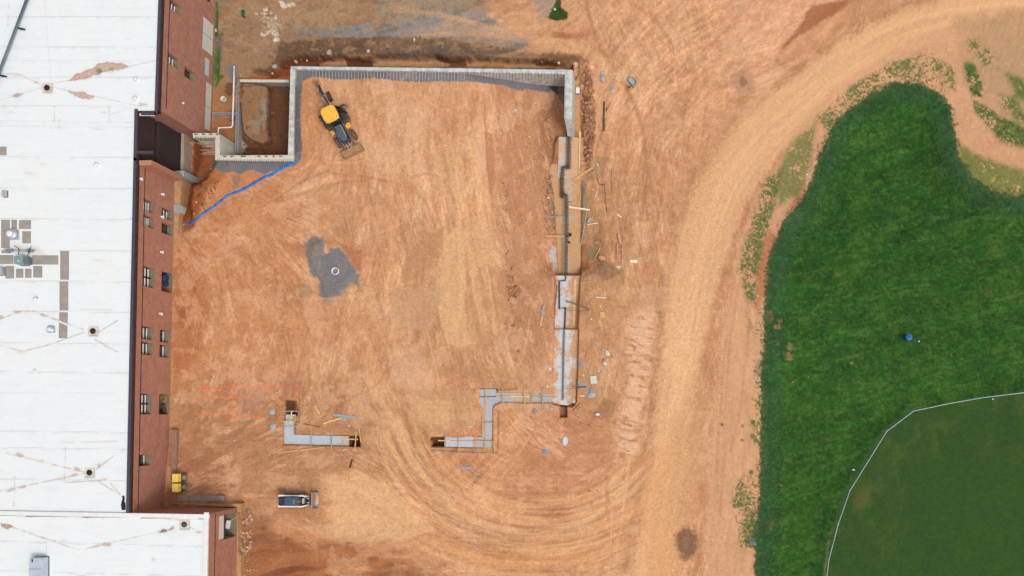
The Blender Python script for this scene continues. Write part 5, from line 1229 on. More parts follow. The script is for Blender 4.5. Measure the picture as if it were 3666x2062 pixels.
slab('footing', [(1591, 1567), (1660, 1565), (1686, 1560), (1696, 1565), (1695.5, 1601), (1591, 1599)], TZ + .02, .3, FM['clean'], 'pale trowelled footing at the left end of the Z-shaped trench', jag=.015)
slab('pavement_strip', [(612, 1538), (632, 1538), (632, 1690), (631, 1752), (610, 1752)], .55, .4, mat('dusty old kerb', (150, 118, 96), .95, 0, .14, 4, .3, 20), 'old dusty concrete strip running north beside the yellow hoppers', 'concrete strip', 'buried concrete strips')
slab('pavement_strip', [(637, 1772), (800, 1775), (800, 1793), (638, 1793)], .82, .4, mat('grey old kerb', (164, 150, 136), .95, 0, .16, 4, .3, 20), 'grey concrete strip lying along the wing wall', 'concrete strip', 'buried concrete strips', jag=.02)
# ------------------------------------------------------------------ reinforcement along the footings
def cage(pts, z, w, label, n=4, step=.16, mm=None, tick=.14):
    P0 = P(*pts[0], z); r = empty('rebar_cage', P0, 0, label, 'rebar cage', 'reinforcement laid along the footings')
    ps = [P(u, v, z) for u, v in pts]
    for k in range(n):
        off = (k - (n - 1) / 2) * w / max(n - 1, 1); b = MB(P0); q = []
        for i, p in enumerate(ps):
            d = (ps[min(i + 1, len(ps) - 1)] - ps[max(i - 1, 0)]).normalized(); q.append(p + Vector((d.y, -d.x, 0)) * off + Vector((0, 0, .05 + .02 * (k % 2))))
        b.tube(q, .022, 5); b.build('long_bar', mm or M_rebar3, r)
    b = MB(P0)
    for a, c in zip(ps[:-1], ps[1:]):
        d = c - a; L = d.length; d.normalize(); nn = Vector((d.y, -d.x, 0)); m = max(1, int(L / step))
        for k in range(m + 1):
            p = a + d * (L * k / m); e = tick * rs.uniform(.3, 1.2); sk = d * rs.uniform(-.1, .1)
            b.tube([p - nn * (w / 2 + e) + sk, p + nn * (w / 2 + .02)], .012, 4)
            b.tube([p + nn * (w * rs.uniform(-.4, .4)), p + nn * (w * rs.uniform(-.4, .4)) + Vector((0, 0, .3)) + d * .05], .012, 4)
    b.tube([p + Vector((0, 0, .03)) for p in ps], .012, 4)
    o = b.build('tie_bars', mm or M_rebar3, r); return r
cage([(2031, 424), (2037, 480), (2036, 604)], -1.95, .40, 'dark bars running off the sloping end of the tall wall', 6, .3, None, .04)
cage([(2036, 596), (2016, 600), (2012, 640), (2012, 708)], -1.9, .28, 'dense bar cage jogging west near the diagonal board', 5, .09)
cage([(2016, 694), (2028, 700), (2029, 850)], -1.6, .27, 'bar cage between the jog and the two dark buckets', 5, .1)
cage([(2028, 851), (2026, 986)], -1.4, .27, 'bar cage south of the two dark buckets', 5, .1, None, .06)
cage([(2026, 988), (2024, 1005), (2003, 1006), (2003, 1106), (2025, 1102), (2022, 1178)], -.82, .09, 'thin stepped bars on the slab with two yellow boards', 3, .12, None, .05)
cage([(2020, 1181), (2017, 1300), (2015, 1430)], -.36, .13, 'thin bars down the white-stained southern slab', 3, .14, mat('grey dusty bar', (128, 130, 138), .8, .1, .2, 9), .1)
# ------------------------------------------------------------------ boards, stakes and scraps
WM = {'y': mat('fresh yellow pine', (240, 198, 138), .8, 0, .14, 4, .1, 30), 't': mat('tan sawn timber', (212, 166, 112), .85, 0, .15, 5, .1, 30), 'g': mat('weathered grey timber', (170, 156, 138), .9, 0, .15, 5, .1, 30),
      'd': mat('dark grey steel channel', (112, 96, 84), .7, .1, .18, 5), 'w': mat('bleached white board', (236, 220, 196), .85, 0, .12, 5), 'b': mat('blue grey beam', (152, 160, 162), .8, 0, .12, 5), 'k': mat('blackened steel', (72, 56, 48), .7, .2, .2, 6), 'p': mat('dusty pink timber', (206, 156, 126), .9, 0, .14, 5)}
def plank(u0, v0, u1, v1, w, c, label, name='plank', cat='plank', grp=None, th=None, zo=.03, z=None):
    if z is None: z = max(gs(u0, v0), gs(u1, v1), gs((u0 + u1) / 2, (v0 + v1) / 2) - .02) + zo
    a, b = P(u0, v0, z), P(u1, v1, z); L = (b - a).length; ang = math.atan2(b.y - a.y, b.x - a.x); th = th or min(.05, w / PX * .6)
    m_ = MB((0, 0, 0)); m_.box((0, 0, th / 2), (L, w / PX * K(z), th)); c_ = (a + b) / 2
    m_.org = Vector((0, 0, 0)); o = m_.build(name, WM[c], None, loc=(c_.x, c_.y, z)); o.rotation_euler = (0, rs.uniform(-.004, .004), ang)
    if w >= 3.5: bv = o.modifiers.new('bevel', 'BEVEL'); bv.width = .006; bv.segments = 1
    return tag(o, label, cat, grp)
GE, GS_, GL = 'timber scattered east of the footings', 'boards bridging the southern trenches', 'timber around the L-shaped trench'
PL = [
 (2077, 471, 2074, 623, 5.5, 'y', 'longest fresh yellow board lying along the upper slab', GE), (2082, 492, 2079, 622, 2.6, 'g', 'grey board edge-on beside the longest yellow board', GE),
 (2053.5, 644, 2121, 601, 7.2, 't', 'wide tan board lying diagonally off the slab', GE), (2072, 695, 2068, 731, 2.8, 't', 'left of two short parallel sticks below the grey puddle', GE),
 (2078, 697, 2070, 741, 3.6, 't', 'right and longer of two parallel sticks below the grey puddle', GE), (2059, 656, 2074, 649, 2.6, 't', 'short stick under the lower end of the diagonal board', GE),
 (2095, 645, 2097, 656, 2.8, 't', 'short upright stub right of the grey puddle', GE), (2137, 686, 2132, 705, 2.2, 'w', 'thin white lath leaning beside two pink chips', GE),
 (2144, 704, 2147, 697, 2.6, 'p', 'left pink wood chip', GE), (2151, 705, 2151, 697, 2.6, 'p', 'right pink wood chip', GE), (2138, 585, 2141, 592, 3.6, 'w', 'small pale block above the diagonal board', GE),
 (2055, 692, 2069, 695, 2.2, 't', 'tiny stick at the bottom edge of the grey puddle', GE), (2117, 676, 2126, 681, 1.8, 'w', 'tiny white sliver right of the grey puddle', GE),
 (2106.5, 727, 2081, 873, 4, 'g', 'long grey pole slanting past the concrete block', GE), (2109, 705, 2106.5, 728, 2, 'g', 'thin tip stick above the long grey pole', GE),
 (2033, 740, 2111.5, 752, 6, 'w', 'white-yellow board laid across the bar cage', GE), (1959, 777, 2028, 774, 2.8, 'b', 'grey lath reaching west from the bar cage', GE),
 (1951, 845, 2036, 846, 5, 't', 'tan board reaching west from the upper dark bucket', GE), (2103, 804, 2142, 798, 2.8, 'w', 'pale stick just below the concrete block', GE),
 (2117, 806, 2117, 818, 2, 't', 'short stub hanging below the pale stick', GE), (2130, 804, 2136, 816, 1.8, 't', 'slanted splinter right of the short stub', GE), (2124, 759, 2120, 786, 2.2, 't', 'thin lath right of the concrete block', GE),
 (2209, 766, 2225.5, 779, 4.2, 'w', 'pale offcut lying alone up the slope from the ladder frame', GE), (2072, 827, 2099, 826, 1.7, 'g', 'thin stick crossing the long grey pole', GE),
 (2113.5, 846, 2126, 839.5, 2.4, 't', 'small stick midway between pole and ladder frame', GE), (2129, 873, 2141, 864, 3.6, 'p', 'stubby pink offcut above the tan puddle', GE), (2128, 867, 2134, 861, 2, 't', 'splinter touching the stubby pink offcut', GE),
 (2131, 922, 2148.5, 888, 3.2, 't', 'stick on the edge of the tan puddle', GE), (2214, 840, 2223.5, 874, 8, 'p', 'wide pink board touching the top of the ladder frame', GE), (2212, 832, 2213.5, 842, 1.6, 't', 'tiny splinter above the wide pink board', GE),
 (2254.5, 935.5, 2282.5, 935.5, 10.5, 'w', 'pale rectangular sheet right of the ladder frame', GE), (2264, 931, 2297, 921, 5, 't', 'board lying across the pale rectangular sheet', GE),
 (1964, 828, 1974, 844, 1.8, 't', 'thin stick west of the bar cage above the tan board', GE), (2036, 723, 2047.5, 723, 2, 'k', 'short dark pin sticking out of the bar cage', GE),
 (2056.4, 998, 2051.8, 1164.5, 3.4, 'y', 'left of the pair of long yellow boards on the slab', GE), (2061.3, 998, 2056.8, 1164.5, 3.4, 'y', 'right of the pair of long yellow boards on the slab', GE),
 (2025, 1077, 2110.6, 1107, 4, 'd', 'dark bar crossing the pair of yellow boards', GE), (2028.6, 1112.7, 2109, 1111, 1.6, 'd', 'thin dark rod below the dark crossing bar', GE),
 (2083, 1013, 2117.5, 1007, 3, 'p', 'stick pointing at the white clip', GE), (2119, 1012, 2126.5, 994, 2.4, 'p', 'upper stick rising from the white clip', GE), (2118, 984, 2123, 996, 1.2, 't', 'hair-thin splinter above the white clip', GE),
 (2121, 1020, 2138, 1040.5, 2.4, 't', 'left of two slanting sticks below the white clip', GE), (2132, 1017, 2142.5, 1041, 2.4, 't', 'right of two slanting sticks below the white clip', GE),
 (2097.6, 1041, 2115.5, 1064, 3.2, 'p', 'pink stick leaning toward the pile of sticks', GE), (2117, 1059, 2142, 1068.5, 3, 't', 'left stick in the pile of sticks', GE), (2129, 1059, 2154, 1062.5, 3, 'g', 'top grey stick in the pile of sticks', GE),
 (2133, 1064, 2168.5, 1067, 3.2, 'w', 'brightest stick in the pile of sticks', GE), (2119, 1073, 2158, 1071, 2.4, 't', 'bottom stick in the pile of sticks', GE), (2159, 1060, 2165, 1025, 2.4, 't', 'stick standing up-slope from the pile of sticks', GE),
 (2152, 1090, 2178, 1120, 3, 'p', 'slanting stick above the square plywood sheet', GE), (2137.5, 1093, 2145, 1122, 1.2, 't', 'hair-thin lath left of the square plywood sheet', GE), (2148, 1093, 2151, 1099, 3.6, 'w', 'tiny white scrap beside the slanting stick', GE),
 (2114, 1144, 2120.5, 1140, 3, 'w', 'tiny white scrap below the dark crossing bar', GE), (2107, 1094, 2107, 1081, 3.6, 'g', 'small grey wedge right of the slab', GE),
 (1947.5, 1092, 1941.5, 1130, 7, 'b', 'grey upper half board left of the slab', GE), (1941.3, 1131, 1936, 1167, 7, 't', 'tan lower half board left of the slab', GE), (1924, 1107, 1940, 1114, 2.8, 't', 'stick poking out left of the grey half board', GE),
 (2147.5, 1127.5, 2165, 1127.5, 22, 't', 'square plywood sheet lying on the soil', GE), (2147, 1142, 2151, 1134, 2, 't', 'splinter under the square plywood sheet', GE),
 (2200, 690, 2190, 699, 1.8, 't', 'lone pale splinter up the bank', GE), (2163, 1420.5, 2163.2, 1420.5, .1, 't', '', None),
 (1739.6, 1388, 1739, 1452, 4, 't', 'upper upright board over the head of the Z-shaped footing', GS_), (1738.5, 1451, 1736, 1579, 3, 't', 'long upright board down the stem of the Z-shaped footing', GS_), (1735.8, 1580, 1735, 1616, 4, 't', 'lower upright board at the foot of the Z-shaped stem', GS_),
 (1718, 1420, 1776, 1420, 2.6, 'd', 'dark rail across the head of the Z-shaped footing', GS_), (1776, 1417.5, 1826, 1419, 3, 't', 'first rail right of the Z-shaped head', GS_), (1826, 1419, 1897, 1420, 2.6, 'w', 'second rail right of the Z-shaped head', GS_), (1900, 1420, 1974, 1421, 3.4, 't', 'third rail reaching the short grey footing', GS_), (1974, 1421, 2000, 1421, 2.6, 't', 'last rail ending on the east slab', GS_),
 (1800, 1388, 1802, 1466, 3, 't', 'cross stake nearest the Z-shaped head', GS_), (1877, 1390, 1879, 1468, 3, 't', 'middle cross stake of the horizontal trench', GS_), (1943.5, 1388, 1942.5, 1468, 4, 'g', 'grey cross stake nearest the east slab', GS_),
 (1703, 1512.5, 1772, 1513, 2.4, 'g', 'cross stake halfway down the Z-shaped stem', GS_), (1569, 1577, 1612, 1578, 4, 'y', 'bright board end over the lower left pit', GS_), (1612, 1578, 1694, 1578.5, 2.2, 't', 'thin rail along the pale trowelled footing', GS_), (1697, 1579, 1772, 1580, 3, 't', 'rail across the foot of the Z-shaped footing', GS_),
 (1697.4, 1563.6, 1696.5, 1601, 3.6, 't', 'form board between pale and grey concrete', GS_), (1643.5, 1548, 1642, 1616, 3, 't', 'cross stake in the middle of the pale footing', GS_), (1595, 1550, 1596, 1615, 2.4, 'g', 'cross stake at the left end of the pale footing', GS_), (1772, 1559, 1770.5, 1621.5, 3.6, 't', 'upright stake closing the right corner of the Z-shape', GS_), (1710, 1614.8, 1772, 1614, 3, 't', 'bottom rail closing the Z-shaped trench', GS_),
 (1536, 1642, 1590, 1624, 3, 't', 'loose board below the lower left pit', GS_), (1674, 1528.5, 1690, 1527.5, 2.2, 'w', 'tiny white stick left of the Z-shaped stem', GS_), (1904, 1404, 1904.5, 1443, 2.6, 'g', 'form board at the start of the short grey footing', GS_),
 (1916, 1487, 1927, 1494, 1.6, 'p', 'splinter below the round mortar heap', GS_), (1944, 1461, 1952, 1469, 4.6, 'g', 'small grey block between two mortar spills', GS_),
 (1010, 1472, 1067, 1472, 3.6, 'g', 'grey crosspiece over the top pit of the L-shaped trench', GL), (1045, 1471, 1039, 1517, 4.6, 'y', 'bright board running into the top of the L-shaped footing', GL), (1006, 1508, 1051, 1506.5, 3, 't', 'form board across the top of the L-shaped footing', GL), (1000, 1528.5, 1062, 1527.5, 2, 'g', 'thin crosspiece on the L-shaped upright', GL), (1004, 1487, 1015.5, 1492.5, 3.6, 't', 'short offcut left of the top pit', GL),
 (983, 1568, 1012, 1568, 3.4, 't', 'stub reaching left of the L-shaped corner', GL), (997, 1553, 996.6, 1591.5, 3.8, 'g', 'short stake crossing the left stub', GL), (1115.7, 1539.6, 1112.5, 1605, 3, 'g', 'first cross stake on the L-shaped arm', GL), (1188, 1535, 1186.7, 1613, 4, 'g', 'second cross stake on the L-shaped arm', GL),
 (1238, 1571.7, 1281.6, 1572.7, 3.6, 'y', 'bright rail over the right pit of the L-shaped arm', GL), (1275.5, 1544, 1271, 1611, 3.8, 't', 'stake crossing the right pit', GL), (1286, 1533.5, 1292, 1583, 3.2, 't', 'slanting board just right of the right pit', GL), (993, 1620.5, 1164, 1601, 4, 't', 'long loose board below the L-shaped arm', GL),
 (1226, 1613, 1242, 1607, 2, 'w', 'thin white stick below the L-shaped arm', GL), (1126.5, 1452.6, 1144.6, 1483, 3.4, 'y', 'board slanting alone above the L-shaped arm', GL), (1180, 1440, 1197, 1446.5, 2, 't', 'small splinter above the grey beam', GL), (1171, 1501.5, 1192, 1492, 3.6, 't', 'short stick left of the grey beam', GL),
 (1157, 1517, 1225, 1495, 4, 'y', 'brightest board pointing at the grey beam', GL), (1175, 1505, 1238, 1500, 2.8, 't', 'thin board between the brightest board and the beam', GL), (1243, 1485, 1264, 1480, 3, 't', 'stick behind the right part of the grey beam', GL), (1192, 1484.5, 1277, 1494.5, 8.5, 'b', 'blue-grey beam lying above the L-shaped arm', GL), (1223.5, 1500.5, 1239, 1500.5, 13, 'b', 'small blue-grey square piece under the beam', GL),
 (1302, 1479, 1315.5, 1488, 3.4, 't', 'lone offcut right of the grey beam', GL), (1118, 1479, 1100, 1513, 1.5, 't', 'hair-thin lath above the L-shaped arm', GL), (1086, 1517, 1148, 1529, 1.8, 'k', 'bent dark rod above the L-shaped arm', GL),
 (1260.5, 1645, 1252.5, 1676, 5, 'k', 'dark shovel-like bar below the right pit', GL), (1652, 1674.5, 1687, 1674.5, 8.6, 'b', 'grey plank lying alone south of the lower footing', None),
 (2158, 418, 2160, 418, .1, 'k', '', None),
 (2163.5, 364, 2161.5, 415.5, 5.4, 'k', 'upper dark rusty steel bundle east of the tall wall', 'steel bars east of the tall wall'), (2160.2, 417, 2157.8, 470, 1.6, 'k', 'left rod of the lower trio of dark rods', 'steel bars east of the tall wall'), (2162.8, 417, 2161, 470, 1.6, 'k', 'middle rod of the lower trio of dark rods', 'steel bars east of the tall wall'), (2165.4, 419, 2165.8, 470, 1.4, 'k', 'right rod of the lower trio of dark rods', 'steel bars east of the tall wall'),
 (2184, 369, 2172, 396, 1.5, 'k', 'thin slanting rod beside the dark steel bundle', 'steel bars east of the tall wall'), (2174, 370, 2170, 400, 1.2, 'k', 'thinnest upright rod beside the dark steel bundle', 'steel bars east of the tall wall'),
 (2026, 1383, 2100, 1384, 1.4, 'k', 'upper thin rod across the southern slab', GE), (2026, 1391.5, 2100, 1386, 1.4, 'k', 'lower thin rod across the southern slab', GE), (2050, 1470, 2076, 1444, 1.6, 'k', 'thin dark rod behind the notched block', GE), (816, 262, 820, 272, 6, 't', '', None),
 (2139, 638, 2144, 658, 1.6, 'k', 'bent rod piece east of the grey puddle', GE), (2143, 659, 2164, 661, 1.6, 'k', 'middle step of the bent rod', GE), (2164, 661, 2172, 760, 1.6, 'k', 'long lower leg of the bent rod', GE), (2188, 600, 2191, 690, 1.1, 'k', 'long thin rod right of the bent rod', GE),
 (1059, 1527, 1066, 1523, 1.8, 'p', 'pink splinter beside the L-shaped upright', GL), (861, 55, 861.1, 55, .1, 't', '', None),
]
for it in PL:
    if it[6]: plank(*it[:7], grp=it[7])
# ================================================================== LOOSE THINGS
def icos(m_, c, r, seed, sub_=1, sq=(1, 1, .7), jit=.22, rz=0):
    import bmesh
    bm = bmesh.new(); bmesh.ops.create_icosphere(bm, subdivisions=sub_, radius=1.0); q = random.Random(seed); R = Matrix.Rotation(rz, 3, 'Z')
    k = len(m_.v)
    for v in bm.verts:
        f = 1 + q.uniform(-jit, jit); m_.v.append(Vector(c) + R @ Vector((v.co.x * r * sq[0] * f, v.co.y * r * sq[1] * f, v.co.z * r * sq[2] * f)))
    for f in bm.faces: m_.f.append(tuple(k + v.index for v in f.verts))
    bm.free()
RK = {'w': mat('pale broken concrete', (212, 206, 198), .95, 0, .2, 3, .3, 20), 'o': mat('orange stone', (206, 150, 116), .95, 0, .2, 3, .3, 20), 'b': mat('brown stone', (176, 124, 94), .95, 0, .22, 3, .3, 20), 'g': mat('grey stone', (172, 170, 168), .95, 0, .2, 3, .3, 20)}
def rock(u, v, r, c, label, sq=(1, 1, .6), grp='stones and rubble on the bare soil', rz=None):
    z = gs(u, v); p = P(u, v, z); m_ = MB(p); rr = r / PX
    icos(m_, p + Vector((0, 0, rr * sq[2] * .55)), rr, int(u * 7 + v), 2 if r > 6 else 1, sq, .2, rs.uniform(0, 3) if rz is None else rz)
    return tag(m_.build('rock', RK[c], None), label, 'rock', grp)
for a in ((2155, 924, 13, 'o', 'big orange boulder south of the tan puddle', (1.1, .8, .6)), (2111, 626, 5, 'o', 'orange stone right of the diagonal board', (1.3, .7, .5)), (2174, 1264, 9, 'w', 'largest pale concrete lump of the rubble cluster', (1.1, .9, .5)), (2164, 1253, 4.5, 'w', 'flat pale flake above the largest concrete lump', (1.4, .6, .4)),
          (2162, 1287, 6, 'b', 'brownish lump in the middle of the rubble cluster'), (2148, 1289, 5, 'o', 'long pinkish stone at the left of the rubble cluster', (1.6, .6, .5)), (2165, 1301, 8, 'w', 'cracked pale lump low in the rubble cluster'), (2166, 1311, 5, 'g', 'grey lump at the bottom of the rubble cluster'), (2175, 1280, 4, 'o', 'small stone between the two large pale lumps', (1.5, .6, .5)),
          (2194, 1250, 5, 'g', 'lone grey stone up-right of the rubble cluster'), (2192, 1280, 4, 'g', 'lone grey stone right of the rubble cluster'), (2151, 1335, 5, 'g', 'grey stone below the rubble cluster', (1.3, .8, .5)), (2143, 1328, 4, 'w', 'small pale stone just above the lower grey stone'), (2120, 1258, 3, 'o', 'small stone left of the rubble cluster'),
          (2100, 1326, 3, 'g', 'small stone right of the southern slab'), (2086, 1342, 3.5, 'w', 'small pale stone hugging the southern slab'), (2180, 1300, 0, 'w', ''),
          (1969, 729, 4, 'o', 'topmost stone in the west grey puddle'), (1962, 746, 4, 'o', 'stone on the left rim of the west grey puddle', (.8, 1, .6)), (1977, 761, 6, 'o', 'largest stone in the west grey puddle'), (1973, 765, 4, 'b', 'stone tucked under the largest puddle stone'), (1997, 765, 4, 'o', 'stone on the right rim of the west grey puddle'), (1990, 857, 4, 'o', 'stone just under the tan board'), (1957, 792, 4, 'b', 'stone left of the grey lath'),
          (1967, 698, 5, 'o', 'orange stone above the west puddle'), (1975, 690, 4, 'b', 'brown stone above the west puddle'), (1963, 708, 4, 'w', 'pale stone above the west puddle'), (1974, 632, 6, 'b', 'reddish stone in the notch of the slab'), (1969, 640, 5, 'b', 'second stone in the notch of the slab'), (1895, 490, 4, 'w', 'pale stone in the middle of the east filled ground'), (1886, 530, 4, 'b', 'dark stone south of the pale one on the east fill'),
          (1845, 395, 5, 'w', 'pale stone near the wall corner'), (1916, 369, 3.5, 'w', 'small pale stone nearer the wall corner'), (1884, 339, 5, 'o', 'orange stone at the tip of the gravel strip'), (1964, 430, 3, 'w', 'small pale stone below the wall corner'), (1842, 645, 3, 'w', 'tiny pale stone low on the east fill'), (1367, 283, 4, 'o', 'stone on the edge of the gravel strip'), (1468, 294, 5, 'o', 'left one of two stones under the gravel strip'), (1500, 293, 5, 'o', 'right one of two stones under the gravel strip', (1.3, .8, .6)),
          (1277, 1034, 3, 'w', 'tiny pale stone at the gravel pad edge'), (2093, 470, 7, 'b', 'large brown clod at the north of the clod ridge'), (2097, 504, 6, 'o', 'orange clod beside the yellow board top'), (2093, 528, 6, 'o', 'orange clod right of the yellow board'), (2102, 527, 5, 'b', 'brown clod right of the yellow board'), (2084, 408, 6, 'o', 'orange clod on the east footing edge', (.8, 1.3, .6)), (2116, 395, 4, 'o', 'clod on the east side of the ridge'),
          (1483, 141, 5, 'w', 'cream stone on the dark bank'), (1482, 149, 4, 'o', 'tan stone under the cream one on the bank'), (1320, 182, 6, 'w', 'cream boulder on the trench bank'), (2000, 225, 6, 'w', 'pale boulder by the east end of the trench'), (1060, 222, 7, 'o', 'orange block at the trench edge', (1.1, .9, .7)), (1099, 217, 4, 'w', 'white stone in the trench'), (861, 270, 6, 'o', 'orange block beside the white pipe', (.7, 1.2, .6)), (984, 238, 8, 'g', 'grey boulder at the west end of the trench', (.9, 1.1, .7)), (976, 263, 5, 'o', 'orange stone above the pit wall'),
          (758, 605, 5, 'o', 'orange stone left of the gravel apron'), (910, 612, 5, 'o', 'orange stone on the gravel apron', (1, .7, .6)), (1082, 564, 3, 'o', 'small stone right of the apron corner'), (703, 723, 5, 'o', 'orange stone near the hose end'), (695, 765, 4, 'o', 'small stone just above the hose end'), (2270, 1650, 0, 'o', ''), (2111, 1520, 4, 'b', 'clod left of the white pail'), (2078, 1463, 4, 'o', 'stone right of the footing pit'),
          (2455, 1740, 0, 'b', ''), (2108, 1758, 5, 'b', 'brown clod inside the turning circle'), (2140, 1757, 3, 'b', 'smaller brown clod inside the turning circle'), (2070, 1770, 3, 'b', 'small clod at the lower left in the turning circle'), (1918, 1529, 4, 'o', 'triangular stone below the round mortar heap'), (1788, 1482, 3, 'o', 'stone right of the Z-shaped stem'), (1778, 1488, 2.5, 'w', 'white chip right of the Z-shaped stem'),
          (1019, 1665, 4, 'w', 'pale chip beside the dark soil below the L-shape', (.6, 1.2, .5)), (1170, 1680, 3, 'o', 'stone left of the dark shovel-like bar'), (1182, 1678, 3, 'o', 'second stone left of the dark shovel-like bar'), (896, 36, 0, 'w', ''), (917, 50, 2.4, 'w', 'small white ball-like stone in the yard'), (2392, 237, 3, 'b', 'single dark stone in the tracks')):
    if a[2] > 0: rock(a[0], a[1], a[2], a[3], a[4], *(a[5:] if len(a) > 5 else ()))
# uncounted clods and gravel
def clods(label, zone, n, r0, r1, m, seed):
    q = random.Random(seed); m_ = MB((0, 0, 0)); base = MB((0, 0, 0)); icos(base, (0, 0, 0), 1, seed, 1, (1, 1, .7), .25)
    us = [p[0] for p in zone]; vs = [p[1] for p in zone]; k = 0; F = list(base.f)
    cand = np.array([[q.uniform(min(us), max(us)), q.uniform(min(vs), max(vs))] for _ in range(n * 4)], np.float32)
    ins = sdf(zone, cand[:, 0], cand[:, 1]) > 0
    for (u, v), i in zip(cand, ins):
        if not i: continue
        r = r0 + (r1 - r0) * q.random() ** 3; z = gz(u, v); c = P(u, v, z + r * .3); R = Matrix.Rotation(q.uniform(0, 6), 3, 'Z'); s1, s2 = q.uniform(.7, 1.2), q.uniform(.6, 1)
        b = len(m_.v); m_.v += [c + R @ Vector((w.x * r * s1, w.y * r * s2, w.z * r)) for w in base.v]; m_.f += [tuple(b + j for j in f) for f in F]; k += 1
        if k >= n: break
    o = m_.build('rubble', m, None, loc=(0, 0, 0)); tag(o, label, 'rubble', None, 'stuff'); return o
M_clod = mat('broken clay', (182, 134, 100), .97, 0, .3, 1.6, c2=(130, 92, 68))
M_clod2 = mat('light clay crumbs', (210, 158, 120), .97, 0, .2, 1.6)
M_grav = mat('blue-grey stone chips', (140, 138, 144), .95, 0, .25, 3)
M_brk = mat('brick and stone rubble', (206, 170, 144), .95, 0, .3, 2, c2=(150, 108, 84))
M_clodd = mat('dark damp clods', (146, 106, 80), .97, 0, .3, 1.6, c2=(98, 70, 54))
clods('broken clay clods along the ridge east of the tall wall', [(2086, 330), (2100, 235), (2122, 260), (2130, 440), (2118, 620), (2098, 560), (2086, 480)], 620, .04, .24, M_clod, 1)
clods('crumbled clay on the lower eastern fill', [(1780, 340), (1990, 350), (1985, 640), (1960, 1200), (1800, 1000)], 500, .02, .09, M_clod2, 2)
clods('red clods west of the footings', [(1952, 590), (1985, 620), (1996, 800), (1990, 860), (1950, 850), (1940, 700)], 200, .03, .14, M_clod, 3)
clods('mixed rubble beside the wing wall', [(856, 1830), (880, 1810), (905, 1850), (900, 1960), (870, 1990), (858, 1930)], 260, .03, .2, M_brk, 4)
clods('pale chips beside the wing door', [(850, 1990), (900, 1960), (930, 2062), (860, 2070)], 90, .03, .12, M_brk, 41)
clods('stones spilled along the dark trench bank', [(1010, 150), (1500, 130), (1900, 185), (2060, 210), (2060, 236), (1500, 205), (1100, 215), (990, 270), (900, 265)], 600, .02, .12, M_clodd, 5)
clods('loose stones in the south-east work area', [(2080, 700), (2240, 640), (2230, 1000), (2190, 1300), (2140, 1560), (2060, 1500), (2090, 1100)], 420, .02, .07, M_clod2, 6)
clods('crumbs around the southern trenches', [(980, 1600), (1330, 1600), (1700, 1640), (1760, 1690), (1500, 1700), (1200, 1740), (960, 1720)], 500, .02, .1, M_clod2, 7)
clods('crumbs spread over the filled yard', [(1080, 300), (1740, 300), (1900, 1380), (1000, 1340), (650, 1300), (660, 900), (1000, 640)], 1100, .015, .05, M_clod2, 8)
clods('clods in the pit and along its mound', [(862, 300), (1040, 300), (1036, 552), (850, 550)], 260, .03, .12, M_clodd, 9)
clods('clods in the red excavation beside the building', [(660, 640), (700, 505), (765, 520), (790, 700), (700, 790), (652, 740)], 220, .03, .14, M_clodd, 10)
clods('crumbs along the haul road shoulder', [(2700, 40), (2960, -20), (2880, 120), (2780, 200)], 120, .02, .06, M_clod2, 11)
clods('grey chips heaped by the grass edge', [(2682, 1926), (2706, 1926), (2706, 1950), (2692, 1960), (2681, 1950)], 160, .03, .09, M_grav, 12)
clods('loose chips on the gravel strips', [(1041, 255), (1800, 270), (1960, 320), (1600, 292), (1100, 282), (1078, 440), (1076, 590), (800, 610), (770, 580), (1045, 576)], 900, .015, .035, M_grav, 13)
clods('dark crumbly heap of clods on the eastern fill', [(1818, 1030), (1850, 1020), (1872, 1045), (1850, 1068), (1822, 1060)], 120, .04, .16, M_clod, 14)
clods('line of clods down the fill west of the footings', [(1795, 650), (1812, 650), (1830, 900), (1850, 1100), (1870, 1300), (1850, 1300), (1810, 1000)], 160, .03, .12, M_clod, 15)
clods('clods north of the Z-shaped footing', [(1560, 1330), (1760, 1320), (1900, 1380), (1700, 1400), (1600, 1400)], 220, .03, .11, M_clod2, 16)
clods('grey chips spread over and around the round gravel pad', [(1095, 840), (1160, 840), (1250, 890), (1305, 980), (1290, 1040), (1180, 1100), (1135, 1090), (1125, 1010), (1085, 940)], 700, .015, .05, M_grav, 17)
# mortar spills
M_mort = mat('wet grey mortar', (162, 170, 176), .6, 0, .14, 8, .4, 30)
M_mort2 = mat('dried pale mortar', (200, 202, 204), .85, 0, .12, 8, .4, 30)
M_mort3 = mat('dark damp mortar', (132, 138, 146), .7, 0, .16, 8, .4, 30)
def splat(u, v, ru, rv, rot, m, label, h=.06, jag=.12, ring_=False):
    z = gs(u, v); p = P(u, v, z); m_ = MB(p); n = 26; q = random.Random(int(u + v)); ph = [q.uniform(0, 6.28) for _ in range(4)]
    prof = [(1.0, -.05), (.97, h * .5), (.8, h * .95), (.4, h * 1.15)]; base = len(m_.v); c, s = math.cos(-rad(rot)), math.sin(-rad(rot))
    for f, zz in prof:
        for k in range(n):
            a = 6.2832 * k / n; w = 1 + jag * (math.sin(2 * a + ph[0]) + .6 * math.sin(3 * a + ph[1]) + .4 * math.sin(5 * a + ph[2])) ; x = ru / PX * f * w * math.cos(a); y = rv / PX * f * w * math.sin(a)
            m_.v.append(p + Vector((x * c - y * s, x * s + y * c, zz)))
    for i in range(3):
        for k in range(n):
            k2 = (k + 1) % n; m_.f.append((base + i * n + k, base + i * n + k2, base + (i + 1) * n + k2, base + (i + 1) * n + k))
    m_.f.append(tuple(base + 3 * n + k for k in range(n)))
    return tag(m_.build('mortar_spill', m, None, True), label, 'mortar spill', 'mortar and concrete spills')
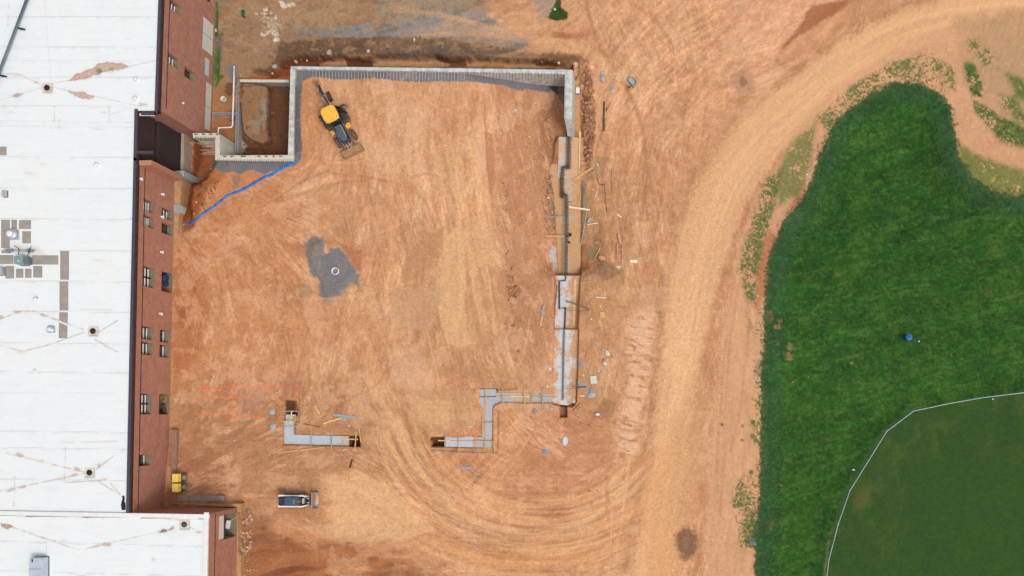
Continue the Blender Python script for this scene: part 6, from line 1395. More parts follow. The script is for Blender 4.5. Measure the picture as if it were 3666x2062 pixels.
for a in ((974.4, 1475, 10, 11, 0, M_mort, 'round blue-grey spill upper left of the L-shaped footing'), (976.5, 1528, 10, 12, 0, M_mort, 'teardrop blue-grey spill left of the L-shaped footing'), (1915, 1472.5, 10, 9, 20, M_mort3, 'round grey heap below the horizontal trench'), (1972, 1463, 5, 6, 0, M_mort, 'small oval spill below the east end of the horizontal trench'),
          (1968, 1319, 5.5, 7.5, -20, M_mort2, 'pale oval spill left of the southern slab'), (1959.5, 1383, 5, 4.5, 0, M_mort2, 'small pale spill near the cross stakes'), (1951, 1616, 11, 8, 0, M_mort3, 'dark grey spill low in the turning circle'), (1704, 1614.6, 5.5, 4.5, 0, M_mort, 'tiny spill under the Z-shaped foot'), (2118, 1414, 14.5, 11, 0, M_mort, 'large fresh heap with a hollow beside the southern slab'),
          (2115, 1396, 9, 7, -40, M_mort3, 'darker heap joined above the large fresh heap'), (2077, 1305, 10, 6, 40, M_mort3, 'grey spill touching the east edge of the southern slab'), (2004, 617, 5, 5, 0, M_mort2, 'round pale blob on the slab west of the bar cage'), (2155, 260, 6.5, 6, 0, M_mort, 'small blue-grey blob above the mortar board'), (2192, 324, 8, 7.5, 20, M_mort, 'blue-grey blob south of the mortar board'), (1973, 1187, 4, 4.5, 0, M_mort, 'tiny spill left of the slab step'),
          (1222, 1604, 0, 0, 0, M_mort, ''), (1297, 1599, 4, 3, 0, M_mort3, 'tiny grey dab beyond the right pit')):
    if a[2] > 0: splat(*a)
# oval white lid
z = gz(2024, 1579); p = P(2024, 1579, z); m_ = MB(p); m_.lathe(p, [(.24, 0), (.24, .05), (.21, .07), (.18, .05), (0, .06)], 24, 1.0, 1.6, rad(-4)); tag(m_.build('oval_lid', mat('pale blue plastic', (196, 206, 220), .5, 0, .06, 4), None, True), 'pale blue oval lid lying inside the turning circle', 'lid')
# flat blocks
def block(u, v, w, l, h, rz, m, name, label, cat, notch=False):
    z = gs(u, v); p = P(u, v, z); r = MB(p)
    if notch:
        for dx in (-.27, .27): r.box(p + Matrix.Rotation(rz, 3, 'Z') @ Vector((dx * w / PX * 1.2, .0 * l, h / 2)), (w / PX * .36, l / PX, h), rz)
        r.box(p + Matrix.Rotation(rz, 3, 'Z') @ Vector((0, -l / PX * .2, h / 2 - .003)), (w / PX * .96, l / PX * .5, h), rz)
    else: r.box(p + Vector((0, 0, h / 2)), (w / PX, l / PX, h), rz)
    return tag(r.build(name, m, None, bevel=.01), label, cat)
M_cb = mat('pale concrete paver', (206, 204, 190), .9, 0, .12, 6, .3, 30)
block(2125.4, 1360, 23, 28, .12, rad(8), M_cb, 'concrete_paver', 'square pale concrete paver between rubble and mortar heap', 'paver')
block(2064, 1438, 24, 15, .22, rad(-10), M_cb, 'notched_block', 'notched concrete block at the south end of the east footing', 'concrete block', True)
block(2110.5, 790, 10, 20, .2, rad(-32), M_block, 'concrete_block', 'light concrete block beside the long grey pole', 'concrete block')
block(2074, 233, 0.1, 0.1, .01, 0, M_cb, 'chip', '', 'chip') if False else None
# trowel
z = gz(2085, 1417); p = P(2085, 1417, z); r = empty('hand_trowel', p, rad(2), 'white float trowel lying left of the fresh mortar heap', 'trowel')
m_ = MB((0, 0, 0)); m_.box((0, 0, .02), (.36, .09, .015)); m_.build('blade', M_white, r); m_ = MB((0, 0, 0)); m_.tube([(-.08, 0, .03), (-.06, 0, .09), (.06, 0, .09), (.08, 0, .03)], .014, 6); m_.build('handle', M_white, r)
# tipped white pail
z = gz(2139, 1483); p = P(2139, 1483, z); r = empty('plastic_pail', p, rad(-8), 'white pail tipped on its side at the edge of the work area', 'pail')
m_ = MB((0, 0, 0)); ax = [(-.17, 0, .13), (.15, 0, .15)]; m_.tube(ax, [.12, .145], 16); m_.build('body', M_white, r, True); m_ = MB((0, 0, 0)); m_.lathe((0, 0, 0), [(.15, 0), (.155, .02), (.12, .02)], 16); o = m_.build('rim', M_white, r); o.location = (.155, 0, .15); o.rotation_euler = (0, math.pi / 2, 0)
m_ = MB((0, 0, 0)); m_.tube([(.17, -.05, .06), (.36, -.22, .03)], .03, 6); m_.build('stirring_stick', WM['t'], r)
# dark buckets on the slab
for u, v, rr, lb in ((2042, 842, 5.6, 'larger dark bucket on the east slab'), (2038.5, 869, 4, 'smaller dark bucket on the east slab')):
    z = gs(u, v); p = P(u, v, z); R_ = rr / PX; r = empty('bucket', p, 0, lb, 'bucket', 'dark buckets on the slab'); m_ = MB((0, 0, 0))
    m_.lathe((0, 0, 0), [(R_ * .8, 0), (R_, .26), (R_ * 1.05, .27), (R_ * .95, .27), (R_ * .75, .06), (0, .06)], 16); m_.build('body', mat('black rubber', (58, 62, 72), .6, 0, .2, 8), r, True)
    m_ = MB((0, 0, 0)); m_.tube([(-R_ * .9, 0, .27), (-R_ * .3, .1, .32), (R_ * .3, .1, .32), (R_ * .9, 0, .27)], .008, 5); m_.build('handle', M_grey, r)
# ladder-like form frame
z = gz(2219, 918) + .04; p0 = P(2219, 918, z); r = empty('form_frame', p0, 0, 'ladder-shaped timber frame with a grey end plate lying on the soil', 'timber frame')
def lp(u, v): q = P(u, v, z) - p0; return Vector((q.x, q.y, 0))
def bar_(a, b, w, m, name, h=.06):
    a, b = lp(*a), lp(*b); m_ = MB((0, 0, 0)); m_.box((a + b) / 2 + Vector((0, 0, h / 2)), ((b - a).length, w, h), math.atan2(b.y - a.y, b.x - a.x)); return m_.build(name, m, r)
bar_((2210, 874), (2207.5, 962), .05, WM['p'], 'rail', .09); bar_((2229, 874), (2227, 962), .05, WM['p'], 'rail', .09)
for va in (874, 893, 913.5, 933.5): bar_((2210 - (va - 874) * .028 + .7, va), (2229 - (va - 874) * .023 - .7, va), .05, WM['p'], 'rung')
bar_((2207.8, 957.5), (2227.2, 958), .22, M_cb, 'end_plate', .1)
# cooler
p = P(2068, 333, gs(2068, 333)); p.x = P(2067.5, 325, -2.3).x; r = empty('cooler', p, rad(-1), 'white and blue drinks cooler east of the tall wall', 'cooler')
p.y = P(2068, 325, -2.6).y; r.location = p
m_ = MB((0, 0, 0)); m_.box((0, 0, .17), (.32, .52, .34), taper=1.06); m_.build('body', mat('blue plastic', (58, 78, 160), .5, 0, .08, 4), r, bevel=.03); m_ = MB((0, 0, 0)); m_.box((0, 0, .38), (.35, .55, .08)); m_.build('lid', M_white, r, bevel=.03)
m_ = MB((0, 0, 0)); m_.tube([(-.19, -.1, .26), (-.23, -.1, .3), (-.23, .1, .3), (-.19, .1, .26)], .012, 5); m_.build('handle', M_white, r)
# mortar board, mortar tub, bucket
p = P(2157.5, 281, gz(2157.5, 281)); r = empty('mortar_board', p, rad(-8), 'mortar board heaped with grey mortar', 'mortar board')
m_ = MB((0, 0, 0)); m_.box((0, 0, .04), (.46, .66, .05)); m_.build('board', WM['g'], r)
m_ = MB((0, 0, 0)); m_.prism([(-.2, .27), (.12, .33), (.23, .22), (.2, .05), (.14, -.3), (.04, -.34), (-.22, -.2), (-.25, 0)], .06, .13, top=[(-.16, .22, .14), (.1, .26, .15), (.18, .16, .14), (.15, .03, .16), (.1, -.24, .14), (.03, -.27, .15), (-.17, -.15, .14), (-.19, 0, .15)]); m_.build('mortar', M_mort, r, True)
p = P(2264, 294, gz(2264, 294)); r = empty('mortar_tub', p, rad(38), 'deep grey mortar tub half full, tilted beside a bucket', 'tub')
def tub(L, W_, H, t=.03):
    m_ = MB((0, 0, 0)); o = [(-L / 2, -W_ / 2 + .09), (-L / 2 + .09, -W_ / 2), (L / 2 - .09, -W_ / 2), (L / 2, -W_ / 2 + .09), (L / 2, W_ / 2 - .09), (L / 2 - .09, W_ / 2), (-L / 2 + .09, W_ / 2), (-L / 2, W_ / 2 - .09)]
    n = 8; k = 0
    for s, z_ in ((.82, 0), (1.0, H), (1.04, H + .01), (.94, H), (.78, .05)):
        m_.v += [Vector((x * s, y * s, z_)) for x, y in o]
    for i in range(4):
        for j in range(n): j2 = (j + 1) % n; m_.f.append((i * n + j, i * n + j2, (i + 1) * n + j2, (i + 1) * n + j))
    m_.f.append(tuple(4 * n + j for j in range(n))); m_.f.append(tuple(range(n - 1, -1, -1))); return m_
o = tub(.50, .80, .3).build('shell', mat('dusty grey plastic', (150, 158, 158), .7, 0, .15, 6), r, bevel=.01)
m_ = MB((0, 0, 0)); m_.prism([(-.2, -.28), (.2, -.28), (.2, .34), (-.2, .34)], .08, .2); m_.build('mortar', M_mort, r, bevel=.03)
p = P(2253, 313, gz(2253, 313)); r = empty('bucket', p, 0, 'pale bucket with a dark inside next to the mortar tub', 'bucket'); m_ = MB((0, 0, 0)); m_.lathe((0, 0, 0), [(.11, 0), (.14, .3), (.15, .31), (.125, .3), (.1, .03), (0, .03)], 18); m_.build('body', mat('pale dirty plastic', (176, 168, 156), .7), r, True)
m_ = MB((0, 0, 0)); m_.lathe((0, 0, 0), [(.112, .13), (0, .14)], 18); m_.build('contents', M_dark, r); m_ = MB((0, 0, 0)); m_.tube([(-.14, 0, .3), (-.1, -.17, .2), (.1, -.17, .2), (.14, 0, .3)], .007, 5); m_.build('handle', M_dark, r)
p = P(2262, 311, gz(2262, 311)); m_ = MB(p); m_.tube([p + Vector((-.05, .1, .1)), p + Vector((.2, -.12, .06))], .03, 6); m_.tube([p + Vector((-.46, .62, .12)), p + Vector((-.3, .45, .05))], .035, 6) if False else None; tag(m_.build('short_pipe', M_dark, None), 'short dark pipe lying between tub and bucket', 'pipe')
# manhole ring on the gravel pad
p = P(1202, 971, gz(1202, 971)); m_ = MB(p)
m_.lathe(p, [(.27, -.1), (.27, .24), (.31, .25), (.33, .2), (.33, -.1)], 32); tag(m_.build('pipe_ring', M_white, None, True), 'white plastic pipe ring standing on the round gravel pad', 'pipe ring')
# concrete pipe
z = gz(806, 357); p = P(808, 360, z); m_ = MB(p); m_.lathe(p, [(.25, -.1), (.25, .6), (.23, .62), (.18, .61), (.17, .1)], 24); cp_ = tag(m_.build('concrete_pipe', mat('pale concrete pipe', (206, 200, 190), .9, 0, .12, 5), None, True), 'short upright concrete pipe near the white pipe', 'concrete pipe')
m_ = MB(p); m_.lathe(p, [(.175, .12), (0, .13)], 20); m_.build('mouth_shade', M_dark, cp_)  # dark disc painted as the shade inside the pipe mouth
# white pvc pipe
zz = -2.45; pts = [(838, 239), (837, 300), (834.5, 380), (833, 420), (832.6, 445)]
path = [P(u, v, zz) for u, v in pts] + [P(831.5, 452, zz), P(827, 456, zz), P(820, 456.4, zz), P(793, 456.8, zz), P(786, 457.2, zz), P(782, 461, zz), P(781.3, 468, zz), P(781.2, 477, zz + .02)]
r = empty('white_pipe', P(833, 380, -3.2), 0, 'long bent white plastic pipe beside the stairwell', 'pipe'); m_ = MB(r.location); m_.tube(path, .068, 10); m_.build('pipe', M_white, r, True)
for u, v in ((837.3, 300), (833.8, 400), (832.8, 430)): m_ = MB(r.location); m_.box(P(u, v, -2.75), (.5, .05, .45)); m_.build('support_bracket', M_grey, r)
for u, v in ((838, 240), (826, 455.5), (783, 458)): m_ = MB(r.location); m_.tube([P(u, v, zz) + Vector((0, .06, 0)), P(u, v, zz) - Vector((0, .06, 0))], .075, 10); m_.build('coupling', M_white, r)
# blue lay-flat hose
hp = [(1059.5, 577), (1045, 586), (1026, 594.6), (1000, 608), (971, 625.5), (947, 634), (920, 650), (894, 665), (861, 683), (835, 691), (812, 702), (795, 716), (781, 727), (765, 740), (750, 749), (730, 763), (706, 782), (688, 799), (676, 801), (662, 802.5)]
hp = catmull(hp, 4); m_ = MB(G(860, 690)); n = len(hp); q = random.Random(3); rows = []
for i, (u, v) in enumerate(hp):
    a = hp[max(i - 1, 0)]; b = hp[min(i + 1, n - 1)]; d = Vector((b[0] - a[0], -(b[1] - a[1]), 0)).normalized(); nn = Vector((d.y, -d.x, 0)); t = i / (n - 1)
    w = (.145 * (1 - t) + .085 * t) * (1 + .12 * math.sin(i * 1.3) + q.uniform(-.08, .08)); c = P(u, v, gz(u, v)) + Vector((0, 0, .02)); tw = .05 * math.sin(i * .9)
    for s, h in ((-1, 0), (-.6, .06 + tw), (-.1, .075), (.35, .03), (.65, .065 - tw), (1, 0)): rows.append(c + nn * (w * s) + Vector((0, 0, h)))
m_.v = rows
for i in range(n - 1):
    for j in range(5): m_.f.append((i * 6 + j, i * 6 + j + 1, (i + 1) * 6 + j + 1, (i + 1) * 6 + j))
o = m_.build('lay_flat_hose', mat('blue hose fabric', (58, 126, 204), .6, 0, .16, 3, c2=(40, 98, 176)), None, True); tag(o, 'long bright blue lay-flat hose running from the stairwell to the building', 'hose')
p = G(659, 803, .05); m_ = MB(p); m_.tube([p + Vector((-.1, 0, 0)), p + Vector((.08, 0, 0))], .07, 8); o = m_.build('hose_coupling', mat('green brass', (110, 160, 140), .5), None, True)
hz_ = bpy.data.objects['lay_flat_hose']; o.parent = hz_; o.location = o.location - hz_.location
# utility box
p = P(655, 766, gz(660, 760)); bz = -1.2; r = empty('utility_box', P(656, 757, bz), rad(-1), 'pale grey utility cabinet against the brick wall', 'utility cabinet')
m_ = MB((0, 0, 0)); m_.box((0, 0, .55), (.62, .66, 1.3)); m_.build('body', M_cb, r, bevel=.02); m_ = MB((0, 0, 0)); m_.box((0, 0, 1.24), (.70, .72, .08)); m_.build('lid', M_conc, r, bevel=.02)
# yellow hoppers
def hopper(u, v, label):
    z = gz(u + 14, v); p = P(u + 12, v, z); r = empty('wheeled_hopper', p, 0, label, 'hopper', 'yellow hoppers parked by the building')
    m_ = MB((0, 0, 0)); q = [(-.36, -.37), (.22, -.37), (.22, .37), (-.36, .37)]; m_.prism(q, .62, .98, top=[(-.36, -.37, 1.05), (.14, -.37, 1.05), (.14, .37, 1.05), (-.36, .37, 1.05)])
    m_.build('body', mat('yellow paint', (240, 204, 84), .5, 0, .07, 4), r, bevel=.02)
    m_ = MB((0, 0, 0)); m_.box((-.13, 0, 1.07), (.46, .70, .03)); m_.build('lid', mat('pale yellow lid', (244, 214, 108), .5, 0, .05, 4), r, bevel=.015)
    for y in (-.34, .34):
        for x in (-.3, .2): m_ = MB((0, 0, 0)); m_.box((x, y, .33), (.05, .05, .64)); m_.build('leg', M_dark, r)
    for y in (-.3, .3): m_ = MB((0, 0, 0)); m_.tube([(.3, y - .05, .2), (.3, y + .05, .2)], .2, 14); m_.build('wheel', mat('dusty rubber', (104, 92, 86), .9, 0, .15, 6), r, True)
    m_ = MB((0, 0, 0)); m_.lathe((0, 0, 0), [(.2, 0), (.24, .1), (.22, .2), (.1, .26)], 16); o = m_.build('drum', mat('dusty drum', (148, 130, 120), .8, 0, .15, 6), r, True); o.location = (.26, 0, .25); o.rotation_euler = (0, .9, 0); return r
hopper(640, 1708.5, 'northern of the two yellow lidded hoppers'); hopper(640, 1743.5, 'southern of the two yellow lidded hoppers')
# doorway contents
s1_, d1_ = DR[0][0], DR[0][1]
def inside(s, dd, z): return W1(s, z, dd)
M_tarp = mat('navy tarpaulin', (40, 58, 100), .7, 0, .3, 3, c2=(24, 34, 62)); M_tarp2 = mat('bright blue tarpaulin', (36, 104, 176), .6, 0, .2, 3)
def rs_z(u, v): s, z = ray_on_line(u, v, (mA[0] - .5, mA[1]), (mB[0] - .5, mB[1])); return s, z
sB, _ = ray_on_line(598, 1000, mA, mB)
pc_ = W1(sB + .1, .1, .45); r = empty('tarpaulin_bundle', pc_, 0, 'crumpled navy and blue tarpaulin bundle in the northern doorway', 'tarpaulin')
m_ = MB((0, 0, 0)); icos(m_, (-.02, .1, .55), .48, 4, 3, (.75, 1.1, 1.0), .1); m_.build('wrapped_bundle', M_tarp, r)
m_ = MB((0, 0, 0)); icos(m_, (.22, .42, .35), .2, 5, 2, (.9, .9, 1), .1); m_.build('loose_fold', M_tarp2, r)
m_ = MB((0, 0, 0)); icos(m_, (.05, -.45, .3), .26, 6, 2, (.8, 1, .9), .14); m_.build('loose_fold', M_tarp, r)
pr = W1(DR[0][0] + .18, .12, .3); m_ = MB(pr); m_.box(pr + Vector((-.05, .05, .12)), (.55, .1, .2), .05); tag(m_.build('red_crate', mat('red plastic', (190, 84, 60), .6), None, bevel=.02), 'flat red box on the floor of the northern doorway', 'box')
s2, _ = ray_on_line(584, 1425, mA, mB); pr = W1(s2, .1, .5); r = empty('hose_coil', pr, 0, 'coiled ochre hose in the southern doorway', 'hose coil')
for k in range(4): m_ = MB((0, 0, 0)); m_.tube([(.27 * math.cos(a) * (1 - k * .05), .3 * math.sin(a) * (1 - k * .05), .05 + k * .055) for a in np.linspace(0, 6.2832, 25)], .032, 6); m_.build('hose_turn', mat('ochre hose', (176, 128, 40), .6, 0, .2, 8), r, True)
s2, _ = ray_on_line(588, 1462, mA, mB); pr = W1(s2, .1, .45); m_ = MB(pr); icos(m_, pr + Vector((0, .2, .22)), .24, 8, 2, (.8, 1, 1), .15); icos(m_, pr + Vector((.03, -.2, .2)), .26, 9, 2, (.9, 1, 1), .15); tag(m_.build('burlap_sack', mat('dark brown sack', (84, 62, 54), .9, 0, .25, 6), None), 'dark brown lumpy sack in the southern doorway', 'sack')
s2, z2 = ray_on_line(822, 1895, wA, wB); pr = W5(s2 * 1.0, hG[2] + .05, 1.3); pr = Vector((P(814, 1878, 1.4).x, P(814, 1878, 1.4).y, hG[2] + .22))
m_ = MB(pr); m_.box(pr, (.32, .75, .3), rad(-12)); tag(m_.build('white_carton', M_white, None, bevel=.02), 'white carton on the floor inside the wing doorway', 'carton')
pr = pr + Vector((.35, .45, -.15)); m_ = MB(pr); m_.tube([pr + Vector((-.3, -.15, .1)), pr + Vector((.35, .2, 0))], .03, 6); tag(m_.build('broom_handle', WM['t'], None), 'wooden pole inside the wing doorway', 'pole')
# north yard bits
z = gz(876, 53); p = P(876, 53, z); r = empty('green_bench', p, rad(4), 'small dark green bench standing in the brown yard', 'bench')
for dx in (-.07, .07): m_ = MB((0, 0, 0)); m_.box((dx, 0, .42), (.1, .62, .04)); m_.build('seat_slat', mat('dark green paint', (34, 92, 74), .6, 0, .15, 6), r)
for y in (-.26, .26): m_ = MB((0, 0, 0)); m_.box((0, y, .2), (.2, .05, .4)); m_.build('leg', mat('dark green paint', (34, 92, 74), .6), r)
p = G(791, 60); m_ = MB(p); m_.lathe(p, [(.1, 0), (.1, .02), (.03, .03), (.015, .3), (0, .31)], 12); tag(m_.build('orange_marker', mat('orange plastic', (214, 100, 70), .7), None), 'small orange marker beside the garage doors', 'marker')
p = P(776, 111, gz(776, 111)); m_ = MB(p); m_.box(p + Vector((0, 0, .1)), (.1, .24, .2), .1); tag(m_.build('white_post_stub', M_white, None), 'small white post by the garage door', 'post')
z = gz(1988, 40); p = P(1988, 42.5, z); r = empty('vent_standpipe', p, 0, 'mint-green capped standpipe in the small grass island', 'standpipe'); m_ = MB((0, 0, 0)); m_.lathe((0, 0, 0), [(.09, 0), (.08, .55)], 14); m_.build('pipe', mat('dark red pipe', (120, 30, 22), .6), r, True)
m_ = MB((0, 0, 0)); m_.lathe((0, 0, 0), [(.13, .52), (.14, .56), (.13, .66), (.08, .7), (0, .71)], 18); m_.build('cap', mat('mint green cap', (120, 206, 168), .5, 0, .06, 4), r, True)
# grass field: barrel, scraps
z = gz(3250, 1208); p = P(3246, 1210, z); r = empty('blue_barrel', p, 0, 'upright blue plastic barrel standing in the grass', 'barrel'); m_ = MB((0, 0, 0)); m_.lathe((0, 0, 0), [(.26, 0), (.29, .04), (.3, .3), (.28, .33), (.28, .36), (.3, .39), (.3, .62), (.28, .65), (.28, .68), (.3, .71), (.29, .9), (.25, .93)], 24); m_.build('drum', mat('deep blue plastic', (24, 98, 156), .5, 0, .12, 4), r, True)
m_ = MB((0, 0, 0)); m_.lathe((0, 0, 0), [(.27, .9), (.27, .935), (.24, .92), (0, .925)], 24); m_.build('lid', mat('light blue plastic', (92, 172, 222), .5, 0, .08, 4), r, True)
for x in (-.1, .12): m_ = MB((0, 0, 0)); m_.lathe((x, 0, 0), [(.035, .92), (.035, .95), (0, .955)], 10); m_.build('bung', mat('deep blue plastic', (24, 98, 156), .5), r)
def scrap(u, v, r_, c, label, name='litter', cat='litter'):
    p = G(u, v); m_ = MB(p); icos(m_, p + Vector((0, 0, .05)), r_ / PX, int(u), 1, (1, .7, .5), .35); return tag(m_.build(name, c, None), label, cat)
scrap(3289, 1222, 4, M_white, 'white crumpled bag right of the blue barrel'); scrap(3554, 1429, 4, M_white, 'white scrap just inside the fence near the right edge'); scrap(3055, 1681, 5.5, M_galv, 'crumpled grey and white sheet beside the fence'); scrap(2712, 1060, 3.5, M_white, 'white scrap on the red bank beside the grass'); scrap(2889, 625, 3.5, M_white, 'white scrap in the weeds at the grass tip')
scrap(3511, 214, 3.5, M_white, 'white scrap in the weedy corner'); scrap(2802, 1267, 5, mat('dull purple cloth', (96, 84, 120), .8), 'dull purple rag at the grass edge'); scrap(3047, 1299, 5.5, M_clod, 'brown lump in the middle of the grass'); scrap(2893, 1350, 4, M_clod, 'upper of two brown lumps low in the grass'); scrap(2838, 1368, 5, M_clod, 'lower of two brown lumps low in the grass')
scrap(990, 1406, 3, M_white, 'white scrap above the L-shaped trench'); scrap(1249, 1523, 4, M_white, 'white scrap right of the grey beam'); scrap(840, 1577, 2.5, M_white, 'tiny white scrap on the bare south-west soil'); scrap(2147, 1113, 0.1, M_white, ''); bpy.data.objects.remove([o for o in bpy.data.objects if o.name.startswith('litter') and not o.get('label')][0])
p = G(3113, 484); r = empty('survey_tripod', p, 0, 'small metal tripod stake in the grass tip', 'tripod')
for a in (0, 2.1, 4.2): m_ = MB((0, 0, 0)); m_.tube([(0, 0, .5), (.2 * math.cos(a), .2 * math.sin(a), 0)], .015, 5); m_.build('leg', M_galv, r)
# ---------------- outfield fence
r = empty('chain_link_fence', P(3100, 1660, -.9), 0, 'low chain-link fence curving along the edge of the playing field', 'fence'); M_rail = mat('galvanised rail', (176, 190, 200), .5, .3, .08, 5); M_wire = mat('pale wire', (150, 166, 172), .6, .2, .1, 5)
fp = [P(u, v, FZ) for u, v in FENCE[:-1]]; ends = []
for a, b in zip(fp[:-1], fp[1:]):
    d = b - a; L = d.length; n = max(1, round(L / 3.0)); ends += [a + d * (k / n) for k in range(n)]
    m_ = MB(r.location); m_.tube([a, b], .032, 8); m_.build('top_rail', M_rail, r)
    m_ = MB(r.location); g0 = gxy(a.x, a.y); g1 = gxy(b.x, b.y); st = .085; H0, H1 = FZ - g0, FZ - g1; N = int(L / st)
    dn = d.normalized(); nn = Vector((dn.y, -dn.x, 0)) * .0022; up = Vector((0, 0, .0))
    hm = (H0 + H1) / 2; sh = hm
    for k in range(-int(sh / st), N):
        for sgn in (1, -1):
            s0 = k * st; s1 = s0 + sh; z0, z1 = (0, hm) if sgn > 0 else (hm, 0)
            t0, t1 = 0.0, 1.0
            if s0 < 0: t0 = -s0 / sh
            if s1 > L: t1 = (L - s0) / sh
            if t1 <= t0: continue
            A_ = a + dn * (s0 + sh * t0); B_ = a + dn * (s0 + sh * t1); A_.z = (g0 + g1) / 2 + z0 + (z1 - z0) * t0; B_.z = (g0 + g1) / 2 + z0 + (z1 - z0) * t1
            w = dn * .0035; m_.poly([A_ - w, A_ + w, B_ + w, B_ - w])
    m_.build('wire_mesh', M_wire, r)
for e_ in ends + [fp[-1]]:
    g = gxy(e_.x, e_.y); m_ = MB(r.location); m_.tube([(e_.x, e_.y, g - .1), (e_.x, e_.y, FZ + .04)], .038, 8); m_.build('post', M_rail, r)
# ================================================================== ROOF EQUIPMENT
M_pad = mat('grey walkway pad', (156, 148, 140), .95, 0, .10, 1.5, .3, 30)
def pad(u0, v0, u1, v1, label, cut=None):
    z = RZ + .012; pts = [PW(u0, v0, z), PW(u1, v0, z), PW(u1, v1, z), PW(u0, v1, z)]
    if cut: pts = [PW(u, v, z) for u, v in cut]
    cx = sum(p[0] for p in pts) / 4; cy = sum(p[1] for p in pts) / 4; m_ = MB((cx, cy, RZ + .002)); m_.prism(pts, RZ + .002, RZ + .02)
    o = m_.build('walkway_pad', M_pad, None); b = o.modifiers.new('bevel', 'BEVEL'); b.width = .06; b.segments = 3; b.affect = 'VERTICES' if False else 'EDGES'; b.limit_method = 'ANGLE'; b.angle_limit = rad(80); b.width = .008
    return tag(o, label, 'walkway pad', 'grey walkway pads on the white roof')
for a in ((4, 787, 35, 888, 'tall walkway pad left of the big roof fan'), (41, 787, 61, 819, 'narrow walkway pad above the big roof fan'), (68, 788, 111, 820, 'wide brownish walkway pad above and right of the big roof fan'), (79.5, 827.6, 110.7, 871, 'squarish walkway pad right of the big roof fan'),
          (4.6, 896, 35.6, 906.6, 'thin walkway pad under the steel rack'), (-40, 913, 48, 945, 'long walkway pad running under the grey roof unit'), (115, 914, 209, 947, 'long horizontal walkway pad right of the grey roof unit'), (215.5, 898, 247, 1001.5, 'topmost pad of the vertical walkway'), (213, 1008, 244.5, 1111.6, 'second pad of the vertical walkway'),
          (19.6, 952, 50.5, 997, 'first walkway pad below the grey roof unit'), (57, 962, 83.7, 994.5, 'second walkway pad below the grey roof unit'), (89.5, 962, 112.7, 994.5, 'third and smallest walkway pad below the grey roof unit'), (119, 952, 151.6, 993.6, 'fourth walkway pad below the grey roof unit'), (-30, 525, 23.6, 556, 'lone walkway pad at the left edge higher up')): pad(*a)
pad(0, 0, 0, 0, 'third pad of the vertical walkway with a slanted bottom', [(212, 1118), (243, 1118), (242, 1159), (212, 1146)]); pad(0, 0, 0, 0, 'lowest pad of the vertical walkway with a slanted top', [(211, 1154), (241.5, 1166), (241, 1211), (210, 1211)])
def fan(u, v, r_, h, label):
    p = P(u, v, RZ + .0); r = empty('exhaust_fan', p, 0, label, 'roof fan', 'round exhaust fans on the roof'); k = r_ / PX * .93
    m_ = MB((0, 0, 0)); m_.box((0, 0, .07), (k * 1.9, k * 1.9, .15)); m_.build('curb', M_galv, r, bevel=.02)
    m_ = MB((0, 0, 0)); m_.lathe((0, 0, 0), [(k * .7, .15), (k * .8, h * .35), (k * 1.0, h * .4), (k * 1.03, h * .5), (k * .9, h * .6), (k * .6, h * .72)], 28); m_.build('shroud', M_galv, r, True)
    m_ = MB((0, 0, 0)); m_.lathe((0, 0, 0), [(k * .56, h * .72), (k * .56, h * .95), (k * .4, h), (0, h * 1.03)], 24); m_.build('cap', M_white, r, True)
fan(52, 841, 19, .75, 'big round exhaust fan between the walkway pads'); fan(186, 1180, 13, .45, 'small round exhaust fan left of the lowest walkway pads')
def rbox(u0, v0, u1, v1, h, z, name, label, cat, m, extra=None, rz=0):
    p0, p1 = P(u0, v0, z + h), P(u1, v1, z + h); c = (p0 + p1) / 2; c.z = z; r = empty(name, c, rz, label, cat); w, l = abs(p1.x - p0.x), abs(p1.y - p0.y)
    m_ = MB((0, 0, 0)); m_.box((0, 0, h / 2 + .04), (w, l, h - .08)); m_.build('casing', m, r, bevel=.02)
    m_ = MB((0, 0, 0)); m_.box((0, 0, .03), (w + .1, l + .1, .06)); m_.build('curb', M_grey, r); return r, w, l
r, w, l = rbox(49, 916, 79, 944, .95, RZ, 'rooftop_unit', 'grey-blue boxy roof unit standing on the long walkway pad', 'roof unit', mat('grey blue sheet metal', (142, 160, 168), .5, .3, .08, 3))
m_ = MB((0, 0, 0)); m_.box((.05, -.1, .965), (.12, .1, .02)); m_.build('access_label', M_white, r)
m_ = MB((0, 0, 0)); m_.box((w / 2 + .14, 0, .35), (.28, l * .9, .6)); m_.build('side_duct', mat('darker grey sheet metal', (110, 124, 128), .5, .3, .1, 3), r, bevel=.02)
for pts in ([(0, .45, .9), (-.15, .95, .6), (-.75, 1.25, .3)], [(.5, .1, .5), (.58, .55, .55), (.72, 1.2, .4)]): m_ = MB((0, 0, 0)); m_.tube([Vector(p) for p in (catmull([np.array(q) for q in pts], 6))], .028, 6); m_.build('conduit', M_dark, r, True)
r = empty('pipe_rack', P(70, 898, RZ), 0, 'slim blue-grey steel rack lying across the roof above the roof unit', 'steel rack'); M_bg = mat('blue grey steel', (126, 150, 166), .5, .3, .1, 4)
for (u0, v0, u1, v1) in ((12, 891, 128, 897), (22, 897, 122, 902)): m_ = MB(r.location); m_.tube([P(u0, v0, RZ + .35), P(u1, v1, RZ + .3)], .022, 6); m_.build('rail', M_bg, r)
for u in (34, 105): m_ = MB(r.location); m_.prism([PW(u - 14, 894, RZ + .3), PW(u, 892, RZ + .3), PW(u + 14, 896, RZ + .3), PW(u + 10, 902, RZ + .3), PW(u - 8, 900, RZ + .3)], RZ + .24, RZ + .38); m_.build('bracket', M_bg, r); m_ = MB(r.location); m_.box(P(u, 898, RZ + .12), (.12, .3, .24)); m_.build('foot', M_grey, r)
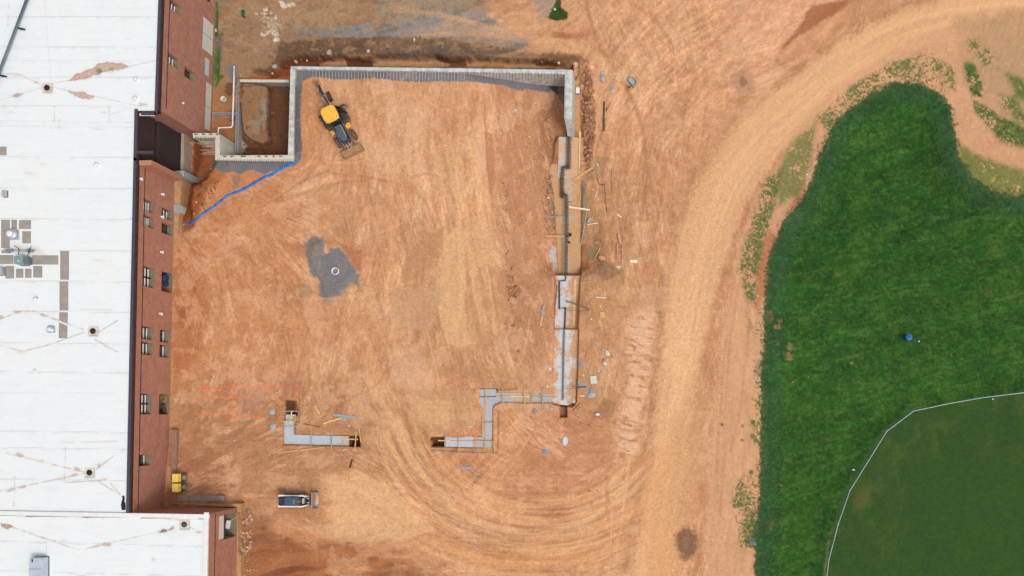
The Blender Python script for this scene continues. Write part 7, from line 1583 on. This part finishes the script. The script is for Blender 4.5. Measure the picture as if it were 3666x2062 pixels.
rbox(5, 682, 18, 702, .35, RZ, 'roof_hatch_vent', 'small grey hooded vent at the left edge of the roof', 'roof vent', M_galv); rbox(-18, 956, 5, 982, .5, RZ, 'roof_curb_vent', 'dark-edged vent cut by the left edge of the photo', 'roof vent', M_galv)
r, w, l = rbox(104, 1999, 151, 2080, .9, WZ, 'air_handler', 'large pale grey air handler on the wing roof', 'air handler', mat('pale grey sheet metal', (190, 200, 210), .5, .2, .07, 2)); m_ = MB((0, 0, 0)); m_.box((0, .05, .945), (w, .02, .01)); m_.build('lid_seam', M_grey, r); m_ = MB((0, 0, 0)); m_.box((-.25, .75, .95), (.1, .2, .02)); m_.build('latch', M_dark, r)
# long conduit on blocks
r = empty('roof_conduit', P(60, 130, RZ), 0, 'thick grey pipe on feet slanting across the top left corner of the roof', 'roof pipe'); A_, B_ = P(118, -60, RZ + .42), P(-34, 340, RZ + .42); dd = (B_ - A_).normalized(); n_ = Vector((dd.y, -dd.x, 0))
for off, rr_, nm in ((-.055, .075, 'large_pipe'), (.075, .055, 'small_pipe')): m_ = MB(r.location); m_.tube([A_ + n_ * off, B_ + n_ * off], rr_, 10); m_.build(nm, mat('dull grey pipe', (112, 122, 132), .5, .3, .12, 4), r, True)
for u, v in ((72, 103), (6, 272)): c = P(u, v, RZ + .2); m_ = MB(r.location); m_.box(c + Vector((.1, 0, 0)), (.62, .12, .1), -.2); m_.box(c, (.1, .1, .38)); m_.build('support_foot', M_dark, r)
# ================================================================== BACKHOE LOADER
YEL = mat('machine yellow', (244, 184, 66), .45, 0, .06, 3, spec=.4); BLK = mat('machine charcoal', (66, 70, 76), .5, .1, .2, 5); SLT = mat('slate blue bonnet', (74, 94, 108), .4, .1, .12, 4, spec=.4); PUR = mat('dusty loader arm', (96, 92, 108), .5, .1, .15, 5)
TYR = mat('dusty tyre', (132, 108, 84), .95, 0, .3, 9, .4, 20, c2=(78, 66, 56)); MUD = mat('muddy steel', (164, 128, 90), .85, .05, .25, 5, .3, 20); CHR = mat('chrome rod', (224, 224, 230), .2, .8, .05, 5, spec=.6); GLS = mat('tinted cab glass', (50, 56, 60), .1, 0, .1, 2, spec=.6)
zb = gz(1188, 415); pb = P(1184, 412, 2.3); BH = empty('backhoe_loader', (pb.x, pb.y, zb), math.atan2(-.895, .445), 'yellow and dark backhoe loader parked in the north-west of the filled yard', 'backhoe')
BH.scale = (1, 1, 1)
def part(name, m, fn, par=None, smooth=False, bevel=0.0):
    m_ = MB((0, 0, 0)); fn(m_); return m_.build(name, m, par or BH, smooth, bevel)
part('chassis', BLK, lambda q: (q.box((.55, 0, .75), (3.2, .72, .5)), q.box((-.35, 0, .95), (1.3, 1.0, .5))), bevel=.03)
hood = part('bonnet', SLT, lambda q: q.prism([(.78, -.36), (2.2, -.30), (2.3, -.2), (2.3, .2), (2.2, .30), (.78, .36)], .9, 1.6, top=[(.78, -.33, 1.66), (2.1, -.26, 1.48), (2.18, -.16, 1.46), (2.18, .16, 1.46), (2.1, .26, 1.48), (.78, .33, 1.66)]), bevel=.04)
part('grille', BLK, lambda q: q.box((2.34, 0, 1.1), (.1, .56, .6)), bevel=.02); part('exhaust_stack', BLK, lambda q: q.tube([(1.1, -.26, 1.6), (1.1, -.26, 2.15)], .045, 8))
part('hand_rail', YEL, lambda q: q.tube([(.95, .30, 1.75), (1.5, .30, 1.7), (2.0, .26, 1.55)], .02, 5))
part('cab', GLS, lambda q: q.prism([(-.66, -.58), (.6, -.6), (.66, .6), (-.66, .58)], 1.15, 2.5), bevel=.03)
for x, y in ((-.68, -.6), (.64, -.62), (.68, .62), (-.68, .6)): part('cab_pillar', BLK, lambda q: q.box((x, y, 1.85), (.08, .08, 1.4)))
part('cab_roof', YEL, lambda q: q.prism([(-.66, -.64), (-.3, -.70), (.3, -.70), (.62, -.62), (.70, -.3), (.70, .3), (.62, .62), (.3, .70), (-.3, .70), (-.66, .64), (-.74, .3), (-.74, -.3)], 2.5, 2.66, top=[(-.6, -.58, 2.69), (-.28, -.64, 2.72), (.28, -.64, 2.72), (.56, -.56, 2.69), (.64, -.28, 2.7), (.64, .28, 2.7), (.56, .56, 2.69), (.28, .64, 2.72), (-.28, .64, 2.72), (-.6, .58, 2.69), (-.67, .28, 2.7), (-.67, -.28, 2.7)]), bevel=.03)
for x, y in ((-.52, -.5), (.5, -.5), (.5, .5), (-.52, .5), (.58, .1)): part('roof_lamp', BLK, lambda q: q.box((x, y, 2.735), (.06, .05, .03)))
def wheel(par, x, y, r_, w_, z=None):
    z = z or r_; o = par
    m_ = MB((0, 0, 0)); m_.lathe((0, 0, 0), [(r_ * .55, -w_ / 2), (r_ * .92, -w_ / 2), (r_, -w_ * .35), (r_, w_ * .35), (r_ * .92, w_ / 2), (r_ * .55, w_ / 2)], 28)
    for k in range(18):
        a = 6.2832 * k / 18
        for s in (-1, 1): m_.box((math.cos(a) * r_ * 1.0, math.sin(a) * r_ * 1.0, s * w_ * .22), (.05, .09, w_ * .42), a, 0, s * .5)
    t = m_.build('wheel', TYR, par, False); t.location = (x, y, z); t.rotation_euler = (math.pi / 2, 0, 0)
    m_ = MB((0, 0, 0)); m_.lathe((0, 0, 0), [(0, -w_ * .2), (r_ * .56, -w_ * .42), (r_ * .56, w_ * .42), (0, w_ * .2)], 20); m_.build('rim', YEL, t)
for s in (-1, 1):
    wheel(BH, -.15, s * .86, .66, .4); wheel(BH, 1.72, s * .80, .46, .30)
    part('rear_mudguard', BLK, lambda q: (q.box((-.15, s * .86, 1.42), (1.1, .46, .06)), q.box((.42, s * .86, 1.25), (.06, .46, .34))), bevel=.02)
    part('step', YEL, lambda q: (q.box((.86, s * .76, .78), (.44, .36, .08)), q.box((1.02, s * .66, .98), (.3, .22, .3))), bevel=.02)
    part('loader_arm', PUR, lambda q: (q.prism([(.55, s * .44), (.55, s * .54), (2.45, s * .54), (2.45, s * .44)], 1.25, 1.45, top=[(.55, s * .44, 1.5), (.55, s * .54, 1.5), (2.45, s * .54, .95), (2.45, s * .44, .95)]), q.box((2.62, s * .49, .62), (.5, .1, .2), 0, .5)), bevel=.015)
    part('lift_cylinder', CHR, lambda q: q.tube([(.9, s * .40, 1.0), (1.9, s * .40, 1.0)], .035, 8))
part('cross_tube', PUR, lambda q: q.tube([(2.2, -.5, 1.12), (2.2, .5, 1.12)], .07, 8))
for y in (-.12, .12): part('tilt_cylinder', CHR, lambda q: q.tube([(2.25, y, 1.3), (2.78, y * 1.2, .8)], .03, 8))
part('mirror_arm', BLK, lambda q: (q.tube([(.5, .62, 2.2), (.75, .95, 2.1)], .015, 5), q.box((.78, .98, 2.0), (.05, .16, .26))))
bk = part('front_bucket', MUD, lambda q: (q.prism([(2.72, -.96), (2.72, .96), (2.80, .96), (2.80, -.96)], .1, .78), q.prism([(2.80, -.96), (2.80, .96), (3.28, .96), (3.28, -.96)], .05, .12), q.box((2.84, 0, .76), (.26, 1.92, .05)), q.box((2.99, .94, .38), (.42, .04, .56)), q.box((2.99, -.94, .38), (.42, .04, .56)), q.prism([(2.78, -.9), (2.78, .9), (3.16, .9), (3.16, -.9)], .12, .3, top=[(2.78, -.9, .66), (2.78, .9, .66), (3.16, .9, .4), (3.16, -.9, .4)])), bevel=.02)
part('open_door', GLS, lambda q: q.prism([(-.2, .66), (-.16, .7), (.16, 1.30), (.12, 1.30)], 1.3, 2.3)); part('side_window', GLS, lambda q: q.prism([(-.62, .64), (-.58, .66), (-.2, 1.05), (-.24, 1.06)], 1.5, 2.3))
for s, a in ((-1, .15), (1, -.15)):
    part('stabiliser', BLK, lambda q: (q.box((-.95, s * .85, .85), (.14, .9, .14), 0, 0, -s * .35)), bevel=.01)
    part('stabiliser_foot', MUD, lambda q: (q.box((-.95, s * 1.28, .12), (.3, .34, .08)), q.box((-.95, s * 1.27, .35), (.08, .12, .45))), bevel=.01); part('stabiliser_ram', CHR, lambda q: q.tube([(-.95, s * .6, 1.3), (-.95, s * 1.2, .45)], .03, 8))
boom = part('boom', PUR, lambda q: (q.prism([(-.9, -.1), (-.9, .1), (-2.2, .07), (-2.2, -.07)], .9, 1.4, top=[(-.9, -.1, 1.35), (-.9, .1, 1.35), (-2.2, .07, 2.45), (-2.2, -.07, 2.45)]),), bevel=.02)
part('boom_ram', CHR, lambda q: q.tube([(-1.1, .0, 1.65), (-1.75, .0, 2.28)], .035, 8)); part('swing_post', BLK, lambda q: q.box((-.95, 0, .95), (.3, .5, .8)), bevel=.02)
part('dipper', BLK, lambda q: (q.prism([(-2.1, .04), (-2.3, .04), (-3.0, .12), (-3.0, .24), (-2.1, .22)], 1.7, 2.2, top=[(-2.1, .04, 2.5), (-2.3, .04, 2.5), (-3.0, .12, 1.9), (-3.0, .24, 1.9), (-2.1, .22, 2.5)])), bevel=.02)
part('dipper_ram', CHR, lambda q: q.tube([(-2.15, -.02, 2.55), (-2.75, .02, 2.3)], .035, 8))
part('rear_bucket', BLK, lambda q: (q.prism([(-1.7, .22), (-2.5, .26), (-2.6, .55), (-1.8, .52)], .5, 1.2, top=[(-1.7, .22, 1.25), (-2.5, .26, 1.0), (-2.6, .55, .9), (-1.8, .52, 1.2)])), bevel=.03)
for k, y in enumerate((.1, .2, .3, -.02)): part('hydraulic_hose', BLK, lambda q: q.tube([Vector(p) for p in catmull([np.array((-2.6, y * .4, 2.3)), np.array((-3.05, y - .08, 2.35 + .1 * (k % 2))), np.array((-3.25 - .08 * k, y, 2.0)), np.array((-2.9, y + .12, 1.7))], 5)], .018, 5), smooth=True)
# ================================================================== SKID STEER
zs = gz(1066, 1788); SK = empty('skid_steer', P(1066, 1789, zs), rad(-1), 'white skid steer loader with a red rear bar, bucket facing right', 'skid steer'); WH = mat('machine white', (236, 238, 240), .45, 0, .05, 3, spec=.4); RED = mat('machine red', (222, 78, 58), .45, 0, .06, 3)
SB = mat('slate blue steel', (72, 88, 106), .45, .1, .15, 5)
def sp_(name, m, fn, bevel=0.0, par=None): m_ = MB((0, 0, 0)); fn(m_); return m_.build(name, m, par or SK, False, bevel)
sp_('chassis', BLK, lambda q: q.box((-.05, 0, .55), (2.1, .82, .6)), .03); sp_('engine_cover', mat('dark engine cover', (50, 56, 66), .5, .1, .15, 5), lambda q: q.box((-.85, 0, 1.15), (.62, .76, .7)), .04)
sp_('cab', SB, lambda q: q.box((.1, 0, 1.35), (1.15, .78, 1.0), taper=.97), .04); rf_ = sp_('cab_roof', SB, lambda q: q.box((-.02, 0, 1.88), (.92, .74, .06)), .02)
sp_('roof_window', mat('green tinted glass', (92, 138, 124), .2, 0, .1, 6, spec=.6), lambda q: [q.box((.28 + .055 * k, 0, 1.915), (.035, .46 - .04 * abs(k - 1.5), .012)) for k in range(4)], par=rf_)
sp_('cab_opening', BLK, lambda q: q.box((.6, 0, 1.45), (.3, .62, .7)), .02); sp_('seat', mat('brown seat', (140, 104, 62), .8), lambda q: q.box((.66, 0, 1.5), (.2, .16, .62)), .02); sp_('lap_bar', mat('cream bar', (196, 190, 170), .6), lambda q: q.box((.88, 0, 1.05), (.13, .48, .3)), .02)
sp_('rear_bar', RED, lambda q: q.box((-1.22, 0, .95), (.10, .98, .5)), .02); sp_('rear_lamp', WH, lambda q: q.box((-1.08, 0, 1.3), (.14, .22, .3)), .02)
for s in (-1, 1):
    sp_('lift_arm', WH, lambda q: (q.prism([(-1.1, s * .42), (-1.1, s * .53), (.95, s * .53), (.95, s * .42)], 1.25, 1.5, top=[(-1.1, s * .42, 1.6), (-1.1, s * .53, 1.6), (.95, s * .53, 1.35), (.95, s * .42, 1.35)]), q.prism([(.85, s * .42), (.85, s * .53), (1.18, s * .42), (1.18, s * .33)], .5, 1.3)), .02)
    sp_('arm_pivot', WH, lambda q: q.box((-1.08, s * .47, 1.1), (.18, .16, .9)), .02); sp_('front_post', mat('muddy white post', (200, 178, 158), .7), lambda q: q.box((1.05, s * .36, .55), (.24, .08, .3)), .02)
    for x in (-.62, .48):
        m_ = MB((0, 0, 0)); m_.lathe((0, 0, 0), [(.18, -.12), (.33, -.12), (.37, -.07), (.37, .07), (.33, .12), (.18, .12)], 20)
        t = m_.build('wheel', TYR, SK); t.location = (x, s * .50, .36); t.rotation_euler = (math.pi / 2, 0, 0); m_ = MB((0, 0, 0)); m_.lathe((0, 0, 0), [(0, -.05), (.18, -.1), (.18, .1), (0, .05)], 14); m_.build('rim', WH, t)
for y in (-.18, .18): sp_('tilt_ram', CHR, lambda q: q.tube([(1.05, y, .7), (1.34, y, .5)], .03, 6))
sp_('quick_coupler', BLK, lambda q: q.box((1.3, 0, .4), (.1, .8, .4)), .01)
sp_('bucket', mat('worn steel lip', (160, 140, 134), .6, .1, .2, 6), lambda q: (q.box((1.48, 0, .4), (.09, 1.46, .62)), q.box((1.72, 0, .05), (.5, 1.46, .05)), q.box((1.66, .71, .25), (.4, .04, .4)), q.box((1.66, -.71, .25), (.4, .04, .4))), .01); sp_('bucket_soil', M_clod2, lambda q: icos(q, (1.72, 0, .02), .5, 3, 2, (.36, 1.2, .22), .14))
# ================================================================== VEGETATION
def tufts(label, name, n, test, hgt, m, seed, w=.02, spread=.05, blades=3):
    q = np.random.RandomState(seed); m_v = []; m_f = []
    u, v = test(q, n)
    for a, b in zip(u, v):
        p = G(float(a), float(b))
        for k in range(blades):
            ang = q.rand() * 6.28; o = Vector(((q.rand() - .5) * spread * 2, (q.rand() - .5) * spread * 2, -.01)); h = hgt * (.6 + .8 * q.rand()); L = Vector((math.cos(ang), math.sin(ang), 0)) * h * (.4 + .9 * q.rand()); s = Vector((-math.sin(ang), math.cos(ang), 0)) * w
            b0 = len(m_v); m_v.extend([p + o - s, p + o + s, p + o + L + Vector((0, 0, h))]); m_f.append((b0, b0 + 1, b0 + 2))
    mm_ = MB((0, 0, 0)); mm_.v = m_v; mm_.f = m_f; o = mm_.build(name, m, None, loc=(0, 0, 0)); return tag(o, label, 'grass' if 'grass' in name else 'weeds', None, 'stuff')
gp = [(CU + (u - CU) / 1.0, v) for u, v in GRASS]
def in_band(q, n):
    u = q.uniform(2700, 3680, n * 3); v = q.uniform(290, 2062, n * 3); d = sdf(GRASS, u.astype(np.float32), v.astype(np.float32)); ok = (d > -16) & (d < 80) & (q.rand(len(u)) < np.clip((d + 18) / 26, 0, 1)); return u[ok][:n], v[ok][:n]
def in_mid(q, n):
    u = q.uniform(2740, 3680, n * 2); v = q.uniform(330, 2062, n * 2); d = sdf(GRASS, u.astype(np.float32), v.astype(np.float32)); do_ = sdf(FB + [(4400, 2600)], u.astype(np.float32), v.astype(np.float32)); ok = (d > 60) & (do_ < -3); return u[ok][:n], v[ok][:n]
M_gr1 = mat('long bank grass', (84, 118, 74), .8, 0, .3, .5, c2=(58, 90, 54)); M_gr2 = mat('mown field grass', (66, 108, 40), .8, 0, .3, .4, c2=(42, 78, 28)); M_weed = mat('roadside weeds', (128, 152, 84), .8, 0, .3, .8, c2=(92, 122, 60))
tufts('long dark grass on the bank around the field', 'bank_grass', 15000, in_band, .16, M_gr1, 1, .022, .09, 3); tufts('shorter mown grass across the open field', 'field_grass', 22000, in_mid, .09, M_gr2, 2, .02, .09, 3)
def in_polys(polys, sc=8, seed=150, dens=.5):
    def f(q, n):
        U_, V_ = [], []
        for pl in polys:
            us = [p[0] for p in pl]; vs = [p[1] for p in pl]; k = n // len(polys) * 6; u = q.uniform(min(us), max(us), k).astype(np.float32); v = q.uniform(min(vs), max(vs), k).astype(np.float32)
            nn_ = fbm(u / sc, v / sc, seed, 3) * .6 + fbm(u / 40, v / 40, seed + 3, 3) * .4
            ok = (sdf(pl, u, v) > 2) & (nn_ > (1 - dens) * .62 + .17); U_.append(u[ok][:n // len(polys)]); V_.append(v[ok][:n // len(polys)])
        return np.concatenate(U_), np.concatenate(V_)
    return f
tufts('leafy green weeds scattered along the haul road verge', 'verge_weeds', 3600, in_polys([[(2645, 960), (2690, 800), (2740, 640), (2800, 600), (2780, 720), (2740, 860), (2720, 960), (2700, 1080), (2660, 1060)], [(2930, 420), (3060, 300), (3200, 220), (3330, 190), (3420, 240), (3420, 320), (3330, 300), (3190, 300), (3080, 370), (2960, 500)], [(3455, 228), (3490, 232), (3516, 300), (3514, 348), (3480, 345), (3462, 290)], [(3480, 350), (3600, 425), (3700, 480), (3700, 535), (3580, 500), (3490, 400)], [(2640, 1720), (2700, 1680), (2710, 1960), (2650, 1960), (2620, 1800)]], dens=.5), .08, M_weed, 3, .025, .07, 4)
tufts('grass growing in the small island at the top', 'island_grass', 1200, in_polys([[(1965, 60), (1985, 20), (1998, -10), (2006, -10), (2008, 30), (2030, 45), (2030, 66), (2016, 70), (1992, 74), (1965, 66), (1950, 60)]], dens=1.0), .12, mat('island grass', (88, 106, 52), .8, 0, .3, .8), 4, .02, .06, 3)
tufts('weeds growing along the foot of the north facade', 'wall_weeds', 1000, in_polys([[(772, 180), (784, 180), (786, 240), (780, 300), (770, 320)], [(774, -10), (780, 60), (776, 130), (771, 130), (771, 20)]], dens=1.0), .2, M_weed, 5, .03, .08, 4)
